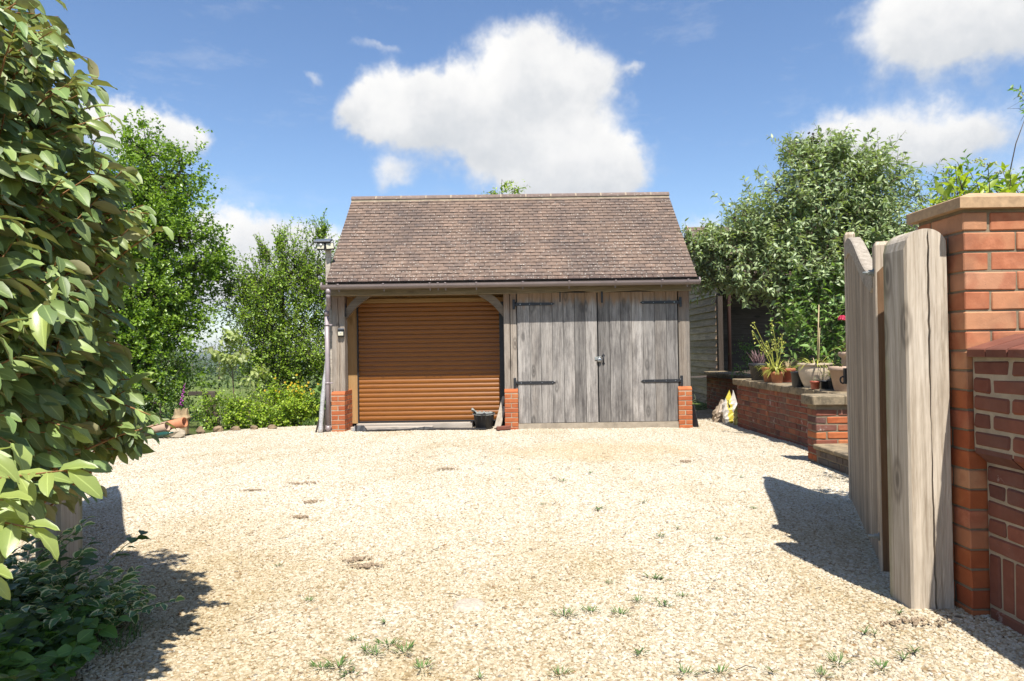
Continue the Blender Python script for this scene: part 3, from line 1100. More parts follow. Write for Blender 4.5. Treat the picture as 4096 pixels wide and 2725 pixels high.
# eaves beam with a waney lower edge on the right half
eb = MB()
nseg = 40
vs, fs = [], []
for i in range(nseg + 1):
    x = -2.90 + 5.77 * i / nseg
    wane = 0.0
    if 0.75 < x < 2.2:
        wane = 0.022 * max(0.0, math.sin((x - 0.75) * 6.4)) + 0.010 * max(0.0, math.sin((x - 0.4) * 11.0))
    zb = 2.180 + wane
    vs += [(x, 10.862, zb + 0.008), (x, 10.870 + wane * 0.6, zb), (x, 11.02, zb), (x, 11.02, 2.36), (x, 10.862, 2.36)]
for i in range(nseg):
    for j in range(5):
        a, b_ = i * 5 + j, i * 5 + (j + 1) % 5
        fs.append((a, b_, b_ + 5, a + 5))
fs.append((0, 1, 2, 3, 4))
fs.append(tuple(nseg * 5 + j for j in range(5)))
eb.add(vs, fs)
eb.build('eaves_beam', M['oak_beam'], garage)

bl = MB()
bl.prism([(-2.668, 1.80), (-2.60, 1.885), (-2.52, 1.975), (-2.43, 2.058), (-2.34, 2.122), (-2.25, 2.179), (-2.475, 2.179), (-2.58, 2.075), (-2.668, 1.965)], 1, 10.93, 11.01)
bl.build('brace', M['oak_brace'], garage)
br = MB()
br.prism([(-0.129, 1.81), (-0.20, 1.895), (-0.28, 1.985), (-0.37, 2.065), (-0.46, 2.125), (-0.555, 2.179), (-0.315, 2.179), (-0.21, 2.085), (-0.129, 1.975)], 1, 10.93, 11.01)
br.build('brace', M['oak_brace'], garage)
hk = MB()
hk.tube([(-2.66, 10.925, 2.06), (-2.658, 10.915, 1.98), (-2.652, 10.91, 1.90), (-2.640, 10.91, 1.865), (-2.650, 10.91, 1.845), (-2.664, 10.91, 1.862), (-2.655, 10.91, 1.90)], 0.006, 6)
hk.build('cabin_hook', M['black_iron'], garage)

# recess behind the posts: jamb board, guides, lintels, soffit
j = MB(); j.bx(-2.745, -2.575, 11.335, 11.375, 0.10, 2.34); j.build('jamb_board', M['pine'], garage)
j = MB(); j.bx(-2.570, -2.552, 11.315, 11.385, 0.10, 2.09); j.build('door_guide', M['black_plastic'], garage)
j = MB(); j.bx(-0.209, -0.128, 11.315, 11.385, 0.03, 2.09); j.build('door_guide', M['black_plastic'], garage)
j = MB(); j.bx(-2.57, -0.12, 11.30, 11.345, 2.088, 2.156); j.build('lintel', M['pine_beam'], garage)
j = MB(); j.bx(-2.72, -0.12, 11.35, 11.385, 2.160, 2.215); j.build('lintel', M['pine_beam'], garage)
j = MB(); j.bx(-2.72, -0.12, 11.305, 11.348, 2.222, 2.345); j.build('lintel', M['pine_beam'], garage)
j = MB(); j.bx(-2.84, 2.80, 11.023, 11.45, 2.348, 2.37); j.build('soffit', M['pine_beam'], garage)
j = MB(); j.bx(-2.84, -2.79, 11.08, 11.60, 0.0, 2.345); j.build('side_panel', M['pine'], garage)
j = MB(); j.bx(-0.125, -0.075, 11.065, 11.60, 0.0, 2.345); j.build('side_panel', M['dark_post'], garage)

# roller door
rd = MB()
rd.bx(-2.552, -0.209, 11.38, 11.395, 0.10, 2.12)
roller = rd.build('roller_door', M['black_plastic'], garage)
roller['label'] = 'golden brown roller door of horizontal slats'
sl = MB()
pr = [(0.012, -0.0375), (-0.003, -0.0365), (-0.0015, -0.031), (-0.0085, -0.018), (-0.0115, 0.0), (-0.0095, 0.018), (-0.003, 0.033), (-0.001, 0.0365), (0.012, 0.0375)]
sl.prism(pr, 0, -1.1705, 1.1705)
slm = sl.mesh('slat', M['roller'])
for i in range(26):
    put('slat', slm, roller, (-1.3805, 11.367, 0.170 + i * 0.0757))
rb = MB(); rb.bx(-2.552, -0.209, 11.35, 11.377, 0.105, 0.131); rb.build('bottom_rail', M['black_plastic'], roller)

# side-hung board doors
YD = 10.875
def leaf(x0, x1, hinge_left):
    back = MB()
    back.bx(x0 + 0.01, x1 - 0.01, YD + 0.032, YD + 0.05, 0.13, 2.17)
    lf = back.build('door', M['door_board'], garage)
    lf['label'] = 'left leaf of the grey board doors' if hinge_left else 'right leaf of the grey board doors'
    n = 7
    wv = [random.uniform(0.92, 1.08) for _ in range(n)]
    s = sum(wv)
    x = x0
    for i in range(n):
        wd = (x1 - x0) * wv[i] / s
        b = MB()
        b.cbox((0, 0, 0), (wd - 0.0045, 0.030, 2.068), 0.0025, None, 0.0, 0.0006)
        put('board', b.mesh('board', M['door_board']), lf, (x + wd / 2, YD + 0.016 + random.uniform(-0.002, 0.002), 0.112 + 1.034 + random.uniform(-0.002, 0.002)))
        x += wd
    for zc in (2.005, 0.755):
        hx = x0 if hinge_left else x1
        sgn = 1 if hinge_left else -1
        h = MB()
        L = 0.60
        # tapered strap with pointed end
        poly = [(hx - sgn * 0.02, zc - 0.024), (hx + sgn * (L - 0.04), zc - 0.021), (hx + sgn * L, zc), (hx + sgn * (L - 0.04), zc + 0.021), (hx - sgn * 0.02, zc + 0.024)]
        h.prism(poly, 1, YD - 0.009, YD - 0.001)
        h.cbox((hx - sgn * 0.052, YD + 0.002, zc), (0.042, 0.008, 0.158), 0.002)
        h.tube([(hx - sgn * 0.026, YD - 0.008, zc - 0.036), (hx - sgn * 0.026, YD - 0.008, zc + 0.036)], 0.011, 10)
        hb = h.build('strap_hinge', M['black_iron'], lf)
        for q in (0.05, 0.20, 0.38, 0.55):
            bm_ = MB()
            bm_.tube([(hx + sgn * q, YD - 0.0088, zc), (hx + sgn * q, YD - 0.0125, zc)], 0.006 if q > 0.1 else 0.010, 8)
            bm_.build('hinge_bolt', M['zinc'], lf)
    return lf


leafL = leaf(0.088, 1.358, True)
leafR = leaf(1.374, 2.642, False)
ds = MB(); ds.bx(0.085, 2.627, 10.845, 11.05, -0.03, 0.106); ds.build('door_sill', M['concrete'], garage)
cn = MB(); cn.bx(0.08, 2.645, YD + 0.055, YD + 0.07, 0.1, 2.2); cn.build('door_lining', M['black_plastic'], garage)
# drop bolt, pull handle and hasp
tb = MB(); tb.cbox((1.442, YD - 0.010, 2.10), (0.030, 0.016, 0.18), 0.003); tb.build('drop_bolt', M['black_iron'], leafR)
tb = MB(); tb.cbox((0.775, YD - 0.006, 2.12), (0.018, 0.010, 0.17), 0.003); tb.build('drop_bolt', M['black_iron'], leafL)
ph = MB()
ph.tube([(1.452, YD - 0.004, 1.165), (1.452, YD - 0.030, 1.150), (1.452, YD - 0.034, 1.11), (1.452, YD - 0.030, 1.07), (1.452, YD - 0.004, 1.055)], 0.008, 8)
for zz, sg in ((1.172, 1), (1.048, -1)):
    ph.prism([(1.452, zz + sg * 0.034), (1.462, zz + sg * 0.012), (1.476, zz + sg * 0.006), (1.470, zz - sg * 0.012), (1.434, zz - sg * 0.012), (1.428, zz + sg * 0.006), (1.442, zz + sg * 0.012)], 1, YD - 0.006, YD - 0.001)
ph.build('pull_handle', M['black_iron'], leafR)
hp = MB(); hp.cbox((1.345, YD - 0.006, 1.126), (0.062, 0.010, 0.050), 0.002); hp.cbox((1.392, YD - 0.008, 1.130), (0.040, 0.008, 0.052), 0.002)
hp.build('hasp', M['zinc_dull'], leafL)
lk_ = thing('padlock', (1.386, YD - 0.03, 1.09), 'round shiny padlock hanging on the hasp between the grey board doors', 'padlock')
pb = MB()
pb.lathe([(0.0, -0.014), (0.026, -0.014), (0.034, -0.009), (0.036, 0.0), (0.034, 0.009), (0.026, 0.014), (0.0, 0.014)], (1.386, YD - 0.030, 1.100), 20, mat=Matrix.Rotation(R(90), 3, 'X'))
pb.build('lock_body', M['zinc'], lk_)
pb = MB(); pb.tube([(1.372, YD - 0.03, 1.125), (1.376, YD - 0.03, 1.142), (1.386, YD - 0.03, 1.148), (1.396, YD - 0.03, 1.142), (1.400, YD - 0.03, 1.125)], 0.005, 8)
pb.build('shackle', M['zinc'], lk_)
pb = MB(); pb.cbox((1.386, YD - 0.0455, 1.112), (0.014, 0.004, 0.012), 0.001); pb.build('keyhole', M['black_iron'], lk_)

# side and back walls (feather-edge boards), not facing the photograph
for sx in (-1, 1):
    xw = -2.85 if sx < 0 else 2.825
    wl = MB(); wl.bx(xw - 0.02, xw + 0.02, 11.39 if sx < 0 else 11.1, 14.1, 0.0, 2.4)
    wall = wl.build('wall', M['dark_post'], garage)
    bmesh_b = MB()
    bmesh_b.prism([(0.0, 0.0), (sx * 0.028, 0.0), (sx * 0.010, 0.185), (0.0, 0.185)], 1, -1.36, 1.36)
    bmm = bmesh_b.mesh('board', M['weatherboard'])
    for i in range(14):
        put('board', bmm, wall, (xw + sx * 0.021, 12.74, 0.05 + i * 0.165))
    ga = MB()
    ga.prism([(11.0, 2.40), (14.1, 2.40), (12.45, 3.95)], 0, xw - 0.03, xw + 0.03)
    ga.build('gable', M['weatherboard'], garage)
bw = MB(); bw.bx(-2.85, 2.83, 14.08, 14.12, 0.0, 2.4); bw.build('wall', M['weatherboard_x'], garage)

# roof
EY, EZ, RY, RZ = 10.64, 2.369, 12.52, 4.100
RXL, RXR = -2.895, 2.908
slope = math.atan2(RZ - EZ, RY - EY)
SL = math.hypot(RY - EY, RZ - EZ)
rf = MB()
rf.prism([(EY + 0.05, EZ + 0.005), (RY, RZ - 0.04), (2 * RY - EY - 0.05, EZ + 0.005), (2 * RY - EY - 0.05, EZ - 0.03), (RY, RZ - 0.11), (EY + 0.05, EZ - 0.03)], 0, RXL + 0.02, RXR - 0.02)
roof = rf.build('roof', M['dark_post'], garage)
NC = 28
gauge = SL / NC
TW = 0.165
up = Vector((0, math.cos(slope), math.sin(slope)))
nrm = Vector((0, -math.sin(slope), math.cos(slope)))


def tile_bm(b, c, wd, tint, ang=0.0):
    """one plain tile: a slightly cambered slab, tail lifted over the course below"""
    L = 0.125
    T = 0.0155
    tilt = slope - R(6.5)
    u2 = Vector((0, math.cos(tilt), math.sin(tilt)))
    n2 = Vector((0, -math.sin(tilt), math.cos(tilt)))
    xs = Vector((math.cos(ang), 0, 0)) + u2 * math.sin(ang)
    vs = []
    for (px, cam_) in ((-0.5, -0.0022), (0.0, 0.0), (0.5, -0.0022)):
        for (al, ln) in ((0.0, 1), (1.0, 1)):
            vs.append(c + xs * (px * wd) + u2 * (al * L) + n2 * (T + cam_))
            vs.append(c + xs * (px * wd) + u2 * (al * L) + n2 * cam_)
    fs = [(0, 4, 6, 2), (4, 8, 10, 6), (1, 3, 7, 5), (5, 7, 11, 9), (0, 1, 5, 4), (4, 5, 9, 8), (0, 2, 3, 1), (8, 9, 11, 10), (2, 6, 7, 3), (6, 10, 11, 7)]
    b.add(vs, fs, tint)


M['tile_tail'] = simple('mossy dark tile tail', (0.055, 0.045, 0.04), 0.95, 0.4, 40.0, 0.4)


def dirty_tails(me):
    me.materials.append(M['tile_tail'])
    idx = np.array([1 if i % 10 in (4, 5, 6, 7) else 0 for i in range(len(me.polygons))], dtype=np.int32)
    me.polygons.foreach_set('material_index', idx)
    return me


stuff = MB()
count = 0
tile_vars = {}
for row in range(NC):
    p0 = Vector((0, EY, EZ)) + up * (row * gauge) + nrm * 0.004
    x = RXL
    first = True
    wid0 = TW if row % 2 == 0 else TW * 1.5
    while x < RXR - 0.03:
        wd = wid0 if first else TW
        first = False
        if RXR - (x + wd) < 0.09:
            wd = RXR - x
        cx = x + wd / 2
        ang = random.gauss(0, 0.006)
        lift = random.gauss(0, 0.0012)
        if count < 298:
            key = (round(wd, 3), random.randint(0, 2))
            if key not in tile_vars:
                tb = MB()
                tile_bm(tb, Vector((0, 0, 0)), wd - 0.0055, 0.0, (key[1] - 1) * 0.007)
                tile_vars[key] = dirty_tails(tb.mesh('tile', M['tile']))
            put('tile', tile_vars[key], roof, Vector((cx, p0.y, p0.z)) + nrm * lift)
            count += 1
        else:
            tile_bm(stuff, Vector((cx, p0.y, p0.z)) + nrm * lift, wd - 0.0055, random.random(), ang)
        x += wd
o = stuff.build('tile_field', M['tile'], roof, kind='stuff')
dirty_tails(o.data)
# under-eaves course and rear slope
ue = MB(); x = RXL
while x < RXR - 0.02:
    wd = min(TW, RXR - x)
    tile_bm(ue, Vector((x + wd / 2, EY, EZ)) - nrm * 0.010 + up * 0.004, wd - 0.003, random.random())
    x += wd
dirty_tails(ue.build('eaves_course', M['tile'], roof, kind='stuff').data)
rs = MB(); rs.prism([(RY, RZ), (2 * RY - EY, EZ), (2 * RY - EY, EZ - 0.015), (RY, RZ - 0.02)], 0, RXL, RXR); rs.build('rear_slope', M['tile'], roof)
# ridge tiles bedded in mortar
xr = RXL - 0.005
i = 0
while xr < RXR:
    L = min(0.456, RXR + 0.005 - xr)
    b = MB()
    n = 8
    vs = []
    for xx in (xr + 0.004, xr + L - 0.004):
        for q in range(n + 1):
            a = math.pi * (0.06 + 0.88 * q / n)
            vs.append((xx, RY - math.cos(a) * 0.118, RZ - 0.058 + math.sin(a) * 0.098))
        for q in range(n, -1, -1):
            a = math.pi * (0.06 + 0.88 * q / n)
            vs.append((xx, RY - math.cos(a) * 0.103, RZ - 0.058 + math.sin(a) * 0.083))
    m2 = 2 * (n + 1)
    fs = [(q, (q + 1) % m2, m2 + (q + 1) % m2, m2 + q) for q in range(m2)]
    fs += [tuple(range(m2)), tuple(range(m2, 2 * m2))]
    b.add(vs, fs)
    b.build('ridge_tile', M['ridge'], roof)
    xr += 0.456
mb_ = MB()
xr = RXL + 0.451
while xr < RXR - 0.05:
    n = 8
    vs = []
    for xx in (xr - 0.010, xr + 0.010):
        for q in range(n + 1):
            a = math.pi * (0.08 + 0.84 * q / n)
            vs.append((xx, RY - math.cos(a) * 0.1195, RZ - 0.058 + math.sin(a) * 0.0995))
    mb_.add(vs, [(q, q + 1, n + 2 + q, n + 1 + q) for q in range(n)])
    xr += 0.456
mb_.prism([(RY - 0.108, RZ - 0.085), (RY - 0.10, RZ - 0.03), (RY + 0.10, RZ - 0.03), (RY + 0.108, RZ - 0.085)], 0, RXL + 0.003, RXR - 0.003)
mb_.build('ridge_mortar', M['mortar'], roof, fix=False)

fb = MB(); fb.bx(RXL + 0.02, RXR - 0.02, EY + 0.022, EY + 0.042, 2.272, 2.372); fb.build('fascia', M['dark_post'], garage)
# gutter with brackets
GY, GZ = 10.60, 2.320
gt = MB()
n = 10
x0g, x1g = -2.93, 2.910
vs = []
for xx in (x0g, x1g):
    for q in range(n + 1):
        a = math.pi * q / n
        vs.append((xx, GY - math.cos(a) * 0.056, GZ - math.sin(a) * 0.060))
    vs.append((xx, GY + 0.056, GZ + 0.012))
    vs.append((xx, GY + 0.053, GZ + 0.012))
    for q in range(n, -1, -1):
        a = math.pi * q / n
        vs.append((xx, GY - math.cos(a) * 0.053, GZ - math.sin(a) * 0.057))
    vs.append((xx, GY - 0.053, GZ + 0.012))
    vs.append((xx, GY - 0.060, GZ + 0.012))
m2 = len(vs) // 2
fs = [(q, (q + 1) % m2, m2 + (q + 1) % m2, m2 + q) for q in range(m2)]
gt.add(vs, fs, 0.0, False)
for xx in (x0g - 0.012, x1g + 0.012):
    gt.tube([(xx - 0.012, GY, GZ - 0.004), (xx + 0.012, GY, GZ - 0.004)], 0.060, 18)
gutter = gt.build('gutter', M['gutter'], garage, fix=False)
bk = MB()
n = 10
xs_ = [-2.68] + [-1.98 + 0.72 * i for i in range(7)] + [2.74] + [-1.135, -1.02]
for xx in xs_:
    vs = []
    for x_ in (xx - 0.013, xx + 0.013):
        for q in range(n + 1):
            a = math.pi * q / n
            vs.append((x_, GY - math.cos(a) * 0.064, GZ - math.sin(a) * 0.068 + 0.004))
        for q in range(n, -1, -1):
            a = math.pi * q / n
            vs.append((x_, GY - math.cos(a) * 0.0565, GZ - math.sin(a) * 0.0605 + 0.004))
    m2 = len(vs) // 2
    fs = [(q, (q + 1) % m2, m2 + (q + 1) % m2, m2 + q) for q in range(m2)] + [tuple(range(m2)), tuple(range(m2, 2 * m2))]
    bk = MB()
    bk.add(vs, fs)
    bk.cbox((xx, GY - 0.062, GZ + 0.012), (0.030, 0.012, 0.018), 0.003)
    bk.cbox((xx, GY + 0.02, GZ - 0.078), (0.016, 0.03, 0.035), 0.003)
    bk.build('gutter_bracket', M['gutter'], gutter)
# downpipe with swan neck
dp_ = MB()
dp_.tube([(-2.845, GY, GZ - 0.05), (-2.845, GY, GZ - 0.125)], [0.040, 0.040], 14)
dp_.tube([(-2.845, GY, GZ - 0.115), (-2.85, GY + 0.005, GZ - 0.17), (-2.868, GY + 0.11, GZ - 0.27), (-2.905, GY + 0.19, GZ - 0.33), (-2.925, GY + 0.20, GZ - 0.39)], 0.035, 14)
dp_.tube([(-2.925, GY + 0.20, GZ - 0.37), (-2.925, GY + 0.20, 0.03)], 0.0345, 14)
dpo = dp_.build('downpipe', M['downpipe'], garage)
for zz in (1.72, 0.80):
    c_ = MB(); c_.tube([(-2.925, GY + 0.20, zz - 0.012), (-2.925, GY + 0.20, zz + 0.012)], 0.040, 14); c_.cbox((-2.875, GY + 0.215, zz), (0.06, 0.03, 0.022), 0.003)
    c_.build('pipe_clip', M['downpipe'], dpo)
c_ = MB(); c_.tube([(-2.925, GY + 0.20, 0.02), (-2.925, GY + 0.20, 0.13)], 0.042, 14); c_.build('pipe_shoe', M['gutter'], dpo)
c_ = MB(); c_.tube([(-2.925, GY + 0.20, GZ - 0.46), (-2.925, GY + 0.20, GZ - 0.38)], 0.040, 14); c_.build('pipe_socket', M['gutter'], dpo)

# ------------------------------------------------------------------ gateposts and gates
gp = timber(1.708, 1.895, 2.955, 3.128, 0.02, 1.795, crack=(0.555, 0.035, 0.02, 0.026, 0.08, 2.6), arch=0.088, nu=24, nz=44, seed=9, bevel=0.010)
gpo = gp.build('gatepost', M['gate_post'], origin=(1.80, 3.04, 0.14))
tag(gpo, 'big round-topped silver timber gatepost, split down its front, beside the brick pier', 'gatepost')
gp2 = timber(-2.168, -2.052, 3.09, 3.25, 0.02, 1.62, arch=0.05, nu=10, nz=16, seed=12)
gpo2 = gp2.build('gatepost', M['gate_post'], origin=(-2.11, 3.16, 0.14))
tag(gpo2, 'slim timber gatepost half hidden under the large-leaved shrub', 'gatepost')


def gate(A, B, side, label, zb=0.135, hn=1.823, hf=2.135):
    """boarded leaf between A (hinge) and B; side = +1 when the thickness lies to the right of A->B"""
    A, B = Vector(A), Vector(B)
    L = (B - A).length
    d = (B - A).normalized()
    nq = Vector((d.y, -d.x)) * side

    def T(s, t, z):
        return (A.x + d.x * s + nq.x * t, A.y + d.y * s + nq.y * t, z)
    root = thing('gate', (A.x, A.y, zb), label, 'gate', 'pair of swan-neck timber gates')

    def blk(poly_st, z0, z1, name, mat, ztop=None):
        b = MB()
        n = len(poly_st)
        vs = [T(s, t, z0) for s, t in poly_st] + [T(s, t, ztop(s) if ztop else z1) for s, t in poly_st]
        fs = [tuple(range(n)), tuple(range(n, 2 * n))] + [(i, (i + 1) % n, n + (i + 1) % n, n + i) for i in range(n)]
        b.add(vs, fs)
        return b.build(name, mat, root)

    def curve(s):
        q = min(1.0, max(0.0, (s - 0.16) / (L - 0.42)))
        q = q * q * (3 - 2 * q)
        dip = 0.020 * math.exp(-((s - 0.2) / 0.09) ** 2)
        return 1.690 - dip + 0.372 * q - 0.015 * max(0.0, (s - L + 0.3) / 0.3)
    TH = 0.068
    # stiles
    for (s0, s1, h) in ((0.0, 0.105, hn), (L - 0.11, L, hf)):
        b = MB()
        vs = []
        for zz in (zb, h - 0.02):
            vs += [T(s0 + 0.004, 0.0, zz), T(s1 - 0.004, 0.0, zz), T(s1, 0.006, zz), T(s1, TH, zz), T(s0, TH, zz), T(s0, 0.006, zz)]
        vs += [T(s0 + 0.012, 0.008, h), T(s1 - 0.012, 0.008, h), T(s1 - 0.012, TH - 0.006, h), T(s0 + 0.012, TH - 0.006, h)]
        fs = [tuple(range(6))] + [(i, (i + 1) % 6, 6 + (i + 1) % 6, 6 + i) for i in range(6)]
        fs += [(6, 7, 13, 12), (7, 8, 13), (8, 9, 14, 13), (9, 10, 15, 14), (10, 11, 12, 15), (11, 6, 12)]
        b.add(vs, fs)
        b.build('stile', M['gate_board'] if s0 > 0.5 else M['gate_board'], root)
    ed = MB()
    ed.add([T(-0.0015, 0.009, zb + 0.004), T(-0.0015, TH - 0.003, zb + 0.004), T(-0.0015, TH - 0.003, hn - 0.10), T(-0.0015, 0.009, hn - 0.16)], [(0, 1, 2, 3)])
    ed.build('stile_edge', M['gate_brown'], root, fix=False)
    # boards
    n = 17
    wd = (L - 0.215) / n
    for i in range(n):
        s0 = 0.1065 + i * wd
        s1 = s0 + wd - 0.005
        sm_ = (s0 + s1) / 2
        prof = [(s0 + 0.005, 0.010), (sm_ - 0.006, 0.010), (sm_ - 0.002, 0.020), (sm_ + 0.002, 0.020), (sm_ + 0.006, 0.010), (s1 - 0.005, 0.010), (s1, 0.018), (s1, 0.034), (s0, 0.034), (s0, 0.018)]
        blk(prof, zb + random.uniform(0, 0.004), None, 'board', M['gate_board'], lambda s: curve(s) - 0.03)
    # swept top rail
    b = MB()
    ns = 26
    vs = []
    for i in range(ns + 1):
        s = 0.107 + (L - 0.22) * i / ns
        zt = curve(s)
        dep = 0.098 + 0.022 * i / ns
        vs += [T(s, -0.004, zt - 0.004), T(s, 0.004, zt), T(s, TH - 0.004, zt), T(s, TH, zt - 0.006), T(s, TH, zt - dep), T(s, 0.004, zt - dep), T(s, -0.004, zt - dep + 0.008)]
    fs = []
    for i in range(ns):
        for q in range(7):
            a, c = i * 7 + q, i * 7 + (q + 1) % 7
            fs.append((a, c, c + 7, a + 7))
    fs += [tuple(range(7)), tuple(ns * 7 + q for q in range(7))]
    b.add(vs, fs)
    b.build('top_rail', M['gate_rail'], root)
    for z0 in (zb + 0.05, 0.95):
        blk([(0.105, 0.0345), (L - 0.11, 0.0345), (L - 0.11, TH), (0.105, TH)], z0, z0 + 0.12, 'rail', M['gate_brown'])
    for zz in (1.668, 0.300):
        b = MB()
        b.tube([T(0.05, -0.052, zz), T(0.05, 0.0, zz)], 0.0075, 8)
        b.tube([T(0.05, -0.026, zz), T(0.05, -0.006, zz)], 0.015, 6, smooth=False)
        b.tube([T(0.05, -0.006, zz), T(0.05, -0.001, zz)], 0.020, 12, smooth=False)
        b.build('hinge_bolt', M['zinc_dull'], root)
    b = MB()
    b.cbox(T(L - 0.02, -0.006, 1.055), (0.03, 0.03, 0.12), 0.004)
    pts = [T(L - 0.02 + 0.0 * q, -0.028 - 0.018 * math.cos(q * 0.785), 1.025 + 0.026 * math.sin(q * 0.785)) for q in range(9)]
    b.tube(pts, 0.007, 6)
    b.build('ring_latch', M['black_iron'], root)
    return root


gate((1.868, 3.50), (2.542, 5.20), 1, 'silver grey boarded gate with swept top rail, open beside the big gatepost')
gate((-2.262, 3.46), (-3.40, 5.16), -1, 'open gate leaf seen edge-on behind the slim gatepost and large-leaved shrub')

# ------------------------------------------------------------------ brick pier
pier = thing('gate_pier', (2.08, 3.03, 0.12), 'tall orange brick pier with buff capstone beside the round-topped gatepost', 'brick pier')
PX0, PX1, PY0, PY1 = 1.914, 2.262, 2.880, 3.205
co = MB(); co.bx(PX0 + 0.005, PX1 - 0.005, PY0 + 0.005, PY1 - 0.005, 0.0, 1.862)
core = co.build('pier_core', M['mortar_dark'], pier)
z = 1.846
r = 0
while z > 0.08:
    z1, z0 = z, z - 0.0755
    mm = M['brick_pier'] if z0 > 1.10 or random.random() < 0.45 else M['brick_orange']
    if r % 2 == 0:
        brick(core, mm, PX0, PX0 + 0.1045, PY0, PY0 + 0.217, z0, z1, ch=0.004)
        brick(core, mm, PX0 + 0.1155, PX1, PY0, PY0 + 0.104, z0, z1, ch=0.004)
        brick(core, mm, PX0, PX0 + 0.1045, PY0 + 0.228, PY1, z0, z1, ch=0.004)
    else:
        brick(core, mm, PX0, PX0 + 0.217, PY0, PY0 + 0.104, z0, z1, ch=0.004)
        brick(core, mm, PX0 + 0.228, PX1, PY0, PY0 + 0.104, z0, z1, ch=0.004)
        brick(core, mm, PX0, PX0 + 0.1045, PY0 + 0.115, PY1, z0, z1, ch=0.004)
    z -= 0.0838
    r += 1
cp = MB()
x0, x1, y0, y1 = PX0 - 0.032, PX1 + 0.032, PY0 - 0.032, PY1 + 0.032
cv = [(x0, y0, 1.862), (x1, y0, 1.862), (x1, y1, 1.862), (x0, y1, 1.862), (x0, y0, 1.906), (x1, y0, 1.906), (x1, y1, 1.906), (x0, y1, 1.906),
      (x0 + 0.004, y0 + 0.004, 1.910), (x1 - 0.004, y0 + 0.004, 1.910), (x1 - 0.004, y1 - 0.004, 1.910), (x0 + 0.004, y1 - 0.004, 1.910),
      (x0 + 0.12, y0 + 0.12, 1.948), (x1 - 0.12, y0 + 0.12, 1.948), (x1 - 0.12, y1 - 0.12, 1.948), (x0 + 0.12, y1 - 0.12, 1.948)]
fs = [(0, 3, 2, 1), (12, 13, 14, 15)]
for a in (0, 4, 8):
    for q in range(4):
        fs.append((a + q, a + (q + 1) % 4, a + 4 + (q + 1) % 4, a + 4 + q))
cp.add(cv, fs)
cp.build('capstone', M['stone_cap'], pier)

# ------------------------------------------------------------------ low brick wall running from the pier towards the street
low = thing('boundary_wall', (2.1, 2.2, 0.14), 'low brown brick wall with weathered brick coping, running forward from the pier', 'brick wall')
LX = 1.930
co = MB(); co.bx(LX + 0.006, 2.30, 1.30, 2.872, 0.845, 1.236); co.bx(LX + 0.056, 2.30, 1.30, 2.872, 0.0, 0.845)
lcore = co.build('wall_core', M['mortar'], low)
for i in range(5):
    z0 = 0.868 + i * 0.0735
    y = 2.866
    flip = i % 2 == 0
    while y > 1.35:
        L = 0.205 if flip else 0.098
        brick(lcore, M['brick_brown'], LX, LX + 0.10, y - L, y, z0, z0 + 0.062, ch=0.009, jit=0.003)
        y -= L + 0.014
        flip = not flip
y = 2.866
while y > 1.35:
    b = MB()
    b.prism([(LX + 0.004, 0.858), (LX + 0.004, 0.838), (LX + 0.054, 0.795), (LX + 0.15, 0.795), (LX + 0.15, 0.858)], 1, y - 0.21, y)
    b.build('sloped_brick', M['brick_brown'], low)
    y -= 0.220
for i in range(5):
    z0 = 0.430 + i * 0.0725
    y = 2.866
    flip = i % 2 == 0
    while y > 1.35:
        L = 0.205 if flip else 0.098
        brick(lcore, M['brick_brown'] if random.random() < 0.5 else M['brick_old'], LX + 0.050, LX + 0.15, y - L, y, z0, z0 + 0.062, ch=0.007, jit=0.003)
        y -= L + 0.012
        flip = not flip
y = 2.866
i = 0
wl_m = brick_mat('whitewashed brick', [(0.0, (0.50, 0.40, 0.36)), (1.0, (0.58, 0.50, 0.47))], 0.8, dirt_amt=0.6)
while y > 1.35:
    brick(lcore, wl_m if i == 3 else M['brick_brown'], LX + 0.050, LX + 0.15, y - 0.062, y, 0.205, 0.418, ch=0.006, jit=0.003)
    y -= 0.075
    i += 1
for i, z0 in enumerate((0.128, 0.052)):
    y = 2.866 - 0.05 * i
    while y > 1.35:
        brick(lcore, M['brick_old'], LX + 0.050, LX + 0.15, y - 0.205, y, z0, z0 + 0.064, ch=0.006, jit=0.003)
        y -= 0.217
y = 2.872
while y > 1.35:
    b = MB()
    z0 = 1.238
    x0, x1 = LX - 0.020, LX + 0.185
    vs = []
    for yy in (y - 0.112, y):
        vs += [(x0 + random.uniform(-.003, .003), yy, z0), (x0 + random.uniform(-.003, .003), yy, z0 + 0.030), (x0 + 0.008, yy, z0 + 0.036), (x1, yy, z0 + 0.093), (x1, yy, z0)]
    b.add(vs, [(0, 1, 2, 3, 4), (5, 6, 7, 8, 9)] + [(q, (q + 1) % 5, 5 + (q + 1) % 5, 5 + q) for q in range(5)])
    b.build('coping_brick', M['brick_brown'], low)
    y -= 0.119
b = MB(); b.prism([(LX - 0.012, 1.237), (LX - 0.012, 1.262), (LX + 0.183, 1.322), (LX + 0.183, 1.237)], 1, 1.35, 2.868); b.build('coping_mortar', M['mortar'], low)

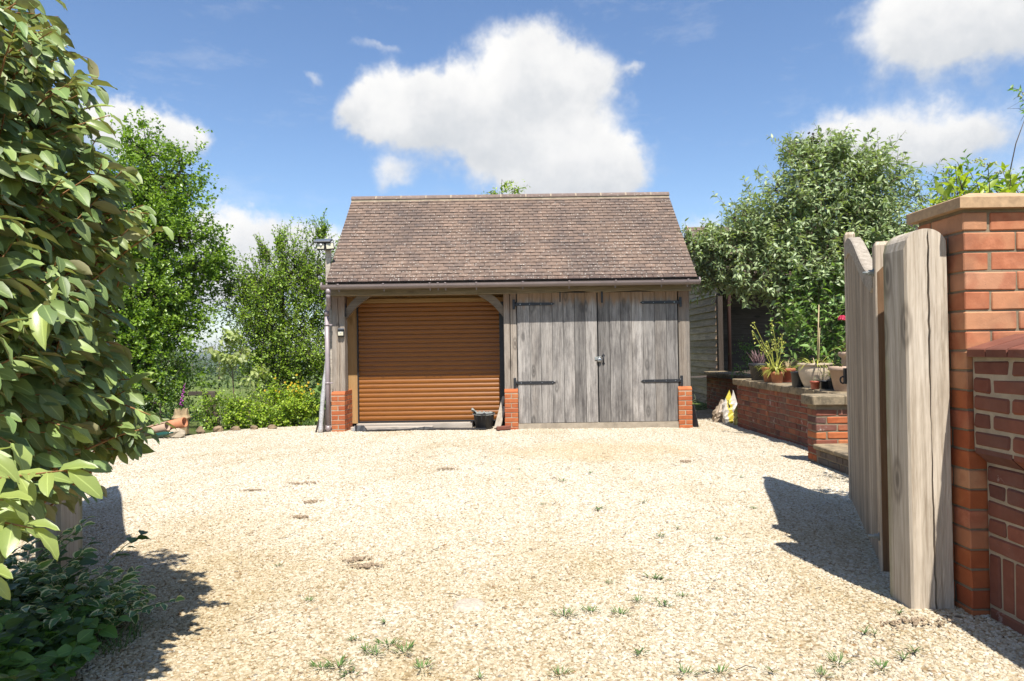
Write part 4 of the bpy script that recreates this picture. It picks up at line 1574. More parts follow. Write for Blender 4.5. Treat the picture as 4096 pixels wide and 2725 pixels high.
# ------------------------------------------------------------------ garden retaining wall
gw = thing('garden_wall', (3.8, 9.0, 0.05), 'long red brick garden wall with stone coping carrying flower pots', 'brick wall')
WX = 3.545
c_ = MB(); c_.bx(WX + 0.008, 3.90, 7.0, 10.80, -0.05, 0.68)
wc = c_.build('wall_core', M['mortar_dark'], gw)
for i in range(9):
    z0 = 0.012 + i * 0.0755
    z1 = z0 + 0.064
    if z1 > 0.68:
        break
    y = 10.805
    seq = [0.215, 0.1025] if i % 2 else [0.1025, 0.052, 0.215, 0.1025]
    q = 0
    while y > 7.15:
        L = seq[q] if q < len(seq) else (0.215 if (q + i) % 2 else 0.1025)
        brick(wc, M['brick_old'], WX, WX + 0.10, max(y - L, 7.05), y, z0, z1, ch=0.006, jit=0.003, wob=0.003)
        y -= L + 0.011
        q += 1
# far end face
for i in range(9):
    z0 = 0.012 + i * 0.0755
    if z0 + 0.064 > 0.68:
        break
    x = WX + 0.11
    while x < 4.0:
        brick(wc, M['brick_old'], x, x + 0.10, 10.72, 10.81, z0, z0 + 0.064)
        x += 0.112


def coping(y, y_end, x0, x1, z0, z1, parent, mat, step=(0.15, 0.30), axis='y'):
    while y > y_end + 0.05:
        L = random.uniform(*step)
        L = min(L, y - y_end)
        b = MB()
        b.cbox((0, 0, 0), (x1 - x0, L - 0.008, z1 - z0), 0.010, None, 0.0, 0.004)
        put('coping_stone', b.mesh('coping_stone', mat), parent, ((x0 + x1) / 2, y - L / 2, (z0 + z1) / 2 + random.uniform(-0.003, 0.003)), (0, random.uniform(-.006, .006), 0))
        y -= L


def coping_mat():
    m, k = new_mat('weathered coping stone')
    wp = k.node('ShaderNodeNewGeometry').outputs['Position']
    rn = rnd_of(k)
    c = k.ramp(rn, [(0.0, (0.27, 0.205, 0.125)), (0.5, (0.33, 0.255, 0.16)), (1.0, (0.25, 0.20, 0.135))])
    n = k.noise(wp, 9.0, 6.0, 0.7)
    n2 = k.noise(wp, 45.0, 4.0, 0.7)
    c = k.mix(k.map(n, 0.45, 0.65, 0, 0.75), c, (0.10, 0.085, 0.06))
    c = k.mix(k.map(n2, 0.58, 0.7, 0, 0.6), c, (0.42, 0.33, 0.20))
    finish(k, c, 0.95, k.m('ADD', n, k.m('MULTIPLY', n2, 0.5)), 0.7, 0.008, spec=0.15)
    return m


M['coping'] = coping_mat()
coping(10.86, 7.25, WX - 0.055, 3.93, 0.680, 0.775, gw, M['coping'])

# end pillar of the garden wall
pl = thing('wall_pillar', (3.45, 7.1, 0.06), 'short red brick pillar with thick stone cap at the near end of the garden wall', 'brick pillar')
QX, QY = 3.090, 6.975
c_ = MB(); c_.bx(QX + 0.007, 3.90, QY + 0.007, 7.19, -0.05, 0.68)
pc = c_.build('pillar_core', M['mortar_dark'], pl)
for i in range(9):
    z0 = 0.025 + i * 0.0775
    z1 = z0 + 0.064
    if z1 > 0.70:
        break
    mm = M['brick_old'] if random.random() < 0.45 else M['brick_orange']
    if i % 2:
        brick(pc, mm, QX, QX + 0.215, QY, QY + 0.1025, z0, z1, ch=0.007, jit=0.003)
        x = QX + 0.227
        brick(pc, mm, QX, QX + 0.1025, QY + 0.1135, QY + 0.215, z0, z1, ch=0.007, jit=0.003)
    else:
        brick(pc, mm, QX, QX + 0.1025, QY, QY + 0.215, z0, z1, ch=0.007, jit=0.003)
        x = QX + 0.1145
    while x < 3.85:
        mm = M['brick_orange'] if random.random() < 0.7 else M['brick_old']
        L = 0.215
        brick(pc, mm, x, min(x + L, 3.9), QY, QY + 0.1025, z0, z1, ch=0.008, jit=0.003)
        x += L + 0.012
x = QX - 0.055
while x < 3.88:
    L = min(0.33, 3.93 - x)
    b = MB()
    b.cbox((0, 0, 0), (L - 0.008, 0.30, 0.098), 0.010, None, 0.0, 0.004)
    put('coping_stone', b.mesh('coping_stone', M['coping']), pl, (x + L / 2, QY + 0.095, 0.727))
    x += L
# step block in front of the pillar
stp = thing('garden_step', (3.4, 6.3, 0.09), 'dark brick garden step with worn stone tread below the wall pillar', 'step')
c_ = MB(); c_.bx(3.085, 3.9, 5.2, 6.965, -0.02, 0.238)
sc_ = c_.build('step_core', M['mortar_dark'], stp)
for i in range(3):
    z0 = 0.022 + i * 0.0735
    y = 6.965 - (0.05 if i % 2 else 0)
    while y > 5.25:
        L = 0.1025 if random.random() < 0.6 else 0.215
        brick(sc_, M['brick_blue'], 3.078, 3.178, max(y - L, 5.2), y, z0, z0 + 0.063, ch=0.007, jit=0.003)
        y -= L + 0.012
coping(6.968, 5.2, 3.045, 3.9, 0.240, 0.288, stp, M['coping'], (0.35, 0.6))

# rear garden wall beyond the long one
g2 = thing('garden_wall', (4.3, 12.3, 0.0), 'further shadier length of red brick garden wall beside the weatherboarded barn', 'brick wall')
c_ = MB(); c_.bx(4.148, 4.45, 11.0, 14.6, -0.1, 0.70)
wc2 = c_.build('wall_core', M['mortar_dark'], g2)
for i in range(9):
    z0 = -0.03 + i * 0.0785
    y = 14.6
    q = i
    while y > 11.05:
        L = 0.215 if q % 2 else 0.1025
        brick(wc2, M['brick_old'], 4.14, 4.24, max(y - L, 11.0), y, z0, z0 + 0.067, ch=0.006, jit=0.003)
        y -= L + 0.012
        q += 1
coping(14.6, 11.0, 4.085, 4.5, 0.70, 0.762, g2, M['coping'])
rt = MB(); rt.bx(3.90, 4.4, 10.82, 11.0, -0.05, 0.70); rt.build('return_end', M['brick_old'], g2)

# raised bed behind the walls
def bed():
    b = MB()
    vs, fs = [], []
    xs = [3.88 + i * 0.45 for i in range(16)]
    ys = [5.0 + i * 0.45 for i in range(24)]
    for y in ys:
        for i, x in enumerate(xs):
            vs.append((x, y, 0.66 + 0.05 * math.sin(x * 2.1 + y) + 0.02 * (x - 3.9)))
    n = len(xs)
    for j in range(len(ys) - 1):
        for i in range(n - 1):
            a = j * n + i
            fs.append((a, a + 1, a + n + 1, a + n))
    b.add(vs, fs, 0, True)
    o = b.build('raised_bed_ground', M['soil'])
    o['kind'] = 'structure'


bed()

# ------------------------------------------------------------------ weatherboarded barn
barn = thing('barn', (8.0, 17.2, -0.05), 'old grey weatherboarded barn with brown tiled roof behind the garden shrub', 'barn')
BX, BY0, BY1 = 4.53, 15.0, 19.4
wl = MB(); wl.bx(BX + 0.002, BX + 0.06, BY0, BY1, -0.15, 2.40)
bwall = wl.build('wall', M['dark_post'], barn)
bb = MB()
bb.prism([(-0.002, 0.0), (-0.052, 0.0), (-0.014, 0.185), (-0.002, 0.185)], 1, -2.2, 2.2)
bbm = [bb.mesh('board', M['weatherboard'])]
for i in range(16):
    put('board', bbm[0], bwall, (BX, 17.2, -0.14 + i * 0.158), (random.uniform(-.002, .002), random.uniform(-.012, .012), random.uniform(-.002, .002)))
tr = MB(); tr.bx(BX - 0.06, BX + 0.06, BY0 - 0.02, BY1, 2.402, 2.455); tr.build('wall_plate', M['grey_timber'], barn)
# gable above, boarded
gb = MB(); gb.prism([(BY0 + 0.05, 2.46), (BY1 - 0.05, 2.46), (17.2, 4.22)], 0, BX + 0.06, BX + 0.10)
gbl = gb.build('gable', M['dark_post'], barn)
for i in range(11):
    z0 = 2.46 + i * 0.155
    half = 2.15 * (4.25 - z0) / 1.79
    half2 = 2.15 * (4.25 - z0 - 0.155) / 1.79
    b = MB()
    vs = []
    for (xx, zz) in ((BX + 0.058, z0), (BX + 0.024, z0), (BX + 0.046, z0 + 0.178), (BX + 0.058, z0 + 0.178)):
        h_ = half if zz == z0 else max(0.05, half2)
        vs += [(xx, 17.2 - h_, zz), (xx, 17.2 + h_, zz)]
    b.add(vs, [(0, 1, 3, 2), (2, 3, 5, 4), (4, 5, 7, 6), (6, 7, 1, 0), (0, 2, 4, 6), (1, 3, 5, 7)])
    b.build('board', M['weatherboard'], gbl)
# roof
bs = math.atan2(4.32 - 2.80, 17.2 - 14.85)
brf = MB()
brf.prism([(14.83, 2.79), (17.2, 4.30), (19.57, 2.79), (19.57, 2.72), (17.2, 4.22), (14.83, 2.72)], 0, BX - 0.05, 12.5)
broof = brf.build('roof', M['dark_post'], barn)
ts = MB()
BL = math.hypot(4.32 - 2.80, 17.2 - 14.85)
nr = int(BL / 0.10)
ub = Vector((0, math.cos(bs), math.sin(bs)))
nb_ = Vector((0, -math.sin(bs), math.cos(bs)))
for r_ in range(nr):
    x = BX - 0.07 - (0.08 if r_ % 2 else 0)
    while x < 9.5:
        c = Vector((x + 0.0825, 14.83, 2.80)) + ub * (r_ * 0.10) + nb_ * 0.006
        ts.box(c + ub * 0.06 + nb_ * random.uniform(0.002, 0.010), (0.161, 0.125, 0.013), Matrix.Rotation(bs - 0.09, 3, 'X'), random.random())
        x += 0.165
ts.build('tile_field', M['tile'], broof, kind='stuff')
vb = MB(); vb.prism([(14.80, 2.72), (17.2, 4.25), (17.2, 4.33), (14.80, 2.81)], 0, BX - 0.085, BX - 0.055); vb.build('verge_board', M['weatherboard'], barn)
# recessed front in shade
bk_ = MB(); bk_.bx(BX + 0.06, 9.0, 16.30, 16.36, -0.1, 2.9)
bback = bk_.build('wall', M['dark_post'], barn)
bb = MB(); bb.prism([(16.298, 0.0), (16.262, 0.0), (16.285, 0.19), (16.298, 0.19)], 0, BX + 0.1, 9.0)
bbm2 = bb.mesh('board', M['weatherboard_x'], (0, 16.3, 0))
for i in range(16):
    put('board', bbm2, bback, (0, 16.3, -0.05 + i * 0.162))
po = MB(); po.cbox((BX + 0.035, BY0 - 0.035, 1.15), (0.11, 0.10, 2.6), 0.008); po.build('corner_post', M['dark_post'], barn)
fa = MB(); fa.bx(BX + 0.0, 9.0, 14.86, 14.90, 2.60, 2.74); fa.build('fascia', M['dark_post'], barn)
bg_ = MB(); bg_.tube([(BX, 14.80, 2.70), (9.0, 14.80, 2.70)], 0.055, 10); bg_.build('gutter', M['brown_pipe'], barn)
bd = MB(); bd.tube([(BX + 0.24, 14.84, 2.68), (BX + 0.24, 14.90, 2.50), (BX + 0.24, 14.97, 2.3), (BX + 0.24, 14.97, 0.0)], 0.04, 10); bd.build('downpipe', M['brown_pipe'], barn)

# ------------------------------------------------------------------ security lights
sl_ = thing('security_light', (-2.717, 10.875, 1.55), 'small black solar lamp fixed to the left oak post of the garage', 'security light')
b = MB(); b.cbox((-2.717, 10.855, 1.590), (0.104, 0.05, 0.125), 0.012); b.build('housing', M['black_plastic'], sl_)
b = MB(); b.cbox((-2.717, 10.826, 1.578), (0.084, 0.008, 0.060), 0.004); b.build('lens', M['glass_panel'], sl_)
b = MB(); b.lathe([(0.010, 0.0), (0.008, 0.006), (0.0, 0.009)], (-2.715, 10.822, 1.60), 12, mat=Matrix.Rotation(R(90), 3, 'X')); b.build('sensor', M['white_plastic'], sl_)
b = MB(); b.cbox((-2.717, 10.845, 1.656), (0.098, 0.055, 0.006), 0.002, Matrix.Rotation(R(20), 3, 'X')); b.build('solar_panel', M['solar'], sl_)

sp_ = thing('light_pole', (-2.975, 11.02, 0.0), 'square timber pole carrying the solar floodlight at the left verge of the garage', 'pole')
b = MB(); b.cbox((-2.955, 11.05, 2.50), (0.082, 0.082, 1.05), 0.006); b.build('pole', M['grey_timber'], sp_)
b = MB(); b.cbox((-2.93, 11.05, 1.02), (0.082, 0.082, 1.91), 0.006); b.build('lower_pole', M['grey_timber'], sp_)
fl = thing('floodlight', (-2.98, 10.95, 2.98), 'twin-headed solar floodlight on the timber pole beside the garage roof', 'floodlight')
b = MB(); b.cbox((-3.01, 10.94, 3.075), (0.275, 0.17, 0.022), 0.004, Matrix.Rotation(R(22), 3, 'X')); b.build('panel_frame', M['black_plastic'], fl)
b = MB(); b.cbox((-3.01, 10.936, 3.088), (0.255, 0.15, 0.006), 0.002, Matrix.Rotation(R(22), 3, 'X')); b.build('solar_panel', M['zinc'], fl)
b = MB(); b.tube([(-2.975, 10.98, 3.06), (-2.975, 10.95, 2.99)], 0.018, 8); b.build('bracket', M['black_plastic'], fl)
for (cx_, rz_, nm) in ((-3.035, -0.12, 0), (-2.895, 0.22, 1)):
    mt = Matrix.Rotation(rz_, 3, 'Z') @ Matrix.Rotation(R(-6), 3, 'X') @ Matrix.Rotation(R(-6 if nm else 2), 3, 'Y')
    b = MB(); b.cbox((cx_, 10.92, 2.985), (0.135, 0.045, 0.115), 0.006, mt); hd = b.build('lamp_head', M['black_plastic'], fl)
    b = MB(); b.cbox(Vector((cx_, 10.92, 2.985)) + mt @ Vector((0, -0.024, -0.002)), (0.112, 0.006, 0.088), 0.003, mt); b.build('lens', M['glass_panel'], hd)
b = MB(); b.lathe([(0.0, 0.02), (0.016, 0.014), (0.022, 0.0), (0.016, -0.014), (0.0, -0.02)], (-3.03, 10.885, 3.005), 12); b.build('sensor', M['white_plastic'], fl)

# ------------------------------------------------------------------ clutter round the garage door
def wb(name, label, cat, mat, build, origin):
    b = MB()
    build(b)
    o = b.build(name, mat, origin=origin)
    return tag(o, label, cat)


wb('timber_baulk', 'long grey timber baulk lying under the roller door', 'timber', M['grey_timber'], lambda b: b.cbox((-1.61, 11.22, 0.062), (1.90, 0.13, 0.09), 0.006), (-1.61, 11.3, 0.02))
wb('loose_plank', 'short pale plank lying in front of the grey baulk', 'plank', M['grey_timber'], lambda b: b.cbox((-1.96, 11.06, 0.048), (1.32, 0.10, 0.048), 0.004, Matrix.Rotation(0.01, 3, 'Z')), (-1.9, 11.0, 0.02))


def film(b):
    rr = random.Random(5)
    n = 46
    vs = []
    for i in range(n + 1):
        x = -2.58 + 2.15 * i / n
        amp = 0.012 + 0.035 * max(0, math.sin(x * 4.1 + 1.2)) ** 3 + (0.075 if -2.55 < x < -2.36 else 0)
        y0 = 10.93 + 0.04 * math.sin(x * 3.3) + rr.uniform(-.02, .02)
        for q, (dy_, dz_) in enumerate(((0.0, 0.004), (0.05, amp), (0.11, amp * 0.5 + rr.uniform(0, .01)), (0.17, 0.01), (0.17, 0.002), (0.05, amp - 0.006))):
            vs.append((x + rr.uniform(-.01, .01), y0 + dy_, 0.022 + dz_))
    fs = []
    for i in range(n):
        for q in range(6):
            a, c = i * 6 + q, i * 6 + (q + 1) % 6
            fs.append((a, c, c + 6, a + 6))
    b.add(vs, fs)


wb('plastic_sheet', 'crumpled black plastic sheet lying along the foot of the roller door', 'plastic sheet', M['black_plastic'], film, (-1.5, 11.0, 0.02))

bk = thing('builders_bucket', (-0.475, 11.10, 0.012), 'black builders bucket with rubble sacking, standing at the right of the roller door', 'bucket')
b = MB()
b.lathe([(0.0, 0.004), (0.128, 0.0), (0.134, 0.006), (0.166, 0.235), (0.180, 0.238), (0.183, 0.252), (0.178, 0.258), (0.166, 0.256), (0.160, 0.232), (0.13, 0.02), (0.0, 0.02)], (-0.475, 11.10, 0.012), 28)
b.build('tub', M['black_plastic'], bk)
b = MB()
for q in range(14):
    a = q * 2 * math.pi / 14
    p0, p1 = 0.1365, 0.1655
    b.tube([(-0.475 + math.cos(a) * p0, 11.10 + math.sin(a) * p0, 0.03), (-0.475 + math.cos(a) * p1, 11.10 + math.sin(a) * p1, 0.238)], 0.0022, 4)
b.build('tub_ribs', M['black_plastic'], bk, kind='stuff')
b = MB()
hp_ = [(-0.475 + 0.182 * math.cos(a), 11.10 - 0.02 + 0.182 * math.sin(a) * 0.5 - 0.06, 0.262 - 0.02 * abs(math.sin(a))) for a in [math.pi + i * math.pi / 10 for i in range(11)]]
b.tube(hp_, 0.004, 6)
b.build('handle', M['zinc_dull'], bk)


def sacking(b):
    rr = random.Random(3)
    cx_, cy_ = -0.475, 11.10
    nu, nv = 14, 8
    vs = []
    for i in range(nu + 1):
        for j_ in range(nv + 1):
            u = -0.20 + 0.34 * i / nu
            v = -0.12 + 0.24 * j_ / nv
            z = 0.262 + 0.028 * math.sin(i * 0.9 + j_ * 0.5) * math.cos(j_ * 1.1) + rr.uniform(-.006, .006)
            if u < -0.10:
                z += (-0.10 - u) * 0.7
                v *= 0.55
            vs.append((cx_ + u, cy_ + v, z))
    top = len(vs)
    vs += [(x, y, z - 0.012) for x, y, z in vs]
    fs = []
    n = nv + 1
    for i in range(nu):
        for j_ in range(nv):
            a = i * n + j_
            fs.append((a, a + 1, a + n + 1, a + n))
            fs.append((top + a, top + a + n, top + a + n + 1, top + a + 1))
    for i in range(nu):
        for j_ in (0, nv):
            a = i * n + j_
            fs.append((a, a + n, top + a + n, top + a))
    for j_ in range(nv):
        for i in (0, nu):
            a = i * n + j_
            fs.append((a, a + 1, top + a + 1, top + a))
    b.add(vs, fs, 0, True)


wb('rubble_sheet', 'crumpled grey sheet stuffed into the black bucket', 'sheet', M['zinc_dull'], sacking, (-0.475, 11.1, 0.27))


def lean(p0, p1, w_, t_):
    def f(b):
        a, c = Vector(p0), Vector(p1)
        d = (c - a)
        L = d.length
        q = d.normalized().to_track_quat('Z', 'Y').to_matrix()
        b.cbox((a + c) / 2, (w_, t_, L), 0.003, q)
    return f


M['grey_timber_z'] = wood_mat('grey leaning offcut', 2, (0.55, 0.49, 0.40), (0.33, 0.27, 0.21), knots=False)
for i, (p0, p1, w_, t_, lab) in enumerate((
        ((-0.285, 11.02, 0.02), (-0.145, 11.25, 0.52), 0.055, 0.022, 'taller grey timber offcut leaning beside the bucket'),
        ((-0.235, 10.99, 0.02), (-0.135, 11.16, 0.36), 0.060, 0.022, 'shorter grey timber offcut leaning nearest the middle brick plinth'))):
    wb('timber_offcut', lab, 'timber', M['grey_timber_z'], lean(p0, p1, w_, t_), p0)['group'] = 'offcuts by the bucket'
wb('loose_brick', 'loose worn brick lying on the gravel by the middle plinth', 'brick', M['brick_brown'], lambda b: b.cbox((-0.155, 10.80, 0.050), (0.225, 0.10, 0.066), 0.012, Matrix.Rotation(0.12, 3, 'Z') @ Matrix.Rotation(-0.08, 3, 'Y'), 0, 0.004), (-0.155, 10.8, 0.02))
M['green_glass'] = simple('green bottle glass', (0.010, 0.06, 0.038), 0.08, 0.1, spec=0.8)
wb('green_bottle', 'small green glass bottle lying behind the loose brick', 'bottle', M['green_glass'], lambda b: b.lathe([(0.0, 0.0), (0.035, 0.0), (0.037, 0.01), (0.037, 0.10), (0.030, 0.125), (0.014, 0.15), (0.013, 0.19), (0.0, 0.19)], (-0.12, 10.99, 0.052), 14, mat=Matrix.Rotation(R(88), 3, 'Y')), (-0.12, 10.99, 0.02))

# leaning pole wrapped in silver film and two dark sticks at the left corner
M['silver_wrap'] = simple('silver plastic wrap', (0.50, 0.48, 0.46), 0.32, 0.3, 40.0, 0.5, metal=0.25)
wb('wrapped_pole', 'long pole wrapped in silvery plastic leaning by the garage downpipe', 'pole', M['silver_wrap'],
   lambda b: b.tube([(-3.02 + 0.085 * t - 0.02 * math.sin(t * 3), 10.70 + 0.2 * t, 0.0 + 1.22 * t) for t in [i / 14 for i in range(15)]], [0.036 + 0.004 * math.sin(i * 2.1) for i in range(15)], 10), (-3.02, 10.7, 0.02))
for i, (p0, p1, r_, lab) in enumerate((((-3.12, 10.78, 0.0), (-2.985, 10.95, 0.66), 0.016, 'dark stick leaning left of the silver-wrapped pole'),
                                       ((-2.985, 10.74, 0.0), (-2.965, 10.92, 0.50), 0.020, 'brown stake leaning between wrapped pole and downpipe'))):
    wb('stake', lab, 'stake', M['dark_post'], lambda b: b.tube([p0, p1], r_, 6, smooth=False), p0)
wb('slate_offcut', 'dark slate slab leaning against the right brick plinth of the garage', 'slate', M['black_iron'], lean((2.915, 10.93, 0.0), (2.862, 10.98, 0.36), 0.018, 0.11), (2.93, 10.95, 0.0))

# ------------------------------------------------------------------ pots on the wall
def pot_profile(r0, r1, h, rim, lip=0.012):
    return [(0.0, 0.0), (r0, 0.0), (r0 + 0.003, 0.004), (r1 - 0.004, h - rim), (r1 + lip - 0.004, h - rim), (r1 + lip, h - rim + 0.006), (r1 + lip, h - 0.005), (r1 + lip - 0.005, h), (r1 - 0.010, h), (r1 - 0.014, h - 0.03), (r1 - 0.02, h - 0.04)]


def pot(name, x, y, prof, mat, label, z=0.777, soil_r=None, soil_z=None, group='pots on the garden wall', n=24):
    t = thing(name, (x, y, z), label, 'flower pot', group)
    b = MB(); b.lathe(prof, (x, y, z), n); b.build('pot', mat, t)
    rs, zs = soil_r or prof[-1][0], soil_z or prof[-1][1]
    b = MB(); b.lathe([(rs + 0.002, zs), (rs * 0.5, zs + 0.008), (0.0, zs + 0.012)], (x, y, z), n); b.build('soil', M['soil'], t)
    return t


def ribbed_pot():
    pr = []
    H = 0.295
    for i in range(41):
        t = i / 40
        r = 0.118 + 0.072 * math.sin(min(1.0, t * 1.06) * math.pi * 0.5) - 0.012 * max(0, t - 0.72) / 0.28
        rib = 0.0022 * math.sin(t * 2 * math.pi * 17) if 0.15 < t < 0.9 else 0
        pr.append((r + rib, t * (H - 0.03)))
    pr = [(0.0, 0.0)] + pr + [(0.196, H - 0.028), (0.200, H - 0.015), (0.197, H), (0.180, H), (0.172, H - 0.05)]
    return pr


M['pale_clay'] = simple('pale weathered clay', (0.53, 0.425, 0.305), 0.85, 0.16, 9.0, 0.25)
M['pale_clay2'] = simple('buff pink clay', (0.45, 0.315, 0.225), 0.85, 0.18, 9.0, 0.25)
POTS = {}
POTS['black1'] = pot('plant_pot', 3.66, 10.15, pot_profile(0.10, 0.135, 0.255, 0.045), M['black_plastic'], 'large black plastic pot with dry heather, leftmost on the garden wall')
POTS['terraL'] = pot('plant_pot', 3.66, 9.72, pot_profile(0.075, 0.102, 0.21, 0.04), M['terracotta'], 'taller terracotta pot tucked behind the grassy terracotta pot')
POTS['terra'] = pot('plant_pot', 3.64, 9.40, pot_profile(0.066, 0.086, 0.155, 0.035), M['terracotta'], 'terracotta pot overflowing with yellow grassy leaves on the garden wall')
POTS['terraR'] = pot('plant_pot', 3.84, 9.55, pot_profile(0.075, 0.10, 0.195, 0.04), M['terracotta_red'], 'red plastic pot right behind the grassy terracotta pot')
POTS['black2'] = pot('plant_pot', 3.545, 8.49, pot_profile(0.066, 0.082, 0.185, 0.02, 0.004), M['black_plastic'], 'plain tall black pot standing left of the big ribbed pot')
POTS['big'] = pot('plant_pot', 3.66, 8.27, ribbed_pot(), M['pale_clay'], 'big pale ribbed clay pot with strappy leaves on the garden wall', n=36)
POTS['small'] = pot('plant_pot', 3.527, 7.97, pot_profile(0.040, 0.054, 0.095, 0.022, 0.004), M['terracotta_red'], 'tiny red pot with a seedling in front of the big ribbed pot')
POTS['blackR'] = pot('plant_pot', 3.70, 7.84, pot_profile(0.066, 0.078, 0.118, 0.02, 0.004), M['black_plastic'], 'low black pot with yellow-green shoots right of the big ribbed pot')
POTS['blackS'] = pot('plant_pot', 3.66, 7.99, pot_profile(0.045, 0.055, 0.10, 0.02, 0.003), M['black_plastic'], 'small black pot squeezed between the ribbed pot and the low black pot')
POTS['tall'] = pot('plant_pot', 3.66, 7.60, pot_profile(0.075, 0.128, 0.27, 0.04, 0.010), M['pale_clay2'], 'tall tapering buff clay pot at the near end of the garden wall')
POTS['urn'] = pot('plant_pot', 3.92, 7.75, [(0.0, 0.0), (0.11, 0.0), (0.13, 0.05), (0.165, 0.22), (0.17, 0.33), (0.165, 0.36), (0.20, 0.385), (0.205, 0.42), (0.19, 0.43), (0.165, 0.43), (0.155, 0.39)], M['pale_clay2'], 'round-shouldered buff urn behind the tall tapering clay pot')

# sacks of compost leaning in the corner by the wall end
def sack(b, c, wd, dp, h, seed, lean_=0.0, top=0.25):
    rr = random.Random(seed)
    n, rows = 16, 11
    vs = []
    for j_ in range(rows):
        t = j_ / (rows - 1)
        sw = (1.0 + 0.12 * math.sin(t * 3.1)) * (1 - 0.75 * max(0, t - 0.55) / 0.45)
        sd = (1.0 + 0.10 * math.sin(t * 3.1)) * (1 - 0.92 * max(0, t - 0.45) / 0.55)
        for i in range(n):
            a = 2 * math.pi * i / n
            ww = 1 + rr.uniform(-.15, .15) + 0.10 * math.sin(a * 3 + seed + t * 4)
            ca, sa = math.cos(a), math.sin(a)
            vs.append((c[0] + lean_ * t + wd / 2 * sw * ww * abs(ca) ** 0.7 * (1 if ca > 0 else -1), c[1] + dp / 2 * sd * ww * abs(sa) ** 0.7 * (1 if sa > 0 else -1), c[2] + h * t * (1 + 0.12 * math.sin(a * 2 + seed) * t) + rr.uniform(-.012, .012)))
    fs = [(j_ * n + i, j_ * n + (i + 1) % n, (j_ + 1) * n + (i + 1) % n, (j_ + 1) * n + i) for j_ in range(rows - 1) for i in range(n)]
    fs += [tuple(range(n))[::-1], tuple((rows - 1) * n + i for i in range(n))]
    b.add(vs, fs, 0, False)


def sack_mat():
    m, k = new_mat('printed compost sack')
    v = k.node('ShaderNodeTexCoord').outputs['Object']
    x, y, z = k.sep(v)
    n = k.noise(v, 14.0, 5.0, 0.6)
    c = k.mix(k.map(n, 0.3, 0.7), (0.62, 0.58, 0.52), (0.50, 0.45, 0.38))
    yl = k.m('ADD', x, k.m('MULTIPLY', k.m('SUBTRACT', n, 0.5), 0.12))
    c = k.mix(k.map(k.m('ABSOLUTE', k.m('ADD', yl, k.m('MULTIPLY', z, 0.05))), 0.035, 0.045, 1.0, 0.0), c, (0.60, 0.49, 0.07))
    bl = k.m('MULTIPLY', k.map(k.m('ABSOLUTE', k.m('ADD', yl, 0.028)), 0.008, 0.013, 1.0, 0.0), k.map(k.m('ABSOLUTE', k.m('SUBTRACT', z, 0.33)), 0.06, 0.07, 1.0, 0.0))
    c = k.mix(bl, c, (0.03, 0.03, 0.03))
    finish(k, c, 0.35, n, 0.4, 0.01, spec=0.4)
    return m


M['sack'] = sack_mat()
M['sack_dull'] = simple('dusty plastic sack', (0.36, 0.28, 0.20), 0.5, 0.25, 10.0, 0.5)
M['sack_yellow'] = simple('faded yellow sack', (0.42, 0.35, 0.10), 0.5, 0.35, 8.0, 0.5)
wb('compost_sack', 'white and yellow compost sack standing against the end of the garden wall', 'sack', M['sack'], lambda b: sack(b, (3.60, 11.35, 0.0), 0.24, 0.18, 0.50, 2, 0.03), (3.60, 11.35, 0.0))
wb('compost_sack', 'dusty brown sack slumped left of the white and yellow one', 'sack', M['sack_dull'], lambda b: sack(b, (3.50, 11.62, 0.0), 0.20, 0.2, 0.34, 4, 0.06), (3.50, 11.62, 0.0))
wb('compost_sack', 'faded yellow sack squeezed against the wall corner at right', 'sack', M['sack_yellow'], lambda b: sack(b, (3.625, 11.0, 0.0), 0.15, 0.16, 0.36, 8, 0.03), (3.625, 11.0, 0.0))

# ------------------------------------------------------------------ chimney pot, drain pipes and stones at the left bed edge
M['chimney_clay'] = simple('sooty buff chimney clay', (0.37, 0.27, 0.145), 0.85, 0.4, 6.0, 0.3)
cpz = 0.0


def chimney(b):
    # octagonal pot with crown-shaped top, standing on a square foot
    cx_, cy_ = -5.33, 10.98
    n = 8
    K = 0.74
    prof = [(r_ * K, z_ * K) for r_, z_ in [(0.0, 0.0), (0.150, 0.0), (0.150, 0.20), (0.165, 0.215), (0.165, 0.235), (0.150, 0.25), (0.152, 0.31), (0.185, 0.335), (0.190, 0.355), (0.165, 0.395), (0.160, 0.41), (0.145, 0.415)]]
    rotm = Matrix.Rotation(R(22.5), 3, 'Z')
    b.lathe(prof, (cx_, cy_, 0.01), n, 0, False, rotm)
    for q in range(n):
        a = 2 * math.pi * (q + 0.5) / n + R(22.5)
        rot = Matrix.Rotation(a, 3, 'Z')
        pts = [(-0.056, 0.0), (0.056, 0.0), (0.054, 0.05), (0.038, 0.085), (0.015, 0.125), (-0.015, 0.125), (-0.038, 0.085), (-0.054, 0.05)]
        vs = []
        for r_ in (0.140, 0.110):
            for (s_, z_) in pts:
                k_ = 1 - z_ * 1.2
                vs.append(Vector((cx_, cy_, 0.312)) + rot @ Vector((r_ * K * (1 - 0.55 * z_), s_ * k_ * K, z_ * K * 1.15)))
        m_ = len(pts)
        b.add(vs, [tuple(range(m_)), tuple(range(m_, 2 * m_))] + [(i, (i + 1) % m_, m_ + (i + 1) % m_, m_ + i) for i in range(m_)])
    b.lathe([(0.098, 0.30), (0.085, 0.36), (0.07, 0.36), (0.08, 0.30)], (cx_, cy_, 0.01), 8, 0, False, rotm)


wb('chimney_pot', 'old buff crown-topped chimney pot standing at the left edge of the gravel', 'chimney pot', M['chimney_clay'], chimney, (-5.33, 10.98, 0.0))


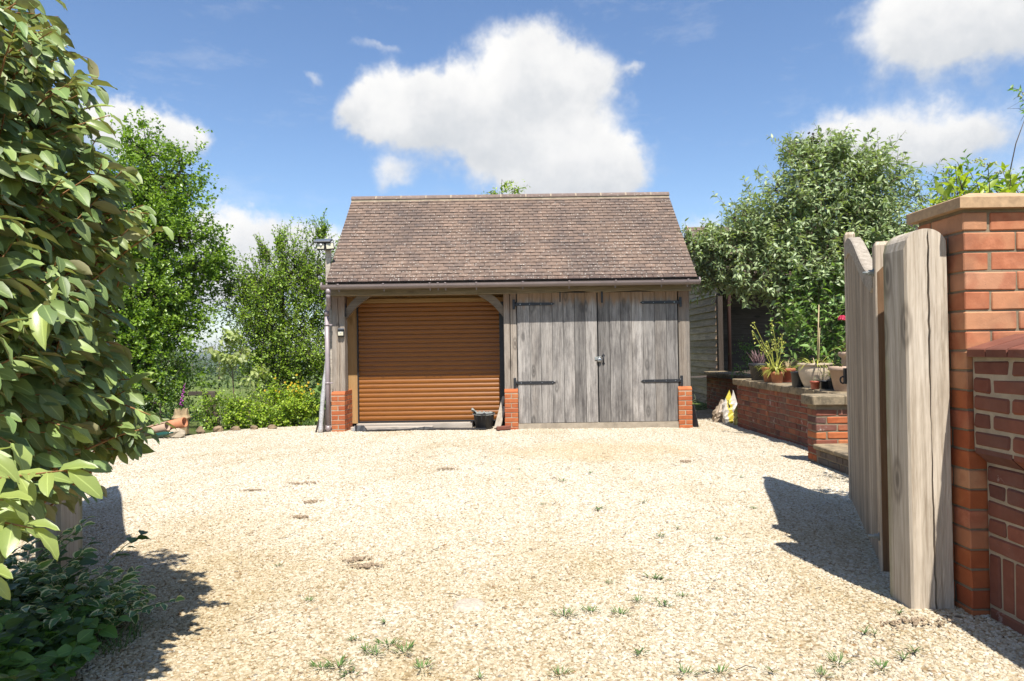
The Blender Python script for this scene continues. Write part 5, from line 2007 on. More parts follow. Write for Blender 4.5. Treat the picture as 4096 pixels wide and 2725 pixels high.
def pipe(p0, p1, r_):
    def f(b):
        a, c = Vector(p0), Vector(p1)
        d = (c - a).normalized()
        q = d.to_track_quat('Z', 'Y').to_matrix()
        L = (c - a).length
        b.lathe([(r_ - 0.014, 0.0), (r_, 0.0), (r_, L), (r_ - 0.014, L), (r_ - 0.014, 0.0)], a, 22, 0, True, q)
    return f


M['pipe_buff'] = simple('buff clay pipe', (0.42, 0.29, 0.20), 0.8, 0.2, 10.0, 0.2)
wb('drain_pipe', 'pale buff clay drain pipe lying in front of the chimney pot', 'drain pipe', M['pipe_buff'], pipe((-5.68, 10.46, 0.10), (-5.27, 10.42, 0.20), 0.075), (-5.5, 10.45, 0.02))
wb('drain_pipe', 'orange clay drain pipe lying behind the buff one by the chimney pot', 'drain pipe', M['terracotta'], pipe((-5.62, 10.68, 0.12), (-5.10, 10.62, 0.235), 0.080), (-5.4, 10.65, 0.02))
M['pale_stone'] = simple('pale rubble stone', (0.42, 0.35, 0.25), 0.9, 0.25, 9.0, 0.6)
M['brown_stone'] = simple('brown edging stone', (0.22, 0.155, 0.09), 0.9, 0.3, 9.0, 0.6)


def rock(c, s, seed):
    def f(b):
        rr = random.Random(seed)
        n, rows = 9, 6
        vs = []
        for j_ in range(rows + 1):
            t = math.pi * j_ / rows
            for i in range(n):
                a = 2 * math.pi * i / n
                q = 1 + rr.uniform(-.32, .25)
                vs.append((c[0] + s[0] * math.sin(t) * math.cos(a) * q, c[1] + s[1] * math.sin(t) * math.sin(a) * q, c[2] + s[2] * -math.cos(t) * (1 + rr.uniform(-.1, .1))))
        b.add(vs, [(j_ * n + i, j_ * n + (i + 1) % n, (j_ + 1) * n + (i + 1) % n, (j_ + 1) * n + i) for j_ in range(rows) for i in range(n)])
    return f


wb('rubble_stone', 'pale lump of rubble wedged between clay pipe and chimney pot', 'stone', M['pale_stone'], rock((-5.16, 10.48, 0.075), (0.12, 0.10, 0.085), 3), (-5.16, 10.48, 0.02))
M['green_glass2'] = M['green_glass']
wb('green_bottle', 'green glass bottle lying under the buff clay drain pipe', 'bottle', M['green_glass'], lambda b: b.lathe([(0.0, 0.0), (0.04, 0.0), (0.042, 0.01), (0.042, 0.13), (0.03, 0.17), (0.015, 0.2), (0.014, 0.26), (0.0, 0.26)], (-5.40, 10.34, 0.065), 14, mat=Matrix.Rotation(R(80), 3, 'Y')), (-5.4, 10.34, 0.02))
es = [(-5.06, 11.06, 0.062, 0.085), (-4.83, 11.20, 0.09, 0.075), (-4.60, 11.33, 0.085, 0.060), (-4.36, 11.48, 0.07, 0.055), (-4.10, 11.62, 0.08, 0.05)]
labs = ['dark upright edging stone right beside the chimney pot', 'rounded brown edging stone second from the chimney pot', 'wide brown edging stone under the left leafy clump', 'edging stone half buried in yellow-green leaves', 'last edging stone where the bed meets the gravel']
for i, (x, y, r_, h_) in enumerate(es):
    o = wb('edging_stone', labs[i], 'stone', M['brown_stone'], rock((x, y, 0.0 + h_ * 0.45), (r_, r_ * 0.8, h_), 20 + i), (x, y, 0.0))
    o['group'] = 'edging stones of the left bed'

# weathered field gate posts and rail behind the bed
M['old_post'] = wood_mat('dark old fence post', 2, (0.10, 0.078, 0.06), (0.045, 0.034, 0.026))
wb('fence_post', 'dark weathered fence post behind the chimney pot, leaning slightly left', 'fence post', M['old_post'], lambda b: b.cbox((-5.42, 12.4, 0.24), (0.10, 0.09, 0.72), 0.008, Matrix.Rotation(-0.06, 3, 'Y')), (-5.42, 12.4, -0.1))
wb('fence_post', 'thin dark paling post left of the weathered fence post', 'fence post', M['old_post'], lambda b: b.cbox((-5.60, 12.5, 0.20), (0.045, 0.05, 0.66), 0.006), (-5.66, 12.5, -0.1))
wb('fence_rail', 'dark horizontal rail running left from the weathered fence post', 'fence rail', M['old_post'], lambda b: b.cbox((-5.66, 12.46, 0.57), (0.50, 0.05, 0.075), 0.006), (-6.3, 12.5, -0.1))

# ------------------------------------------------------------------ vegetation
def nrm_rows(a):
    return a / np.maximum(np.linalg.norm(a, axis=1, keepdims=True), 1e-9)


def template(kind):
    """leaf outline (x across, y along 0..1, z up), faces, and (across, along) per vertex"""
    if kind == 'small':
        v = [(0, 0, 0), (-0.30, 0.48, 0.07), (0.30, 0.48, 0.07), (0, 1, -0.04)]
        f = [(0, 2, 3), (0, 3, 1)]
        uv = [(0, 0), (-1, .5), (1, .5), (0, 1)]
    elif kind == 'lance':
        v = [(0, 0, 0), (-0.125, 0.33, 0.035), (0, 0.36, 0.0), (0.125, 0.33, 0.035), (0, 1, -0.16), (-0.085, 0.66, 0.0), (0.085, 0.66, 0.0), (0, 0.68, -0.035)]
        f = [(0, 2, 1), (0, 3, 2), (1, 2, 7, 5), (2, 3, 6, 7), (5, 7, 4), (7, 6, 4)]
        uv = [(0, 0), (-1, .33), (0, .36), (1, .33), (0, 1), (-.9, .66), (.9, .66), (0, .68)]
    else:
        wid = {'big': [0.03, 0.15, 0.215, 0.225, 0.175, 0.085, 0.0], 'broad': [0.03, 0.26, 0.34, 0.31, 0.22, 0.11, 0.0]}[kind]
        ys = [0.0, 0.16, 0.34, 0.54, 0.74, 0.90, 1.0]
        v, uv = [], []
        for i, (y, w_) in enumerate(zip(ys, wid)):
            droop = -0.20 * y ** 2.2
            wave = 0.018 * (1 if i % 2 else -1)
            v += [(-w_, y, droop + 0.38 * w_ + wave), (0, y, droop), (w_, y, droop + 0.38 * w_ - wave)]
            uv += [(-1, y), (0, y), (1, y)]
        f = []
        for i in range(6):
            a = i * 3
            f += [(a, a + 1, a + 4, a + 3), (a + 1, a + 2, a + 5, a + 4)]
    return np.array(v, float), f, np.array(uv, float)


TPL = {k_: template(k_) for k_ in ('small', 'lance', 'big', 'broad')}


def frames(axis, normal):
    a = nrm_rows(axis)
    n = normal - a * np.sum(normal * a, axis=1, keepdims=True)
    n = nrm_rows(n)
    s = np.cross(a, n)
    return s, a, n


def raw_mesh(name, V, F, mat, smooth=True, lc=None):
    """V (n,3); F list of equal or mixed faces"""
    me = bpy.data.meshes.new(name)
    me.from_pydata(V.tolist(), [], F)
    if smooth:
        me.polygons.foreach_set('use_smooth', np.ones(len(F), dtype=bool))
    if lc is not None:
        at = me.attributes.new('lc', 'FLOAT_VECTOR', 'POINT')
        at.data.foreach_set('vector', lc.astype(np.float32).ravel())
    me.materials.append(mat)
    me.update()
    return me


def leaves(name, kind, pos, axis, normal, size, mat, parent, as_stuff=True, width=1.0, bend=None):
    tv, tf, tuv = TPL[kind]
    s, a, n = frames(axis, normal)
    M_ = len(pos)
    size = np.asarray(size).reshape(-1, 1, 1)
    V = pos[:, None, :] + size * (tv[None, :, 0:1] * width * s[:, None, :] + tv[None, :, 1:2] * a[:, None, :] + tv[None, :, 2:3] * n[:, None, :])
    k_ = len(tv)
    F = []
    for i in range(M_):
        o = i * k_
        F.extend([tuple(o + j for j in f) for f in tf])
    lc = np.zeros((M_, k_, 3))
    lc[:, :, 0:2] = tuv[None]
    lc[:, :, 2] = RNG.random(M_)[:, None]
    po = np.array(woff(parent)) if parent else np.zeros(3)
    me = raw_mesh(name, V.reshape(-1, 3) - po, F, mat, kind not in ('small',), lc.reshape(-1, 3))
    o = bpy.data.objects.new(name, me)
    COL.objects.link(o)
    o.parent = parent
    if as_stuff:
        o['kind'] = 'stuff'
    return o


def bark_mat(name, c0, c1):
    m, k = new_mat(name)
    v = coords(k)
    n = k.noise(k.vm('MULTIPLY', v, (1, 1, 0.3)), 22.0, 5.0, 0.7)
    finish(k, k.mix(k.map(n, 0.3, 0.7), c0, c1), 0.9, n, 0.6, 0.01, spec=0.2)
    return m


M['bark'] = bark_mat('grey brown bark', (0.055, 0.042, 0.032), (0.15, 0.12, 0.095))
M['twig'] = bark_mat('pale twig', (0.16, 0.12, 0.08), (0.28, 0.22, 0.15))
M['twig_orange'] = bark_mat('rusty young twig', (0.26, 0.125, 0.05), (0.38, 0.21, 0.095))
M['leaf_hedge'] = leaf_mat('fresh green leaf', (0.115, 0.205, 0.022), (0.245, 0.355, 0.038), (0.12, 0.18, 0.06), 0.38, 0.34, 0.0)
M['leaf_thorn'] = leaf_mat('bright green small leaf', (0.145, 0.25, 0.028), (0.30, 0.41, 0.048), (0.13, 0.19, 0.07), 0.38, 0.34, 0.0)
M['leaf_bud'] = leaf_mat('grey green lance leaf', (0.155, 0.225, 0.090), (0.34, 0.40, 0.20), (0.25, 0.28, 0.20), 0.45, 0.25, 0.15)
M['leaf_bud_y'] = leaf_mat('fresh shoot leaf', (0.13, 0.225, 0.055), (0.21, 0.32, 0.09), (0.22, 0.27, 0.16), 0.42, 0.32, 0.15)
M['leaf_ela'] = leaf_mat('leathery silverberry leaf', (0.090, 0.160, 0.052), (0.225, 0.290, 0.085), (0.40, 0.34, 0.21), 0.46, 0.22, 0.35, spec=0.45, var=0.7, tcol=(0.30, 0.34, 0.06))
M['leaf_ela_new'] = leaf_mat('sunlit young silverberry leaf', (0.20, 0.27, 0.07), (0.29, 0.35, 0.10), (0.38, 0.36, 0.20), 0.32, 0.30, 0.4, spec=0.55, var=0.3, tcol=(0.42, 0.50, 0.08))
M['leaf_lime'] = leaf_mat('lime yellow leaf', (0.20, 0.28, 0.022), (0.33, 0.38, 0.030), (0.26, 0.32, 0.08), 0.42, 0.35, 0.1)
M['leaf_herb'] = leaf_mat('golden green herb leaf', (0.17, 0.29, 0.022), (0.34, 0.42, 0.030), (0.2, 0.26, 0.08), 0.5, 0.35, 0.1)
M['leaf_dark'] = leaf_mat('dark leaf', (0.040, 0.080, 0.022), (0.085, 0.14, 0.035), (0.08, 0.12, 0.05), 0.45, 0.25, 0.1)
M['leaf_pale'] = leaf_mat('pale sapling leaf', (0.24, 0.30, 0.10), (0.36, 0.40, 0.16), (0.32, 0.36, 0.2), 0.5, 0.4, 0.15)
M['leaf_vinca'] = leaf_mat('variegated periwinkle leaf', (0.075, 0.155, 0.038), (0.13, 0.235, 0.055), (0.12, 0.17, 0.08), 0.33, 0.2, 0.15, margin=(0.66, 0.62, 0.30))
M['leaf_nettle'] = leaf_mat('mid green broad leaf', (0.085, 0.18, 0.035), (0.15, 0.28, 0.05), (0.12, 0.19, 0.07), 0.5, 0.3, 0.3)
M['leaf_far'] = leaf_mat('distant tree leaf clump', (0.045, 0.080, 0.022), (0.085, 0.13, 0.035), (0.06, 0.09, 0.03), 0.8, 0.1, 0.0)
M['blade_green'] = simple('green grass blade', (0.10, 0.175, 0.030), 0.55, 0.35, 5.0, 0.0)
M['blade_pale'] = simple('pale arching grass blade', (0.27, 0.29, 0.13), 0.6, 0.3, 5.0, 0.0)
M['blade_yellow'] = simple('yellow green strappy leaf', (0.34, 0.35, 0.055), 0.5, 0.4, 9.0, 0.0)
M['straw'] = simple('dry straw stem', (0.40, 0.30, 0.16), 0.7, 0.25, 9.0, 0.0)
M['mauve'] = simple('dry mauve heather', (0.22, 0.13, 0.13), 0.8, 0.3, 30.0, 0.0)
M['purple'] = simple('purple foxglove bell', (0.36, 0.06, 0.30), 0.6, 0.2, 9.0, 0.0)
M['yellow'] = simple('yellow petal', (0.62, 0.42, 0.02), 0.6, 0.2, 9.0, 0.0)
M['rose'] = simple('crimson rose petal', (0.52, 0.02, 0.07), 0.5, 0.2, 20.0, 0.0)
M['cream'] = simple('cream elder blossom', (0.50, 0.52, 0.26), 0.7, 0.15, 20.0, 0.0)
M['bud_dead'] = simple('dead brown flower spike', (0.075, 0.05, 0.05), 0.9, 0.3, 30.0, 0.0)


def rand_unit(n, rng):
    v = rng.normal(size=(n, 3))
    return nrm_rows(v)


def tree(name, label, cat, base, trunk, blobs, mat, leaf_kind, leaf_size, twigs, per_twig, twl=0.35, up=0.35, seed=1, group=None, bark=None,
         clump=0.30, shell=0.55, trunk_r=0.12, leaf_w=1.0, droop=0.0, spikes=0, twig_r=0.004, width_spread=0.35, out=0.8):
    """trunk > limbs to each mass of the crown > sprays of leaves scattered through the mass in clumps"""
    rng = np.random.default_rng(seed)
    root = thing(name, base, label, cat, group)
    wood = MB()
    tp = [Vector(p) for p in trunk]
    wood.tube(tp, [trunk_r * (1 - 0.6 * i / max(1, len(tp) - 1)) for i in range(len(tp))], 8)
    P_, A_, N_, S_ = [], [], [], []
    tot = sum(b[3] * b[4] * b[5] for b in blobs) ** 1.0
    wts = np.array([(b[3] * b[4] + b[4] * b[5] + b[3] * b[5]) for b in blobs])
    wts = wts / wts.sum()
    for b, wt in zip(blobs, wts):
        c = np.array(b[:3])
        rad = np.array(b[3:6])
        # limb
        near = min(tp, key=lambda q: (q - Vector(c)).length + (0.8 if q.z > c[2] else 0))
        mid = near.lerp(Vector(c), 0.5) + Vector((0, 0, 0.12 * (Vector(c) - near).length))
        lr = max(0.012, trunk_r * 0.30) if trunk_r > 0.025 else 0.005
        wood.tube([near, mid, Vector(c)], [lr, lr * 0.7, lr * 0.35], 6)
        nt = max(6, int(twigs * wt))
        ncl = max(4, nt // 9)
        cd = rand_unit(ncl, rng)
        cr = shell + (1 - shell) * rng.random(ncl) ** 0.7
        cl = c + cd * rad * cr[:, None] * 0.92
        for j_ in range(ncl):
            q = Vector(cl[j_])
            m_ = Vector(c).lerp(q, 0.5) + Vector(rng.normal(size=3) * 0.06)
            wood.tube([Vector(c), m_, q], [lr * 0.35, lr * 0.25, lr * 0.12], 4, cap=False)
        pick = rng.integers(0, ncl, nt)
        tip = cl[pick] + rng.normal(size=(nt, 3)) * rad * clump
        d = nrm_rows(nrm_rows((tip - c) / rad) * out + rng.normal(size=(nt, 3)) * 0.45 + np.array([0, 0, up]))
        ln = twl * (0.6 + 0.8 * rng.random(nt))
        st = tip - d * ln[:, None] * 0.5
        en = tip + d * ln[:, None] * 0.5
        for i in range(nt):
            if i % 2 == 0 or spikes:
                wood.tube([st[i], en[i]], [twig_r, twig_r * 0.5], 3, cap=False)
        for q in range(per_twig):
            t = (q + 0.5) / per_twig
            p = st + (en - st) * t + rng.normal(size=(nt, 3)) * 0.01
            ang = q * 2.4 + rng.random(nt) * 0.8
            u = nrm_rows(np.cross(d, np.array([0.3, 0.2, 1.0]) + 0.01))
            v = np.cross(d, u)
            rd = u * np.cos(ang)[:, None] + v * np.sin(ang)[:, None]
            ax = d * 0.55 + rd * 0.85 + rng.normal(size=(nt, 3)) * 0.2 + np.array([0, 0, -droop])
            nm = np.array([0, 0, 1.0]) + d * 0.4 + rng.normal(size=(nt, 3)) * 0.55
            P_.append(p); A_.append(ax); N_.append(nm)
            S_.append(leaf_size * (1 - width_spread + 2 * width_spread * rng.random(nt)) * (1.0 - 0.35 * t))
    wood.build('trunk', bark or M['bark'], root, fix=False)
    leaves('crown', leaf_kind, np.concatenate(P_), np.concatenate(A_), np.concatenate(N_), np.concatenate(S_), mat, root, True, leaf_w)
    return root


# -- big tree at the left
tree('hedge_tree', 'big dense bright green tree at the left, behind the large-leaved shrub', 'tree', (-7.5, 14.0, -0.1),
     [(-7.5, 14.0, -0.3), (-7.4, 14.0, 1.2), (-7.25, 14.0, 2.6), (-7.3, 14.0, 4.2), (-7.5, 14.1, 5.4)],
     [(-7.55, 14.0, 5.5, 0.42, 0.5, 0.62), (-6.95, 13.9, 4.85, 0.72, 0.7, 0.62), (-7.6, 13.9, 4.5, 0.8, 0.8, 0.7), (-6.75, 13.8, 3.65, 0.75, 0.8, 0.7),
      (-7.8, 13.8, 3.6, 0.9, 0.9, 0.75), (-6.40, 13.9, 3.05, 0.55, 0.6, 0.42), (-7.1, 13.7, 2.5, 0.85, 0.9, 0.7), (-7.9, 13.7, 2.2, 0.9, 0.9, 0.8),
      (-6.75, 13.7, 1.85, 0.62, 0.7, 0.55), (-7.55, 13.6, 1.15, 0.9, 0.9, 0.75), (-6.95, 13.6, 0.75, 0.65, 0.7, 0.62), (-8.6, 13.9, 3.4, 1.0, 1.0, 1.8), (-6.1, 13.9, 3.25, 0.30, 0.4, 0.30), (-8.3, 13.6, 1.2, 0.9, 0.9, 1.0)],
     M['leaf_hedge'], 'small', 0.084, 5600, 12, 0.30, 0.30, seed=3, trunk_r=0.16, leaf_w=1.25)
# -- spiky thorn tree between that and the garage
tree('thorn_tree', 'open twiggy green tree with upright shoots left of the garage', 'tree', (-4.9, 14.6, -0.1),
     [(-4.8, 14.6, -0.3), (-4.85, 14.6, 0.6), (-4.9, 14.6, 1.5), (-4.9, 14.6, 2.6)],
     [(-4.95, 14.5, 2.2, 0.80, 0.8, 0.85), (-5.30, 14.5, 2.9, 0.40, 0.5, 0.60), (-4.60, 14.5, 3.1, 0.38, 0.5, 0.72), (-4.15, 14.6, 2.9, 0.40, 0.5, 1.0),
      (-5.70, 14.5, 2.35, 0.50, 0.5, 0.50), (-5.35, 14.4, 1.55, 0.60, 0.6, 0.50), (-4.40, 14.4, 1.35, 0.75, 0.7, 0.62), (-4.95, 14.4, 0.85, 0.7, 0.7, 0.45), (-3.6, 14.7, 2.2, 0.6, 0.6, 1.2), (-3.5, 14.6, 1.0, 0.6, 0.6, 0.7),
      (-4.93, 14.5, 3.25, 0.16, 0.2, 0.55), (-5.95, 14.5, 2.85, 0.14, 0.2, 0.35), (-4.05, 14.5, 3.75, 0.14, 0.2, 0.35), (-5.2, 14.5, 3.45, 0.12, 0.2, 0.3)],
     M['leaf_thorn'], 'small', 0.070, 3300, 12, 0.42, 0.95, seed=5, trunk_r=0.09, leaf_w=1.1, clump=0.26, spikes=1, out=0.55, twig_r=0.005)
# -- grey-green flowering shrub at the right
tree('buddleia', 'huge grey-green long-leaved shrub behind the garden wall', 'shrub', (5.2, 11.6, 0.7),
     [(5.2, 11.6, 0.55), (5.2, 11.6, 1.2), (5.15, 11.6, 2.0), (5.2, 11.6, 3.0)],
     [(4.95, 11.5, 3.65, 0.72, 0.8, 0.74), (5.62, 11.5, 3.85, 0.70, 0.8, 0.68), (6.15, 11.5, 3.60, 0.60, 0.8, 0.72), (4.35, 11.4, 3.30, 0.60, 0.7, 0.58), (3.88, 11.5, 3.05, 0.52, 0.6, 0.42),
      (3.56, 11.6, 2.78, 0.36, 0.5, 0.36), (4.15, 11.3, 2.60, 0.60, 0.6, 0.50), (4.95, 11.2, 2.65, 0.72, 0.7, 0.62), (4.6, 11.0, 2.25, 0.5, 0.4, 0.35), (5.70, 11.2, 2.80, 0.72, 0.7, 0.7), (6.25, 11.4, 2.75, 0.50, 0.7, 0.75),
      (5.4, 11.4, 4.50, 0.45, 0.5, 0.20), (4.9, 11.4, 4.52, 0.26, 0.4, 0.24), (3.15, 11.7, 3.02, 0.20, 0.3, 0.20), (3.36, 11.6, 2.95, 0.26, 0.4, 0.30), (3.55, 11.5, 2.45, 0.32, 0.4, 0.28), (5.95, 11.4, 4.32, 0.32, 0.4, 0.20)],
     M['leaf_bud'], 'lance', 0.125, 3300, 10, 0.34, 0.55, seed=8, trunk_r=0.07, bark=M['twig'], clump=0.30, droop=0.22, spikes=1, twig_r=0.0045, leaf_w=1.5, out=0.9)
tree('buddleia', 'fresher green leafy shoots below the huge grey-green shrub, above the pots', 'shrub', (5.0, 10.9, 0.7),
     [(5.0, 10.9, 0.55), (5.0, 10.9, 1.2), (5.1, 10.9, 1.7)],
     [(4.55, 10.9, 1.95, 0.50, 0.4, 0.48), (5.1, 10.8, 1.8, 0.60, 0.4, 0.60), (5.6, 10.7, 1.8, 0.55, 0.4, 0.65), (5.1, 10.8, 1.15, 0.8, 0.4, 0.4), (5.9, 10.7, 1.2, 0.6, 0.4, 0.5)],
     M['leaf_bud_y'], 'lance', 0.145, 420, 10, 0.45, 0.85, seed=9, trunk_r=0.03, bark=M['twig'], clump=0.30, droop=0.15, spikes=1, leaf_w=1.5, out=0.5)
# dead flower spikes at its top
sp = MB()
for (x, y, z) in [(4.50, 11.4, 4.0), (4.42, 11.3, 3.9), (3.95, 11.4, 3.55), (5.05, 11.4, 4.72), (4.85, 11.4, 4.6), (5.15, 11.4, 4.65), (3.75, 11.4, 3.4)]:
    for q in range(9):
        sp.box((x + random.gauss(0, .025), y + random.gauss(0, .025), z + random.gauss(0, .05)), (0.028, 0.028, 0.035), Euler((random.random(), random.random(), 0)).to_matrix())
o = sp.build('dead_flower_spikes', M['bud_dead'], [x for x in bpy.data.objects if x.name == 'buddleia'][0], kind='stuff')

tree('apple_tree', 'leafy tree top peeping over the garage ridge', 'tree', (-0.2, 17.2, -0.1), [(-0.2, 17.2, -0.3), (-0.2, 17.2, 2.4), (-0.2, 17.2, 4.6)],
     [(-0.20, 17.1, 5.40, 0.20, 0.2, 0.26), (-0.48, 17.1, 5.22, 0.22, 0.2, 0.20), (0.12, 17.1, 5.27, 0.18, 0.2, 0.18), (-0.2, 17.2, 4.2, 0.9, 0.7, 0.6)],
     M['leaf_herb'], 'lance', 0.12, 130, 9, 0.35, 0.5, seed=13, trunk_r=0.07, leaf_w=1.4, droop=0.3)
tree('far_garden_tree', 'dark feathery tree top between the shrub and the brick pier', 'tree', (10.1, 16.5, 0.0), [(10.1, 16.5, -0.2), (10.1, 16.5, 2.0), (10.1, 16.5, 4.0)],
     [(9.85, 16.4, 4.85, 0.45, 0.5, 0.40), (10.35, 16.4, 5.0, 0.45, 0.5, 0.35), (10.75, 16.4, 4.8, 0.4, 0.5, 0.4), (10.1, 16.4, 4.1, 0.9, 0.7, 0.6)],
     M['leaf_dark'], 'small', 0.05, 260, 11, 0.32, 0.5, seed=14, trunk_r=0.08, spikes=1)
tree('lime_shrub', 'lime yellow leafy shrub showing over the capstone of the brick pier', 'shrub', (3.25, 4.4, 0.1), [(3.25, 4.4, 0.0), (3.25, 4.4, 1.0), (3.2, 4.4, 1.9)],
     [(3.00, 4.25, 2.10, 0.24, 0.25, 0.20), (3.35, 4.3, 2.16, 0.32, 0.3, 0.22), (2.88, 4.25, 2.06, 0.16, 0.2, 0.13), (3.6, 4.4, 1.9, 0.4, 0.4, 0.4)],
     M['leaf_lime'], 'lance', 0.125, 75, 11, 0.28, 0.9, seed=15, trunk_r=0.03, leaf_w=1.35, spikes=1, clump=0.3, out=0.5)
tree('elder', 'dark elder branch with flat cream flower heads above the lime yellow shrub', 'shrub', (3.6, 4.9, 0.1), [(3.6, 4.9, 0.0), (3.6, 4.9, 1.5), (3.55, 4.9, 2.3)],
     [(3.40, 4.9, 2.50, 0.16, 0.15, 0.10), (3.62, 4.9, 2.40, 0.20, 0.2, 0.12), (3.75, 4.9, 2.98, 0.09, 0.1, 0.12), (3.25, 4.9, 2.42, 0.14, 0.15, 0.05)],
     M['leaf_nettle'], 'lance', 0.07, 42, 8, 0.16, 0.3, seed=16, trunk_r=0.006, leaf_w=1.5, twig_r=0.003)
fl_ = MB()
rr = random.Random(4)
for (x, y, z) in [(3.36, 4.88, 2.60), (3.55, 4.88, 2.52), (3.72, 4.88, 2.46), (3.44, 4.88, 2.57), (3.73, 4.9, 3.08)]:
    for q in range(26):
        a = rr.random() * 6.28
        r_ = 0.055 * math.sqrt(rr.random())
        fl_.box((x + r_ * math.cos(a), y + r_ * math.sin(a), z + rr.uniform(-.006, .006)), (0.009, 0.009, 0.006))
fl_.build('flower_heads', M['cream'], bpy.data.objects['elder'], kind='stuff')
tree('cap_weed', 'small bright seedling growing behind the pier beside the capstone', 'plant', (2.45, 3.6, 1.6), [(2.45, 3.65, 0.15), (2.40, 3.62, 1.5)],
     [(2.335, 3.60, 2.02, 0.055, 0.05, 0.06), (2.26, 3.60, 1.97, 0.05, 0.05, 0.03)], M['leaf_lime'], 'lance', 0.055, 12, 7, 0.09, 0.9, seed=17, trunk_r=0.006, leaf_w=1.3)
tree('fern', 'dark feathery fern in the shade of the barn front', 'fern', (4.5, 12.2, 0.7), [(4.5, 12.3, 0.4), (4.5, 12.2, 0.8)],
     [(4.25, 12.2, 1.18, 0.22, 0.2, 0.14), (4.5, 12.1, 1.0, 0.3, 0.2, 0.2), (4.15, 12.2, 0.95, 0.18, 0.2, 0.15)], M['leaf_nettle'], 'small', 0.035, 110, 12, 0.22, 0.1, seed=18, trunk_r=0.01)
# rose by the gate
ro = tree('rose_bush', 'rose bush with one crimson bloom seen left of the open gate', 'rose', (4.0, 7.9, 0.7), [(4.0, 7.9, 0.6), (3.9, 7.8, 1.1), (3.75, 7.7, 1.5)],
          [(3.85, 7.8, 1.35, 0.15, 0.15, 0.2), (4.1, 7.9, 1.15, 0.2, 0.2, 0.25)], M['leaf_nettle'], 'small', 0.035, 30, 7, 0.15, 0.4, seed=19, trunk_r=0.008)
rb_ = MB()
for q in range(24):
    a, e = q * 2.4, 0.15 + q * 0.055
    d = Vector((math.cos(a) * math.cos(e), math.sin(a) * math.cos(e), math.sin(e)))
    rb_.box(Vector((3.655, 7.55, 1.575)) + d * 0.032, (0.042, 0.042, 0.006), d.to_track_quat('Z', 'Y').to_matrix())
rb_.build('bloom', M['rose'], ro)

# -- saplings and bed plants at the left
tree('walnut_sapling', 'sapling with drooping pale yellow-green leaves before the twiggy tree', 'sapling', (-5.2, 12.7, -0.05), [(-5.15, 12.7, -0.1), (-5.2, 12.7, 0.8), (-5.25, 12.7, 1.5)],
     [(-5.55, 12.65, 1.40, 0.22, 0.2, 0.16), (-5.25, 12.6, 1.58, 0.22, 0.2, 0.20), (-4.98, 12.6, 1.35, 0.25, 0.2, 0.28), (-5.1, 12.6, 1.0, 0.25, 0.2, 0.22), (-4.85, 12.6, 0.85, 0.25, 0.2, 0.18)],
     M['leaf_pale'], 'broad', 0.125, 60, 6, 0.22, 0.1, seed=21, trunk_r=0.018, droop=0.6, leaf_w=0.9, bark=M['twig'])
tree('leafy_perennial', 'fresh green leafy clump just right of the dark fence post', 'plant', (-5.2, 12.0, 0.0), [(-5.2, 12.1, -0.1), (-5.2, 12.1, 0.25)],
     [(-5.15, 12.05, 0.22, 0.42, 0.25, 0.30), (-4.85, 12.1, 0.45, 0.22, 0.2, 0.18), (-5.3, 12.1, 0.5, 0.2, 0.2, 0.18)], M['leaf_thorn'], 'broad', 0.055, 150, 8, 0.26, 0.7, seed=22, trunk_r=0.015, bark=M['twig'])
tree('golden_herb', 'low clump of bright yellow-green leaves spilling at the gravel edge', 'plant', (-4.5, 12.1, 0.0), [(-4.5, 12.3, -0.1), (-4.5, 12.3, 0.2)],
     [(-4.75, 12.15, 0.18, 0.40, 0.3, 0.22), (-4.3, 12.25, 0.20, 0.40, 0.3, 0.24), (-3.95, 12.35, 0.20, 0.32, 0.3, 0.24), (-4.5, 12.5, 0.42, 0.40, 0.3, 0.24)],
     M['leaf_herb'], 'broad', 0.060, 420, 8, 0.20, 0.6, seed=23, trunk_r=0.012, bark=M['twig'])
tree('golden_herb', 'taller yellow-green clump dotted with yellow flowers in the bed', 'plant', (-3.95, 12.7, 0.0), [(-3.95, 12.7, -0.1), (-3.95, 12.7, 0.3)],
     [(-3.95, 12.65, 0.35, 0.34, 0.3, 0.32), (-4.15, 12.7, 0.50, 0.3, 0.3, 0.22), (-3.75, 12.6, 0.2, 0.28, 0.3, 0.22)], M['leaf_herb'], 'broad', 0.055, 240, 8, 0.24, 0.8, seed=24, trunk_r=0.012, bark=M['twig'])
yf = MB()
rr = random.Random(8)
for q in range(46):
    p = Vector((rr.gauss(-4.0, 0.20), 12.5 + rr.uniform(-.1, .1), rr.gauss(0.60, 0.11)))
    for s_ in range(4):
        a = s_ * 1.57 + rr.random()
        yf.box(p + Vector((math.cos(a) * 0.011, 0, math.sin(a) * 0.011)), (0.018, 0.006, 0.018), Euler((0.3, a, 0)).to_matrix())
yf.build('yellow_flowers', M['yellow'], bpy.data.objects['golden_herb.001'], kind='stuff')
tree('comfrey', 'broad dark green leaves of comfrey near the garage end of the bed', 'plant', (-3.55, 12.7, 0.0), [(-3.5, 12.7, -0.1), (-3.5, 12.7, 0.3)],
     [(-3.5, 12.6, 0.30, 0.22, 0.2, 0.25), (-3.35, 12.7, 0.55, 0.2, 0.2, 0.2)], M['leaf_bud_y'], 'broad', 0.15, 34, 6, 0.25, 0.9, seed=25, trunk_r=0.015, bark=M['twig'])
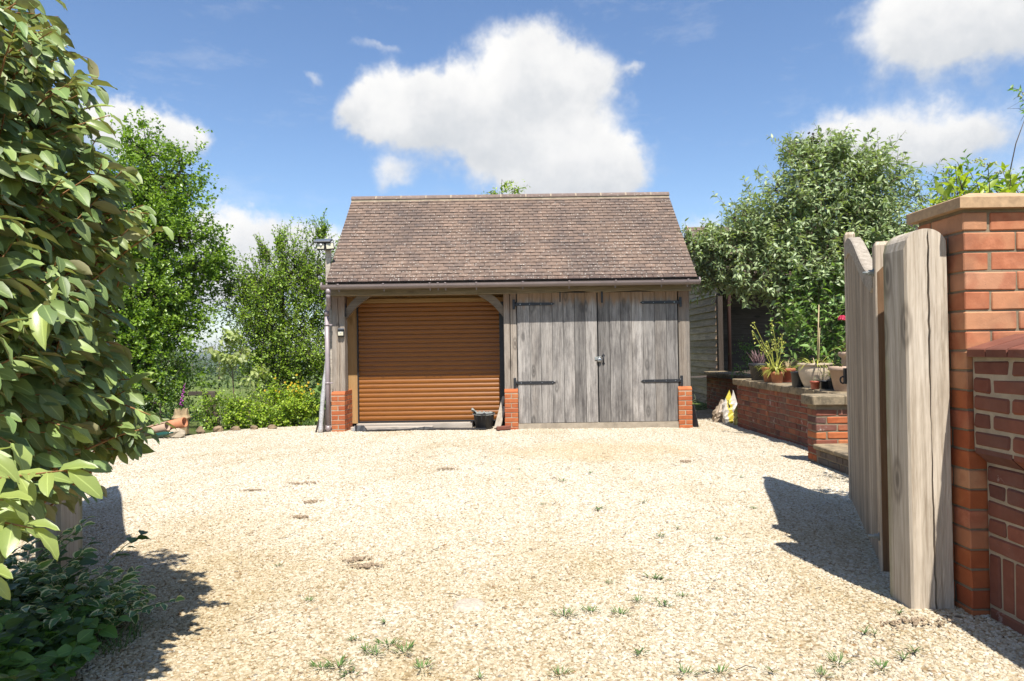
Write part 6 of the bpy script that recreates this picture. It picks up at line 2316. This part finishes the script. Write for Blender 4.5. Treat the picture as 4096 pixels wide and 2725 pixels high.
tree('bramble', 'shady tangle of dark leaves at the foot of the big left tree', 'shrub', (-6.4, 12.2, 0.0), [(-6.4, 12.4, -0.1), (-6.4, 12.4, 0.4)],
     [(-6.3, 12.0, 0.45, 0.6, 0.5, 0.5), (-6.9, 11.6, 0.4, 0.6, 0.5, 0.5), (-7.4, 11.0, 0.45, 0.7, 0.6, 0.6), (-5.95, 12.3, 0.25, 0.4, 0.3, 0.3), (-6.1, 12.6, 1.05, 0.45, 0.3, 0.22), (-6.2, 11.2, 0.12, 0.4, 0.4, 0.16)],
     M['leaf_dark'], 'broad', 0.050, 480, 9, 0.26, 0.5, seed=26, trunk_r=0.02)
# foxglove
fg = thing('foxglove', (-5.80, 12.0, 0.0), 'purple foxglove spike rising behind the chimney pot', 'flower')
b = MB(); b.tube([(-5.84, 12.0, -0.02), (-5.80, 12.0, 0.45), (-5.73, 12.0, 0.85)], [0.008, 0.006, 0.003], 6); b.build('stem', M['blade_green'], fg)
b = MB()
for q in range(16):
    t = q / 15
    p = Vector((-5.81 + 0.065 * t, 11.98, 0.42 + 0.36 * t))
    s_ = 0.030 * (1 - 0.6 * t)
    d = Vector((math.cos(q * 2.1) * 0.8, -0.6, -0.7)).normalized()
    b.lathe([(0.003, 0.0), (s_ * 0.45, s_ * 0.8), (s_ * 0.62, s_ * 1.8)], p, 7, 0, True, d.to_track_quat('Z', 'Y').to_matrix())
b.build('bells', M['purple'], fg, kind='stuff', fix=False)


def blade(b, p, d, L, w_, bend=0.5, seg=4, tint=0.0):
    """one strappy leaf, arching over along d"""
    p = Vector(p)
    d = Vector(d)
    h = Vector((d.x, d.y, 0))
    if h.length < 1e-4:
        h = Vector((1, 0, 0))
    h.normalize()
    side = Vector((-h.y, h.x, 0)) * w_ * 0.5
    vs = []
    cur = p.copy()
    dirv = d.normalized()
    for i in range(seg + 1):
        t = i / seg
        k_ = (1 - t) ** 0.7 if i else 0.8
        vs += [cur - side * k_, cur + side * k_]
        cur = cur + dirv * (L / seg)
        dirv = (dirv + Vector((h.x * bend * 0.35, h.y * bend * 0.35, -bend * 0.45))).normalized()
    fs = [(2 * i, 2 * i + 1, 2 * i + 3, 2 * i + 2) for i in range(seg)]
    b.add(vs, fs, tint, True)


def grass_patch(name, label_stuff, mat, n, xr, yr, zf, L, w_, bend, seed, lean_=0.35):
    rr = random.Random(seed)
    b = MB()
    for i in range(n):
        x, y = rr.uniform(*xr), rr.uniform(*yr)
        blade(b, (x, y, zf(x, y)), (rr.gauss(0, lean_), rr.gauss(0, lean_), 1), rr.uniform(*L), w_, rr.uniform(0.2, 1.0) * bend, 4, rr.random())
    o = b.build(name, mat, kind='stuff', fix=False)
    return o


gz = lambda x, y: terrain(x, y) + 0.0
grass_patch('tall_grass', '', M['blade_green'], 1500, (-5.9, -2.9), (12.9, 14.0), gz, (0.30, 0.70), 0.010, 0.6, 31)
grass_patch('pale_grass', '', M['blade_pale'], 420, (-5.5, -4.6), (12.8, 13.4), gz, (0.6, 1.05), 0.007, 0.9, 32)
grass_patch('lawn_edge', '', M['blade_green'], 1900, (-3.75, -2.93), (12.15, 13.2), gz, (0.06, 0.26), 0.008, 0.6, 33)

# -- distant hedgerow trees and hedges in the valley
def far_tree(name, label, x, y, r_, h, n, seed):
    zb = terrain(x, y)
    return tree(name, label, 'tree', (x, y, zb), [(x, y, zb - 0.5), (x, y, zb + h * 0.5)],
                [(x, y, zb + h * 0.55, r_, r_, h * 0.42), (x + r_ * 0.6, y, zb + h * 0.42, r_ * 0.6, r_ * 0.6, h * 0.34), (x - r_ * 0.65, y, zb + h * 0.42, r_ * 0.6, r_ * 0.6, h * 0.34)],
                M['leaf_far'], 'small', 0.045 * h, n, 8, 0.1 * h, 0.3, seed=seed, group='hedgerow trees in the valley', trunk_r=0.05 * h * 0.5, twig_r=0.01)


far_tree('valley_tree', 'nearest round green tree in the valley, seen between the two left trees', -26.6, 62.0, 2.3, 4.6, 190, 41)
far_tree('valley_tree', 'bushy tree right of the nearest valley tree, below the pale sapling', -22.5, 60.0, 2.0, 3.2, 150, 42)
far_tree('valley_tree', 'grey-green tree on the left side of the valley view', -46.0, 95.0, 3.0, 5.2, 150, 43)
far_tree('valley_tree', 'darker tree further up the valley, centre of the gap', -75.0, 160.0, 6.0, 8.0, 160, 44)
far_tree('valley_tree', 'small dark tree at the far end of the valley hedge', -60.0, 170.0, 5.0, 7.5, 150, 45)
hd = MB()
rr = random.Random(6)
P_, A_, N_, S_ = [], [], [], []
for (xa, ya, xb, yb, hh, nn_) in ((-40, 50, -10, 54, 1.1, 1300), (-90, 120, -30, 125, 2.6, 900), (-160, 220, -60, 230, 5.0, 900)):
    for i in range(nn_):
        t = rr.random()
        x, y = xa + (xb - xa) * t, ya + (yb - ya) * t + rr.gauss(0, 0.4)
        P_.append((x, y, terrain(x, y) + rr.random() * hh * (0.8 + 0.2 * math.sin(x * 0.9)) + 0.0))
        A_.append((rr.gauss(0, 1), rr.gauss(0, 1), rr.gauss(0.3, 1)))
        N_.append((rr.gauss(0, .5), rr.gauss(-.4, .5), 1))
        S_.append(hh * 0.28 * rr.uniform(0.7, 1.3))
leaves('far_hedges', 'small', np.array(P_), np.array(A_, float), np.array(N_, float), S_, M['leaf_far'], None)


# ------------------------------------------------------------------ silverberry at the left, close to the camera
def silverberry():
    rng = np.random.default_rng(77)
    root = thing('silverberry', (-1.9, 2.3, 0.14), 'large-leaved olive green shrub filling the left edge of the view', 'shrub')
    wood = MB()
    P_, A_, N_, S_, D_ = [], [], [], [], []

    def face_x(y, z):
        x = -1.20 + 0.04 * (2.2 - y)
        if y > 2.3:
            x -= (y - 2.3) * 0.75
        x -= 0.55 * max(0.0, z - 1.80) + 0.5 * max(0.0, 1.12 - z)
        x += 0.05 * math.sin(z * 4.3 + y * 2.1) + 0.04 * math.sin(z * 9.1 - y * 3.3)
        return x
    nt = 880
    for i in range(nt):
        y = 1.50 + 1.15 * rng.random()
        zlow = 0.92 + 0.05 * (y - 1.5)
        z = zlow + (2.75 - zlow) * rng.random()
        depth = 0.62 * rng.random() ** 1.6
        if i < 260:
            depth = 0.06 * rng.random()
        if i < 60:
            depth = -0.09 * rng.random()
        tip = np.array([face_x(y, z) - depth - 0.05, y, z])
        d = np.array([0.80 + 0.2 * rng.normal(), -0.15 + 0.40 * rng.normal(), 0.22 + 0.34 * rng.normal() + 0.22 * max(0, z - 2.0)])
        d /= np.linalg.norm(d)
        L = 0.20 + 0.14 * rng.random()
        st = tip - d * L
        sag = np.array([0, 0, -0.02])
        mid = (st + tip) / 2 + np.array([0, 0, 0.012])
        back = st + (np.array([-1.85, 2.25, max(0.5, st[2] - 0.35)]) - st) * 0.45
        wood.tube([back, st, mid, tip], [0.0045, 0.0036, 0.003, 0.0014], 5, cap=False)
        nl = 8
        scale = 0.073 * (0.6 + 0.7 * rng.random())
        for q in range(nl):
            t = 0.12 + 0.88 * q / (nl - 1)
            p = st + (tip - st) * t + np.array([0, 0, 0.012 * math.sin(t * 3.14)])
            ang = q * 2.4 + rng.random() * 0.6
            u = np.cross(d, [0, 0, 1.0]); u /= np.linalg.norm(u)
            v = np.cross(u, d)
            rd = u * math.cos(ang) + v * math.sin(ang) * 0.8
            ax = d * (0.35 + 0.4 * t) + rd * 0.55 + np.array([0.30, -0.05, -0.62]) + rng.normal(size=3) * 0.24
            nm = np.array([0.30, -0.35, 0.9]) + rd * 0.30 + rng.normal(size=3) * 0.50
            P_.append(p); A_.append(ax); N_.append(nm)
            S_.append(scale * (0.75 + 0.45 * math.sin(t * 2.6)) * (0.85 + 0.3 * rng.random()))
            D_.append(depth)
    # the far side and the ends of the shrub
    n_front = len(P_)
    for i in range(620):
        a = rng.random() * 6.283
        rr_ = 0.55 + 0.45 * rng.random() ** 0.5
        z = 0.75 + 1.95 * rng.random()
        dirh = np.array([math.cos(a), math.sin(a), 0.0])
        if dirh[0] > 0.35:
            continue
        squeeze = 1.0 - 0.30 * max(0.0, z - 1.9)
        tip = np.array([-1.80 + 0.62 * dirh[0] * rr_ * squeeze, 2.15 + 0.72 * dirh[1] * rr_ * squeeze, z])
        d = dirh + np.array([0, 0, 0.25]) + rng.normal(size=3) * 0.3
        d /= np.linalg.norm(d)
        st = tip - d * 0.25
        wood.tube([st + (np.array([-1.85, 2.25, max(0.5, st[2] - 0.35)]) - st) * 0.45, st, tip], [0.004, 0.0034, 0.0015], 4, cap=False)
        for q in range(8):
            t = 0.12 + 0.88 * q / 7
            ang = q * 2.4 + rng.random() * 0.6
            u = np.cross(d, [0, 0, 1.0]); u /= np.linalg.norm(u)
            v = np.cross(u, d)
            rd = u * math.cos(ang) + v * math.sin(ang) * 0.8
            P_.append(st + (tip - st) * t)
            A_.append(d * 0.5 + rd * 0.6 + np.array([0, 0, -0.5]) + rng.normal(size=3) * 0.2)
            N_.append(np.array([0, 0, 1.0]) + dirh * 0.3 + rng.normal(size=3) * 0.45)
            S_.append(0.075 * (0.7 + 0.6 * rng.random()))
            D_.append(1.0)
    # a low sunlit spray reaching out at the bottom left
    P2, A2, N2, S2 = [], [], [], []
    for (tx, ty, tz, dx_, dz_) in [(-0.93, 1.52, 0.99, 0.75, 0.10), (-0.96, 1.45, 0.88, 0.7, -0.05), (-1.02, 1.40, 0.80, 0.6, -0.1), (-0.99, 1.36, 1.05, 0.6, 0.2), (-1.06, 1.50, 0.93, 0.7, 0.0), (-1.0, 1.30, 0.92, 0.5, 0.0), (-1.10, 1.62, 0.84, 0.7, -0.1)]:
        d = np.array([dx_, -0.25, dz_]); d /= np.linalg.norm(d)
        tip = np.array([tx - 0.06, ty, tz + 0.055]); st = tip - d * 0.24
        wood.tube([st - d * 0.15, st, tip], [0.004, 0.0035, 0.0015], 5, cap=False)
        for q in range(8):
            t = 0.1 + 0.9 * q / 7
            ang = q * 2.4
            u = np.cross(d, [0, 0, 1.0]); u /= np.linalg.norm(u)
            v = np.cross(u, d)
            rd = u * math.cos(ang) + v * math.sin(ang) * 0.6
            P2.append(st + (tip - st) * t); A2.append(d * 0.6 + rd * 0.8 + np.array([0.1, 0, -0.35])); N2.append(np.array([0.2, -0.35, 1]) + rng.normal(size=3) * 0.25)
            S2.append(0.085 * (0.8 + 0.4 * rng.random()))
    P_, A_, N_, S_, D_ = map(np.array, (P_, A_, N_, S_, D_))
    n = len(P_)
    # the leaves that show largest become single leaves, the rest one mass
    dist = np.linalg.norm(P_ - np.array([0, 0, 1.3]), axis=1)
    inview = (P_[:, 0] / P_[:, 1] > -0.80)
    score = S_ / dist * np.where(inview, 1, 0.05) - D_ * 0.5
    order = np.argsort(-score)
    single = order[:250]
    rest = order[250:]
    wood.build('branches', M['twig_orange'], root, fix=False)
    leaves('foliage', 'big', P_[rest], A_[rest], N_[rest], S_[rest], M['leaf_ela'], root)
    tv, tf, tuv = TPL['big']
    lc = np.zeros((len(tv), 3)); lc[:, :2] = tuv
    me = raw_mesh('leaf', tv, tf, M['leaf_ela'], True, lc)
    me2 = raw_mesh('leaf', tv, tf, M['leaf_ela_new'], True, lc)
    po = woff(root)

    def single_leaves(P, A, N, S, mesh):
        s, a, nn_ = frames(np.array(A), np.array(N))
        for i in range(len(P)):
            o = bpy.data.objects.new('leaf', mesh)
            COL.objects.link(o)
            o.parent = root
            mt = Matrix(((s[i][0], a[i][0], nn_[i][0]), (s[i][1], a[i][1], nn_[i][1]), (s[i][2], a[i][2], nn_[i][2])))
            o.location = Vector(P[i]) - po
            o.rotation_euler = mt.to_euler()
            o.scale = (S[i] * rng.uniform(0.78, 1.12), S[i], S[i] * rng.uniform(0.7, 1.5))
    young = single[::5]
    old = np.array([i for k_, i in enumerate(single) if k_ % 5])
    single_leaves(P_[old], A_[old], N_[old], S_[old], me)
    single_leaves(P_[young], A_[young], N_[young], S_[young], me2)
    single_leaves(P2[:48], A2[:48], N2[:48], S2[:48], me2)
    tr = MB()
    tr.tube([(-2.0, 2.4, 0.05), (-1.95, 2.4, 0.9), (-1.9, 2.3, 1.9), (-1.95, 2.3, 2.9)], [0.05, 0.045, 0.03, 0.012], 8)
    tr.tube([(-1.6, 1.6, 0.05), (-1.55, 1.6, 0.9), (-1.55, 1.6, 1.9), (-1.6, 1.6, 2.9)], [0.04, 0.035, 0.025, 0.012], 8)
    tr.build('trunk', M['bark'], root)


silverberry()

# ------------------------------------------------------------------ ground cover under it
def soil_bed():
    b = MB()
    rr = random.Random(2)
    n = 30
    vs = [(-2.0, 2.1, 0.21)]
    for i in range(n):
        a = 2 * math.pi * i / n
        q = 1 + 0.10 * math.sin(a * 5) + rr.uniform(-.05, .05)
        vs.append((-2.0 + 0.45 * q * math.cos(a), 2.0 + 0.92 * q * math.sin(a), 0.12))
    b.add(vs, [(0, 1 + i, 1 + (i + 1) % n) for i in range(n)], 0, True)
    o = b.build('bed_soil', M['soil'])
    o['kind'] = 'structure'


soil_bed()


def ground_cover(name, label, centers, mat, kind, size, sprigs, seed, up, L, nl, leaf_w=1.0, single=0, droop=0.15):
    rng = np.random.default_rng(seed)
    root = thing(name, (centers[0][0], centers[0][1], 0.14), label, 'plant')
    wood = MB()
    P_, A_, N_, S_ = [], [], [], []
    for i in range(sprigs):
        c = centers[rng.integers(0, len(centers))]
        p0 = np.array([c[0] + c[2] * rng.normal(), c[1] + c[2] * rng.normal(), zg(c[0], c[1]) + 0.01 + c[3] * rng.random()])
        a = rng.random() * 6.283
        d = np.array([math.cos(a), math.sin(a), up * (0.5 + rng.random())]); d /= np.linalg.norm(d)
        ll = L * (0.6 + 0.7 * rng.random())
        p1 = p0 + d * ll
        wood.tube([p0, (p0 + p1) / 2 + np.array([0, 0, 0.015]), p1], [0.0022, 0.002, 0.0012], 4, cap=False)
        for q in range(nl):
            t = 0.15 + 0.85 * q / (nl - 1)
            sd = 1 if q % 2 else -1
            u = np.cross(d, [0, 0, 1.0]); u /= np.linalg.norm(u)
            P_.append(p0 + (p1 - p0) * t)
            A_.append(d * (0.4 + 0.5 * t) + u * sd * 0.9 + np.array([0, 0, -droop]) + rng.normal(size=3) * 0.2)
            N_.append(np.array([0.1, -0.25, 1.0]) + rng.normal(size=3) * 0.35)
            S_.append(size * (0.7 + 0.6 * rng.random()))
    wood.build('stems', M['twig'] if kind != 'broad' else M['blade_green'], root, fix=False)
    P_, A_, N_, S_ = map(np.array, (P_, A_, N_, S_))
    sc = S_ / np.linalg.norm(P_ - np.array([0, 0, 1.3]), axis=1) + 0.04 * P_[:, 2]
    order = np.argsort(-sc)
    if single:
        tv, tf, tuv = TPL[kind]
        tv = tv.copy(); tv[:, 0] *= leaf_w
        lc = np.zeros((len(tv), 3)); lc[:, :2] = tuv
        me = raw_mesh('leaf', tv, tf, mat, True, lc)
        s, a, nn_ = frames(A_, N_)
        po = woff(root)
        for i in order[:single]:
            o = bpy.data.objects.new('leaf', me)
            COL.objects.link(o)
            o.parent = root
            mt = Matrix(((s[i][0], a[i][0], nn_[i][0]), (s[i][1], a[i][1], nn_[i][1]), (s[i][2], a[i][2], nn_[i][2])))
            o.location = Vector(P_[i]) - po
            o.rotation_euler = mt.to_euler()
            o.scale = (S_[i],) * 3
    rest = order[single:]
    leaves('foliage', kind, P_[rest], A_[rest], N_[rest], S_[rest], mat, root, True, leaf_w)


ground_cover('periwinkle', 'variegated cream-edged periwinkle sprawling at the foot of the slim gatepost',
             [(-1.86, 2.85, 0.07, 0.06), (-1.95, 2.85, 0.08, 0.12), (-2.05, 2.72, 0.08, 0.16), (-2.05, 2.88, 0.05, 0.28), (-1.74, 2.92, 0.05, 0.04), (-2.1, 2.5, 0.10, 0.22)], M['leaf_vinca'], 'broad', 0.050, 150, 51, 0.55, 0.22, 8, 0.85, single=120)
ground_cover('nettle', 'broad mid-green weeds spreading over the bottom left corner',
             [(-1.80, 2.55, 0.08, 0.05), (-1.70, 2.42, 0.07, 0.05), (-1.85, 2.42, 0.10, 0.08), (-1.78, 2.28, 0.10, 0.08), (-1.95, 2.25, 0.12, 0.10)], M['leaf_nettle'], 'broad', 0.062, 130, 52, 0.7, 0.16, 6, 1.1, single=90)
ground_cover('ivy', 'dark ivy-like undergrowth beneath the large-leaved shrub',
             [(-2.05, 2.6, 0.16, 0.16), (-1.95, 2.3, 0.18, 0.14), (-1.85, 2.1, 0.15, 0.10), (-2.2, 2.8, 0.14, 0.20), (-2.1, 2.1, 0.2, 0.15)], M['leaf_dark'], 'broad', 0.055, 230, 53, 0.6, 0.20, 7, 1.1)
grass_patch('herb_grass', '', M['blade_green'], 260, (-1.72, -1.52), (2.60, 2.85), lambda x, y: zg(x, y), (0.03, 0.09), 0.006, 0.6, 54, 0.6)

# ------------------------------------------------------------------ plants in the pots
def strappy(key, cx_, cy_, cz_, n, L, w_, mat, seed, spread=0.6, bend=0.9, name='leaves', r0=0.04):
    rr = random.Random(seed)
    b = MB()
    for i in range(n):
        a = rr.random() * 6.283
        s_ = spread * rr.uniform(0.3, 1.2)
        blade(b, (cx_ + math.cos(a) * r0 * rr.random(), cy_ + math.sin(a) * r0 * rr.random(), cz_), (math.cos(a) * s_, math.sin(a) * s_, 1), rr.uniform(*L), w_ * rr.uniform(0.7, 1.2), bend * rr.uniform(0.4, 1.2), 6, rr.random())
    return b.build(name, mat, POTS[key], kind='stuff', fix=False)


strappy('terra', 3.64, 9.40, 0.90, 120, (0.18, 0.38), 0.017, M['blade_yellow'], 61, 0.8, 1.1)
strappy('terraL', 3.66, 9.72, 0.95, 70, (0.14, 0.32), 0.016, M['blade_yellow'], 62, 0.8, 1.0)
strappy('big', 3.66, 8.27, 1.02, 60, (0.18, 0.38), 0.020, M['blade_yellow'], 63, 0.9, 1.1, r0=0.12)
strappy('big', 3.66, 8.27, 1.02, 30, (0.16, 0.32), 0.018, M['straw'], 64, 0.9, 1.2, 'dry_leaves', r0=0.12)
strappy('blackR', 3.70, 7.84, 0.88, 44, (0.16, 0.38), 0.018, M['blade_yellow'], 65, 0.5, 0.7)
strappy('urn', 3.92, 7.75, 1.18, 60, (0.18, 0.38), 0.020, M['blade_yellow'], 66, 0.8, 0.9, r0=0.1)
strappy('small', 3.527, 7.97, 0.86, 5, (0.06, 0.12), 0.008, M['blade_green'], 67, 0.7, 0.7, r0=0.02)
strappy('terraR', 3.84, 9.55, 0.96, 30, (0.10, 0.26), 0.009, M['straw'], 68, 0.5, 0.4)
strappy('black1', 3.66, 10.15, 1.01, 90, (0.08, 0.26), 0.016, M['mauve'], 69, 0.45, 0.15, r0=0.09)
# tall flowering stems from the grassy pots
b = MB()
rr = random.Random(70)
for i in range(11):
    x0, y0 = 3.64 + rr.uniform(-.05, .05), 9.40 + rr.uniform(-.05, .3)
    tx, ty, tz = x0 + rr.uniform(-.32, .14), y0 + rr.uniform(-.1, .1), 1.30 + rr.uniform(0.0, 0.32)
    b.tube([(x0, y0, 0.92), ((x0 + tx) / 2 + 0.02, (y0 + ty) / 2, (0.92 + tz) / 2), (tx, ty, tz)], [0.005, 0.0045, 0.003], 5, cap=False)
    for q in range(9):
        b.box((tx + rr.gauss(0, .015), ty + rr.gauss(0, .015), tz - 0.02 * q + rr.uniform(-.01, .03)), (0.014, 0.012, 0.018), Euler((rr.random() * 3, rr.random() * 3, 0)).to_matrix())
b.build('flower_stems', M['blade_yellow'], POTS['terra'], kind='stuff', fix=False)
wb('garden_cane', 'thin bamboo cane standing in the big ribbed pot', 'cane', M['straw'], lambda b: b.tube([(3.70, 8.30, 0.95), (3.74, 8.30, 1.78)], 0.007, 6), (3.70, 8.30, 0.95))
wb('garden_cane', 'second thin stick leaning in the big ribbed pot', 'cane', M['straw'], lambda b: b.tube([(3.68, 8.22, 0.95), (3.745, 8.30, 1.50)], 0.0045, 6), (3.68, 8.22, 0.95))

# ------------------------------------------------------------------ weeds, dried mud and litter on the gravel
def weed_mesh(kind, seed):
    rr = random.Random(seed)
    b = MB()
    if kind == 0:
        for i in range(34):
            a = rr.random() * 6.283
            r_ = rr.random() * 0.045
            blade(b, (math.cos(a) * r_ * 1.4, math.sin(a) * r_, 0.0), (math.cos(a) * 0.9, math.sin(a) * 0.9, 0.8), rr.uniform(0.03, 0.06), 0.0065, 0.5, 3)
    elif kind == 1:
        for i in range(8):
            a = rr.random() * 6.283
            blade(b, (0, 0, 0.0), (math.cos(a) * 0.8, math.sin(a) * 0.8, 1.0), rr.uniform(0.06, 0.11), 0.009, 0.7, 4)
    else:
        for i in range(22):
            a = rr.random() * 6.283
            r_ = 0.035 * rr.random()
            blade(b, (math.cos(a) * r_ * 2.0, math.sin(a) * r_, 0.002), (math.cos(a + rr.gauss(0, .6)), math.sin(a + rr.gauss(0, .6)), rr.uniform(0.2, 0.9)), rr.uniform(0.018, 0.055), rr.uniform(0.006, 0.013), 0.5, 3)
    return b.mesh('weed', M['weed'] if kind == 0 else M['weed2'], fix=False)


M['weed'] = simple('small weed blade', (0.075, 0.145, 0.022), 0.6, 0.35, 30.0, 0.0)
M['weed2'] = simple('fresh weed leaf', (0.075, 0.125, 0.028), 0.55, 0.45, 30.0, 0.0)
WM = {0: [weed_mesh(0, 1), weed_mesh(0, 2), weed_mesh(0, 3)], 1: [weed_mesh(1, 4), weed_mesh(1, 5)], 2: [weed_mesh(2, 6), weed_mesh(2, 7)]}
WL = {0: 'low tuft of fine green weed growing in the gravel', 1: 'few upright grass blades sprouting from the gravel', 2: 'flat green weed rosette growing in the gravel'}
WEEDS = [(0.98, 5.217, 2, 1.2), (0.608, 4.946, 2, 1.5), (0.431, 6.184, 2, 1.4), (0.714, 3.482, 2, 1.5), (0.661, 3.091, 2, 1.2), (0.564, 3.151, 0, .9), (0.457, 2.979, 0, 1.1), (0.211, 2.973, 0, 1.3), (0.33, 3.02, 0, 1),
         (0.894, 4.212, 2, 1), (1.038, 4.363, 1, .8), (0.217, 5.193, 2, .8), (-0.556, 2.896, 1, .8), (-0.498, 2.676, 0, 1.1), (-0.429, 2.615, 0, 1.2), (-0.571, 2.62, 0, .9), (-0.53, 2.581, 0, 1), (-0.642, 2.477, 0, 1.3), (-0.345, 2.485, 0, 1.1),
         (-0.644, 2.722, 2, .8), (-0.599, 2.425, 2, 1), (-0.701, 2.462, 0, 1), (0.456, 2.566, 2, 1), (0.588, 2.414, 0, 1), (0.713, 2.423, 0, 1), (1.166, 2.487, 0, 1.2), (1.387, 2.733, 1, 1), (1.421, 2.72, 1, .8), (1.408, 2.497, 1, 1),
         (1.478, 2.55, 1, 1.1), (0.779, 3.211, 0, .7), (1.221, 4.144, 2, .9), (1.293, 2.431, 0, 1), (1.066, 2.388, 0, .9), (0.461, 3.413, 2, .7), (-0.13, 2.41, 1, .8), (0.745, 6.627, 0, 1), (2.842, 7.772, 1, .9), (3.237, 9.21, 2, 1), (-0.95, 3.169, 0, .7),
         (-1.30, 3.75, 2, .7), (0.15, 2.42, 0, .9), (0.9, 2.42, 1, .8), (1.62, 2.9, 1, .9), (-0.25, 4.2, 2, .6), (1.75, 5.0, 0, .8), (0.05, 6.9, 2, .8), (2.1, 6.3, 0, .8)]
rr = random.Random(9)
for (x, y, kd, s_) in WEEDS:
    o = bpy.data.objects.new('weed', rr.choice(WM[kd]))
    COL.objects.link(o)
    o.location = (x, y, zg(x, y) + hnoise(x, y) + 0.008)
    o.rotation_euler = (0, 0, rr.random() * 6.28)
    o.scale = (s_ * 0.66,) * 3
    tag(o, WL[kd], 'weed', ['fine weed tufts in the gravel', 'grass sprouts in the gravel', 'weed rosettes in the gravel'][kd])

M['mud'] = simple('dried brown mud', (0.33, 0.245, 0.16), 0.95, 0.35, 60.0, 0.9)


def mud(x, y, sx, sy, seed, label, group=None):
    def f(b):
        r2 = random.Random(seed)
        for i in range(70):
            a = r2.random() * 6.283
            q = math.sqrt(r2.random())
            q *= 1 + 0.35 * math.sin(a * 2 + seed) + 0.25 * math.sin(a * 3 + 2 * seed)
            px_, py_ = x + sx * 1.25 * q * math.cos(a), y + sy * 1.25 * q * math.sin(a)
            s_ = r2.uniform(0.005, 0.012) * (1.2 - 0.5 * q)
            b.box((px_, py_, zg(px_, py_) + hnoise(px_, py_) + 0.010 + r2.uniform(0, 0.006)), (s_ * r2.uniform(.8, 1.8), s_ * r2.uniform(.8, 1.6), s_ * 0.7),
                  Euler((r2.uniform(-.4, .4), r2.uniform(-.4, .4), r2.uniform(0, 3))).to_matrix(), r2.random(), s_ * 0.2)
    o = wb('dried_mud', label, 'mud patch', M['mud'], f, (x, y, zg(x, y)))
    if group:
        o['group'] = group


mud(-0.893, 3.848, 0.055, 0.04, 1, 'smaller of two dried mud patches left of centre on the gravel')
mud(-0.801, 3.70, 0.06, 0.05, 2, 'larger of two dried mud patches left of centre on the gravel')
for i, (x, y, sx, sy) in enumerate([(-1.924, 6.267, 0.14, 0.05), (-0.674, 6.937, 0.11, 0.05), (-1.614, 5.481, 0.06, 0.04), (1.837, 7.278, 0.06, 0.05), (-2.3, 6.0, 0.07, 0.04), (-1.55, 4.95, 0.05, 0.03)]):
    mud(x, y, sx, sy, 10 + i, 'small flat brown scrap of dried mud on the gravel', 'dried mud scraps')
mud(1.62, 2.80, 0.10, 0.045, 20, 'brown earth scrap on the gravel before the big gatepost')
M['pale_slab'] = simple('pale worn slab', (0.47, 0.40, 0.31), 0.95, 0.30, 60.0, 0.6)
wb('flat_stone', 'flat pale slab half sunk in the gravel near the middle foreground', 'stone', M['pale_slab'], lambda b: b.lathe([(0.0, 0.016), (0.05, 0.016), (0.065, 0.012), (0.075, 0.0)], (-0.21, 3.10, zg(0, 3.1) + 0.004), 14), (-0.21, 3.1, zg(0, 3.1)))

# tangle of green wire netting by the barn
b = MB()
rr = random.Random(12)
for i in range(90):
    x, y = 3.25 + rr.gauss(0, 0.32), 14.3 + rr.gauss(0, 0.5)
    pts = [(x, y, 0.0)]
    for q in range(5):
        pts.append((pts[-1][0] + rr.gauss(0, .11), pts[-1][1] + rr.gauss(0, .11), max(0.0, min(0.28, pts[-1][2] + rr.gauss(0.02, .07)))))
    b.tube(pts, 0.004, 3, cap=False)
o = b.build('wire_netting', M['blade_pale'], origin=(3.25, 14.3, 0.0), fix=False)
tag(o, 'tangle of old wire netting on the ground by the barn wall', 'netting')

# thin twigs dropped on the gravel
b = MB()
rr = random.Random(33)
for i in range(46):
    x, y = rr.uniform(-2.0, 2.2), rr.uniform(2.4, 8.5)
    a = rr.random() * 3.14
    L = rr.uniform(0.04, 0.13)
    z = zg(x, y) + hnoise(x, y) + 0.014
    b.tube([(x, y, z), (x + L * 0.5 * math.cos(a), y + L * 0.5 * math.sin(a), z + rr.uniform(0, .008)), (x + L * math.cos(a + 0.3), y + L * math.sin(a + 0.3), z)], 0.0016, 4, cap=False)
b.build('fallen_twigs', M['bark'], kind='stuff', fix=False)
for nm, lab, cat in (('gravel', 'loose cream limestone chippings covering the drive', 'gravel'), ('driveway', 'pale gravelled drive in front of the garage', 'drive'), ('ground', 'open ground falling to green farmland and far hills', 'ground'),
                     ('raised_bed_ground', 'soil of the raised garden bed behind the brick wall', 'soil'), ('bed_soil', 'dark soil under the shrub in the near left corner', 'soil'),
                     ('tall_grass', 'tall green grass behind the yellow-green bed plants', 'grass'), ('pale_grass', 'pale arching grass stems beside the fence post', 'grass'),
                     ('lawn_edge', 'short bright grass by the left corner of the garage', 'grass'), ('herb_grass', 'fine green weeds at the right edge of the near left undergrowth', 'weeds'),
                     ('far_hedges', 'dark field hedges crossing the valley', 'hedge'), ('fallen_twigs', 'thin dark twigs scattered over the gravel', 'twigs')):
    o = bpy.data.objects.get(nm)
    if o:
        o['label'] = lab
        o['category'] = cat

# ------------------------------------------------------------------ air: one even, very thin haze over the whole valley
hz = MB()
hz.bx(-7000, 7000, -7000, 7000, -45.0, 95.0)
hm = bpy.data.materials.new('haze')
hm.use_nodes = True
hk_ = N(hm.node_tree)
pv = hk_.node('ShaderNodeVolumePrincipled', Color=(0.80, 0.88, 1.0, 1.0), Density=0.00016, Anisotropy=0.2)
ho = hk_.node('ShaderNodeOutputMaterial')
hm.node_tree.links.new(pv.outputs[0], ho.inputs['Volume'])
hobj = hz.build('haze', hm, kind='stuff')
hobj['label'] = 'thin even summer haze over the valley'
hobj['category'] = 'haze'
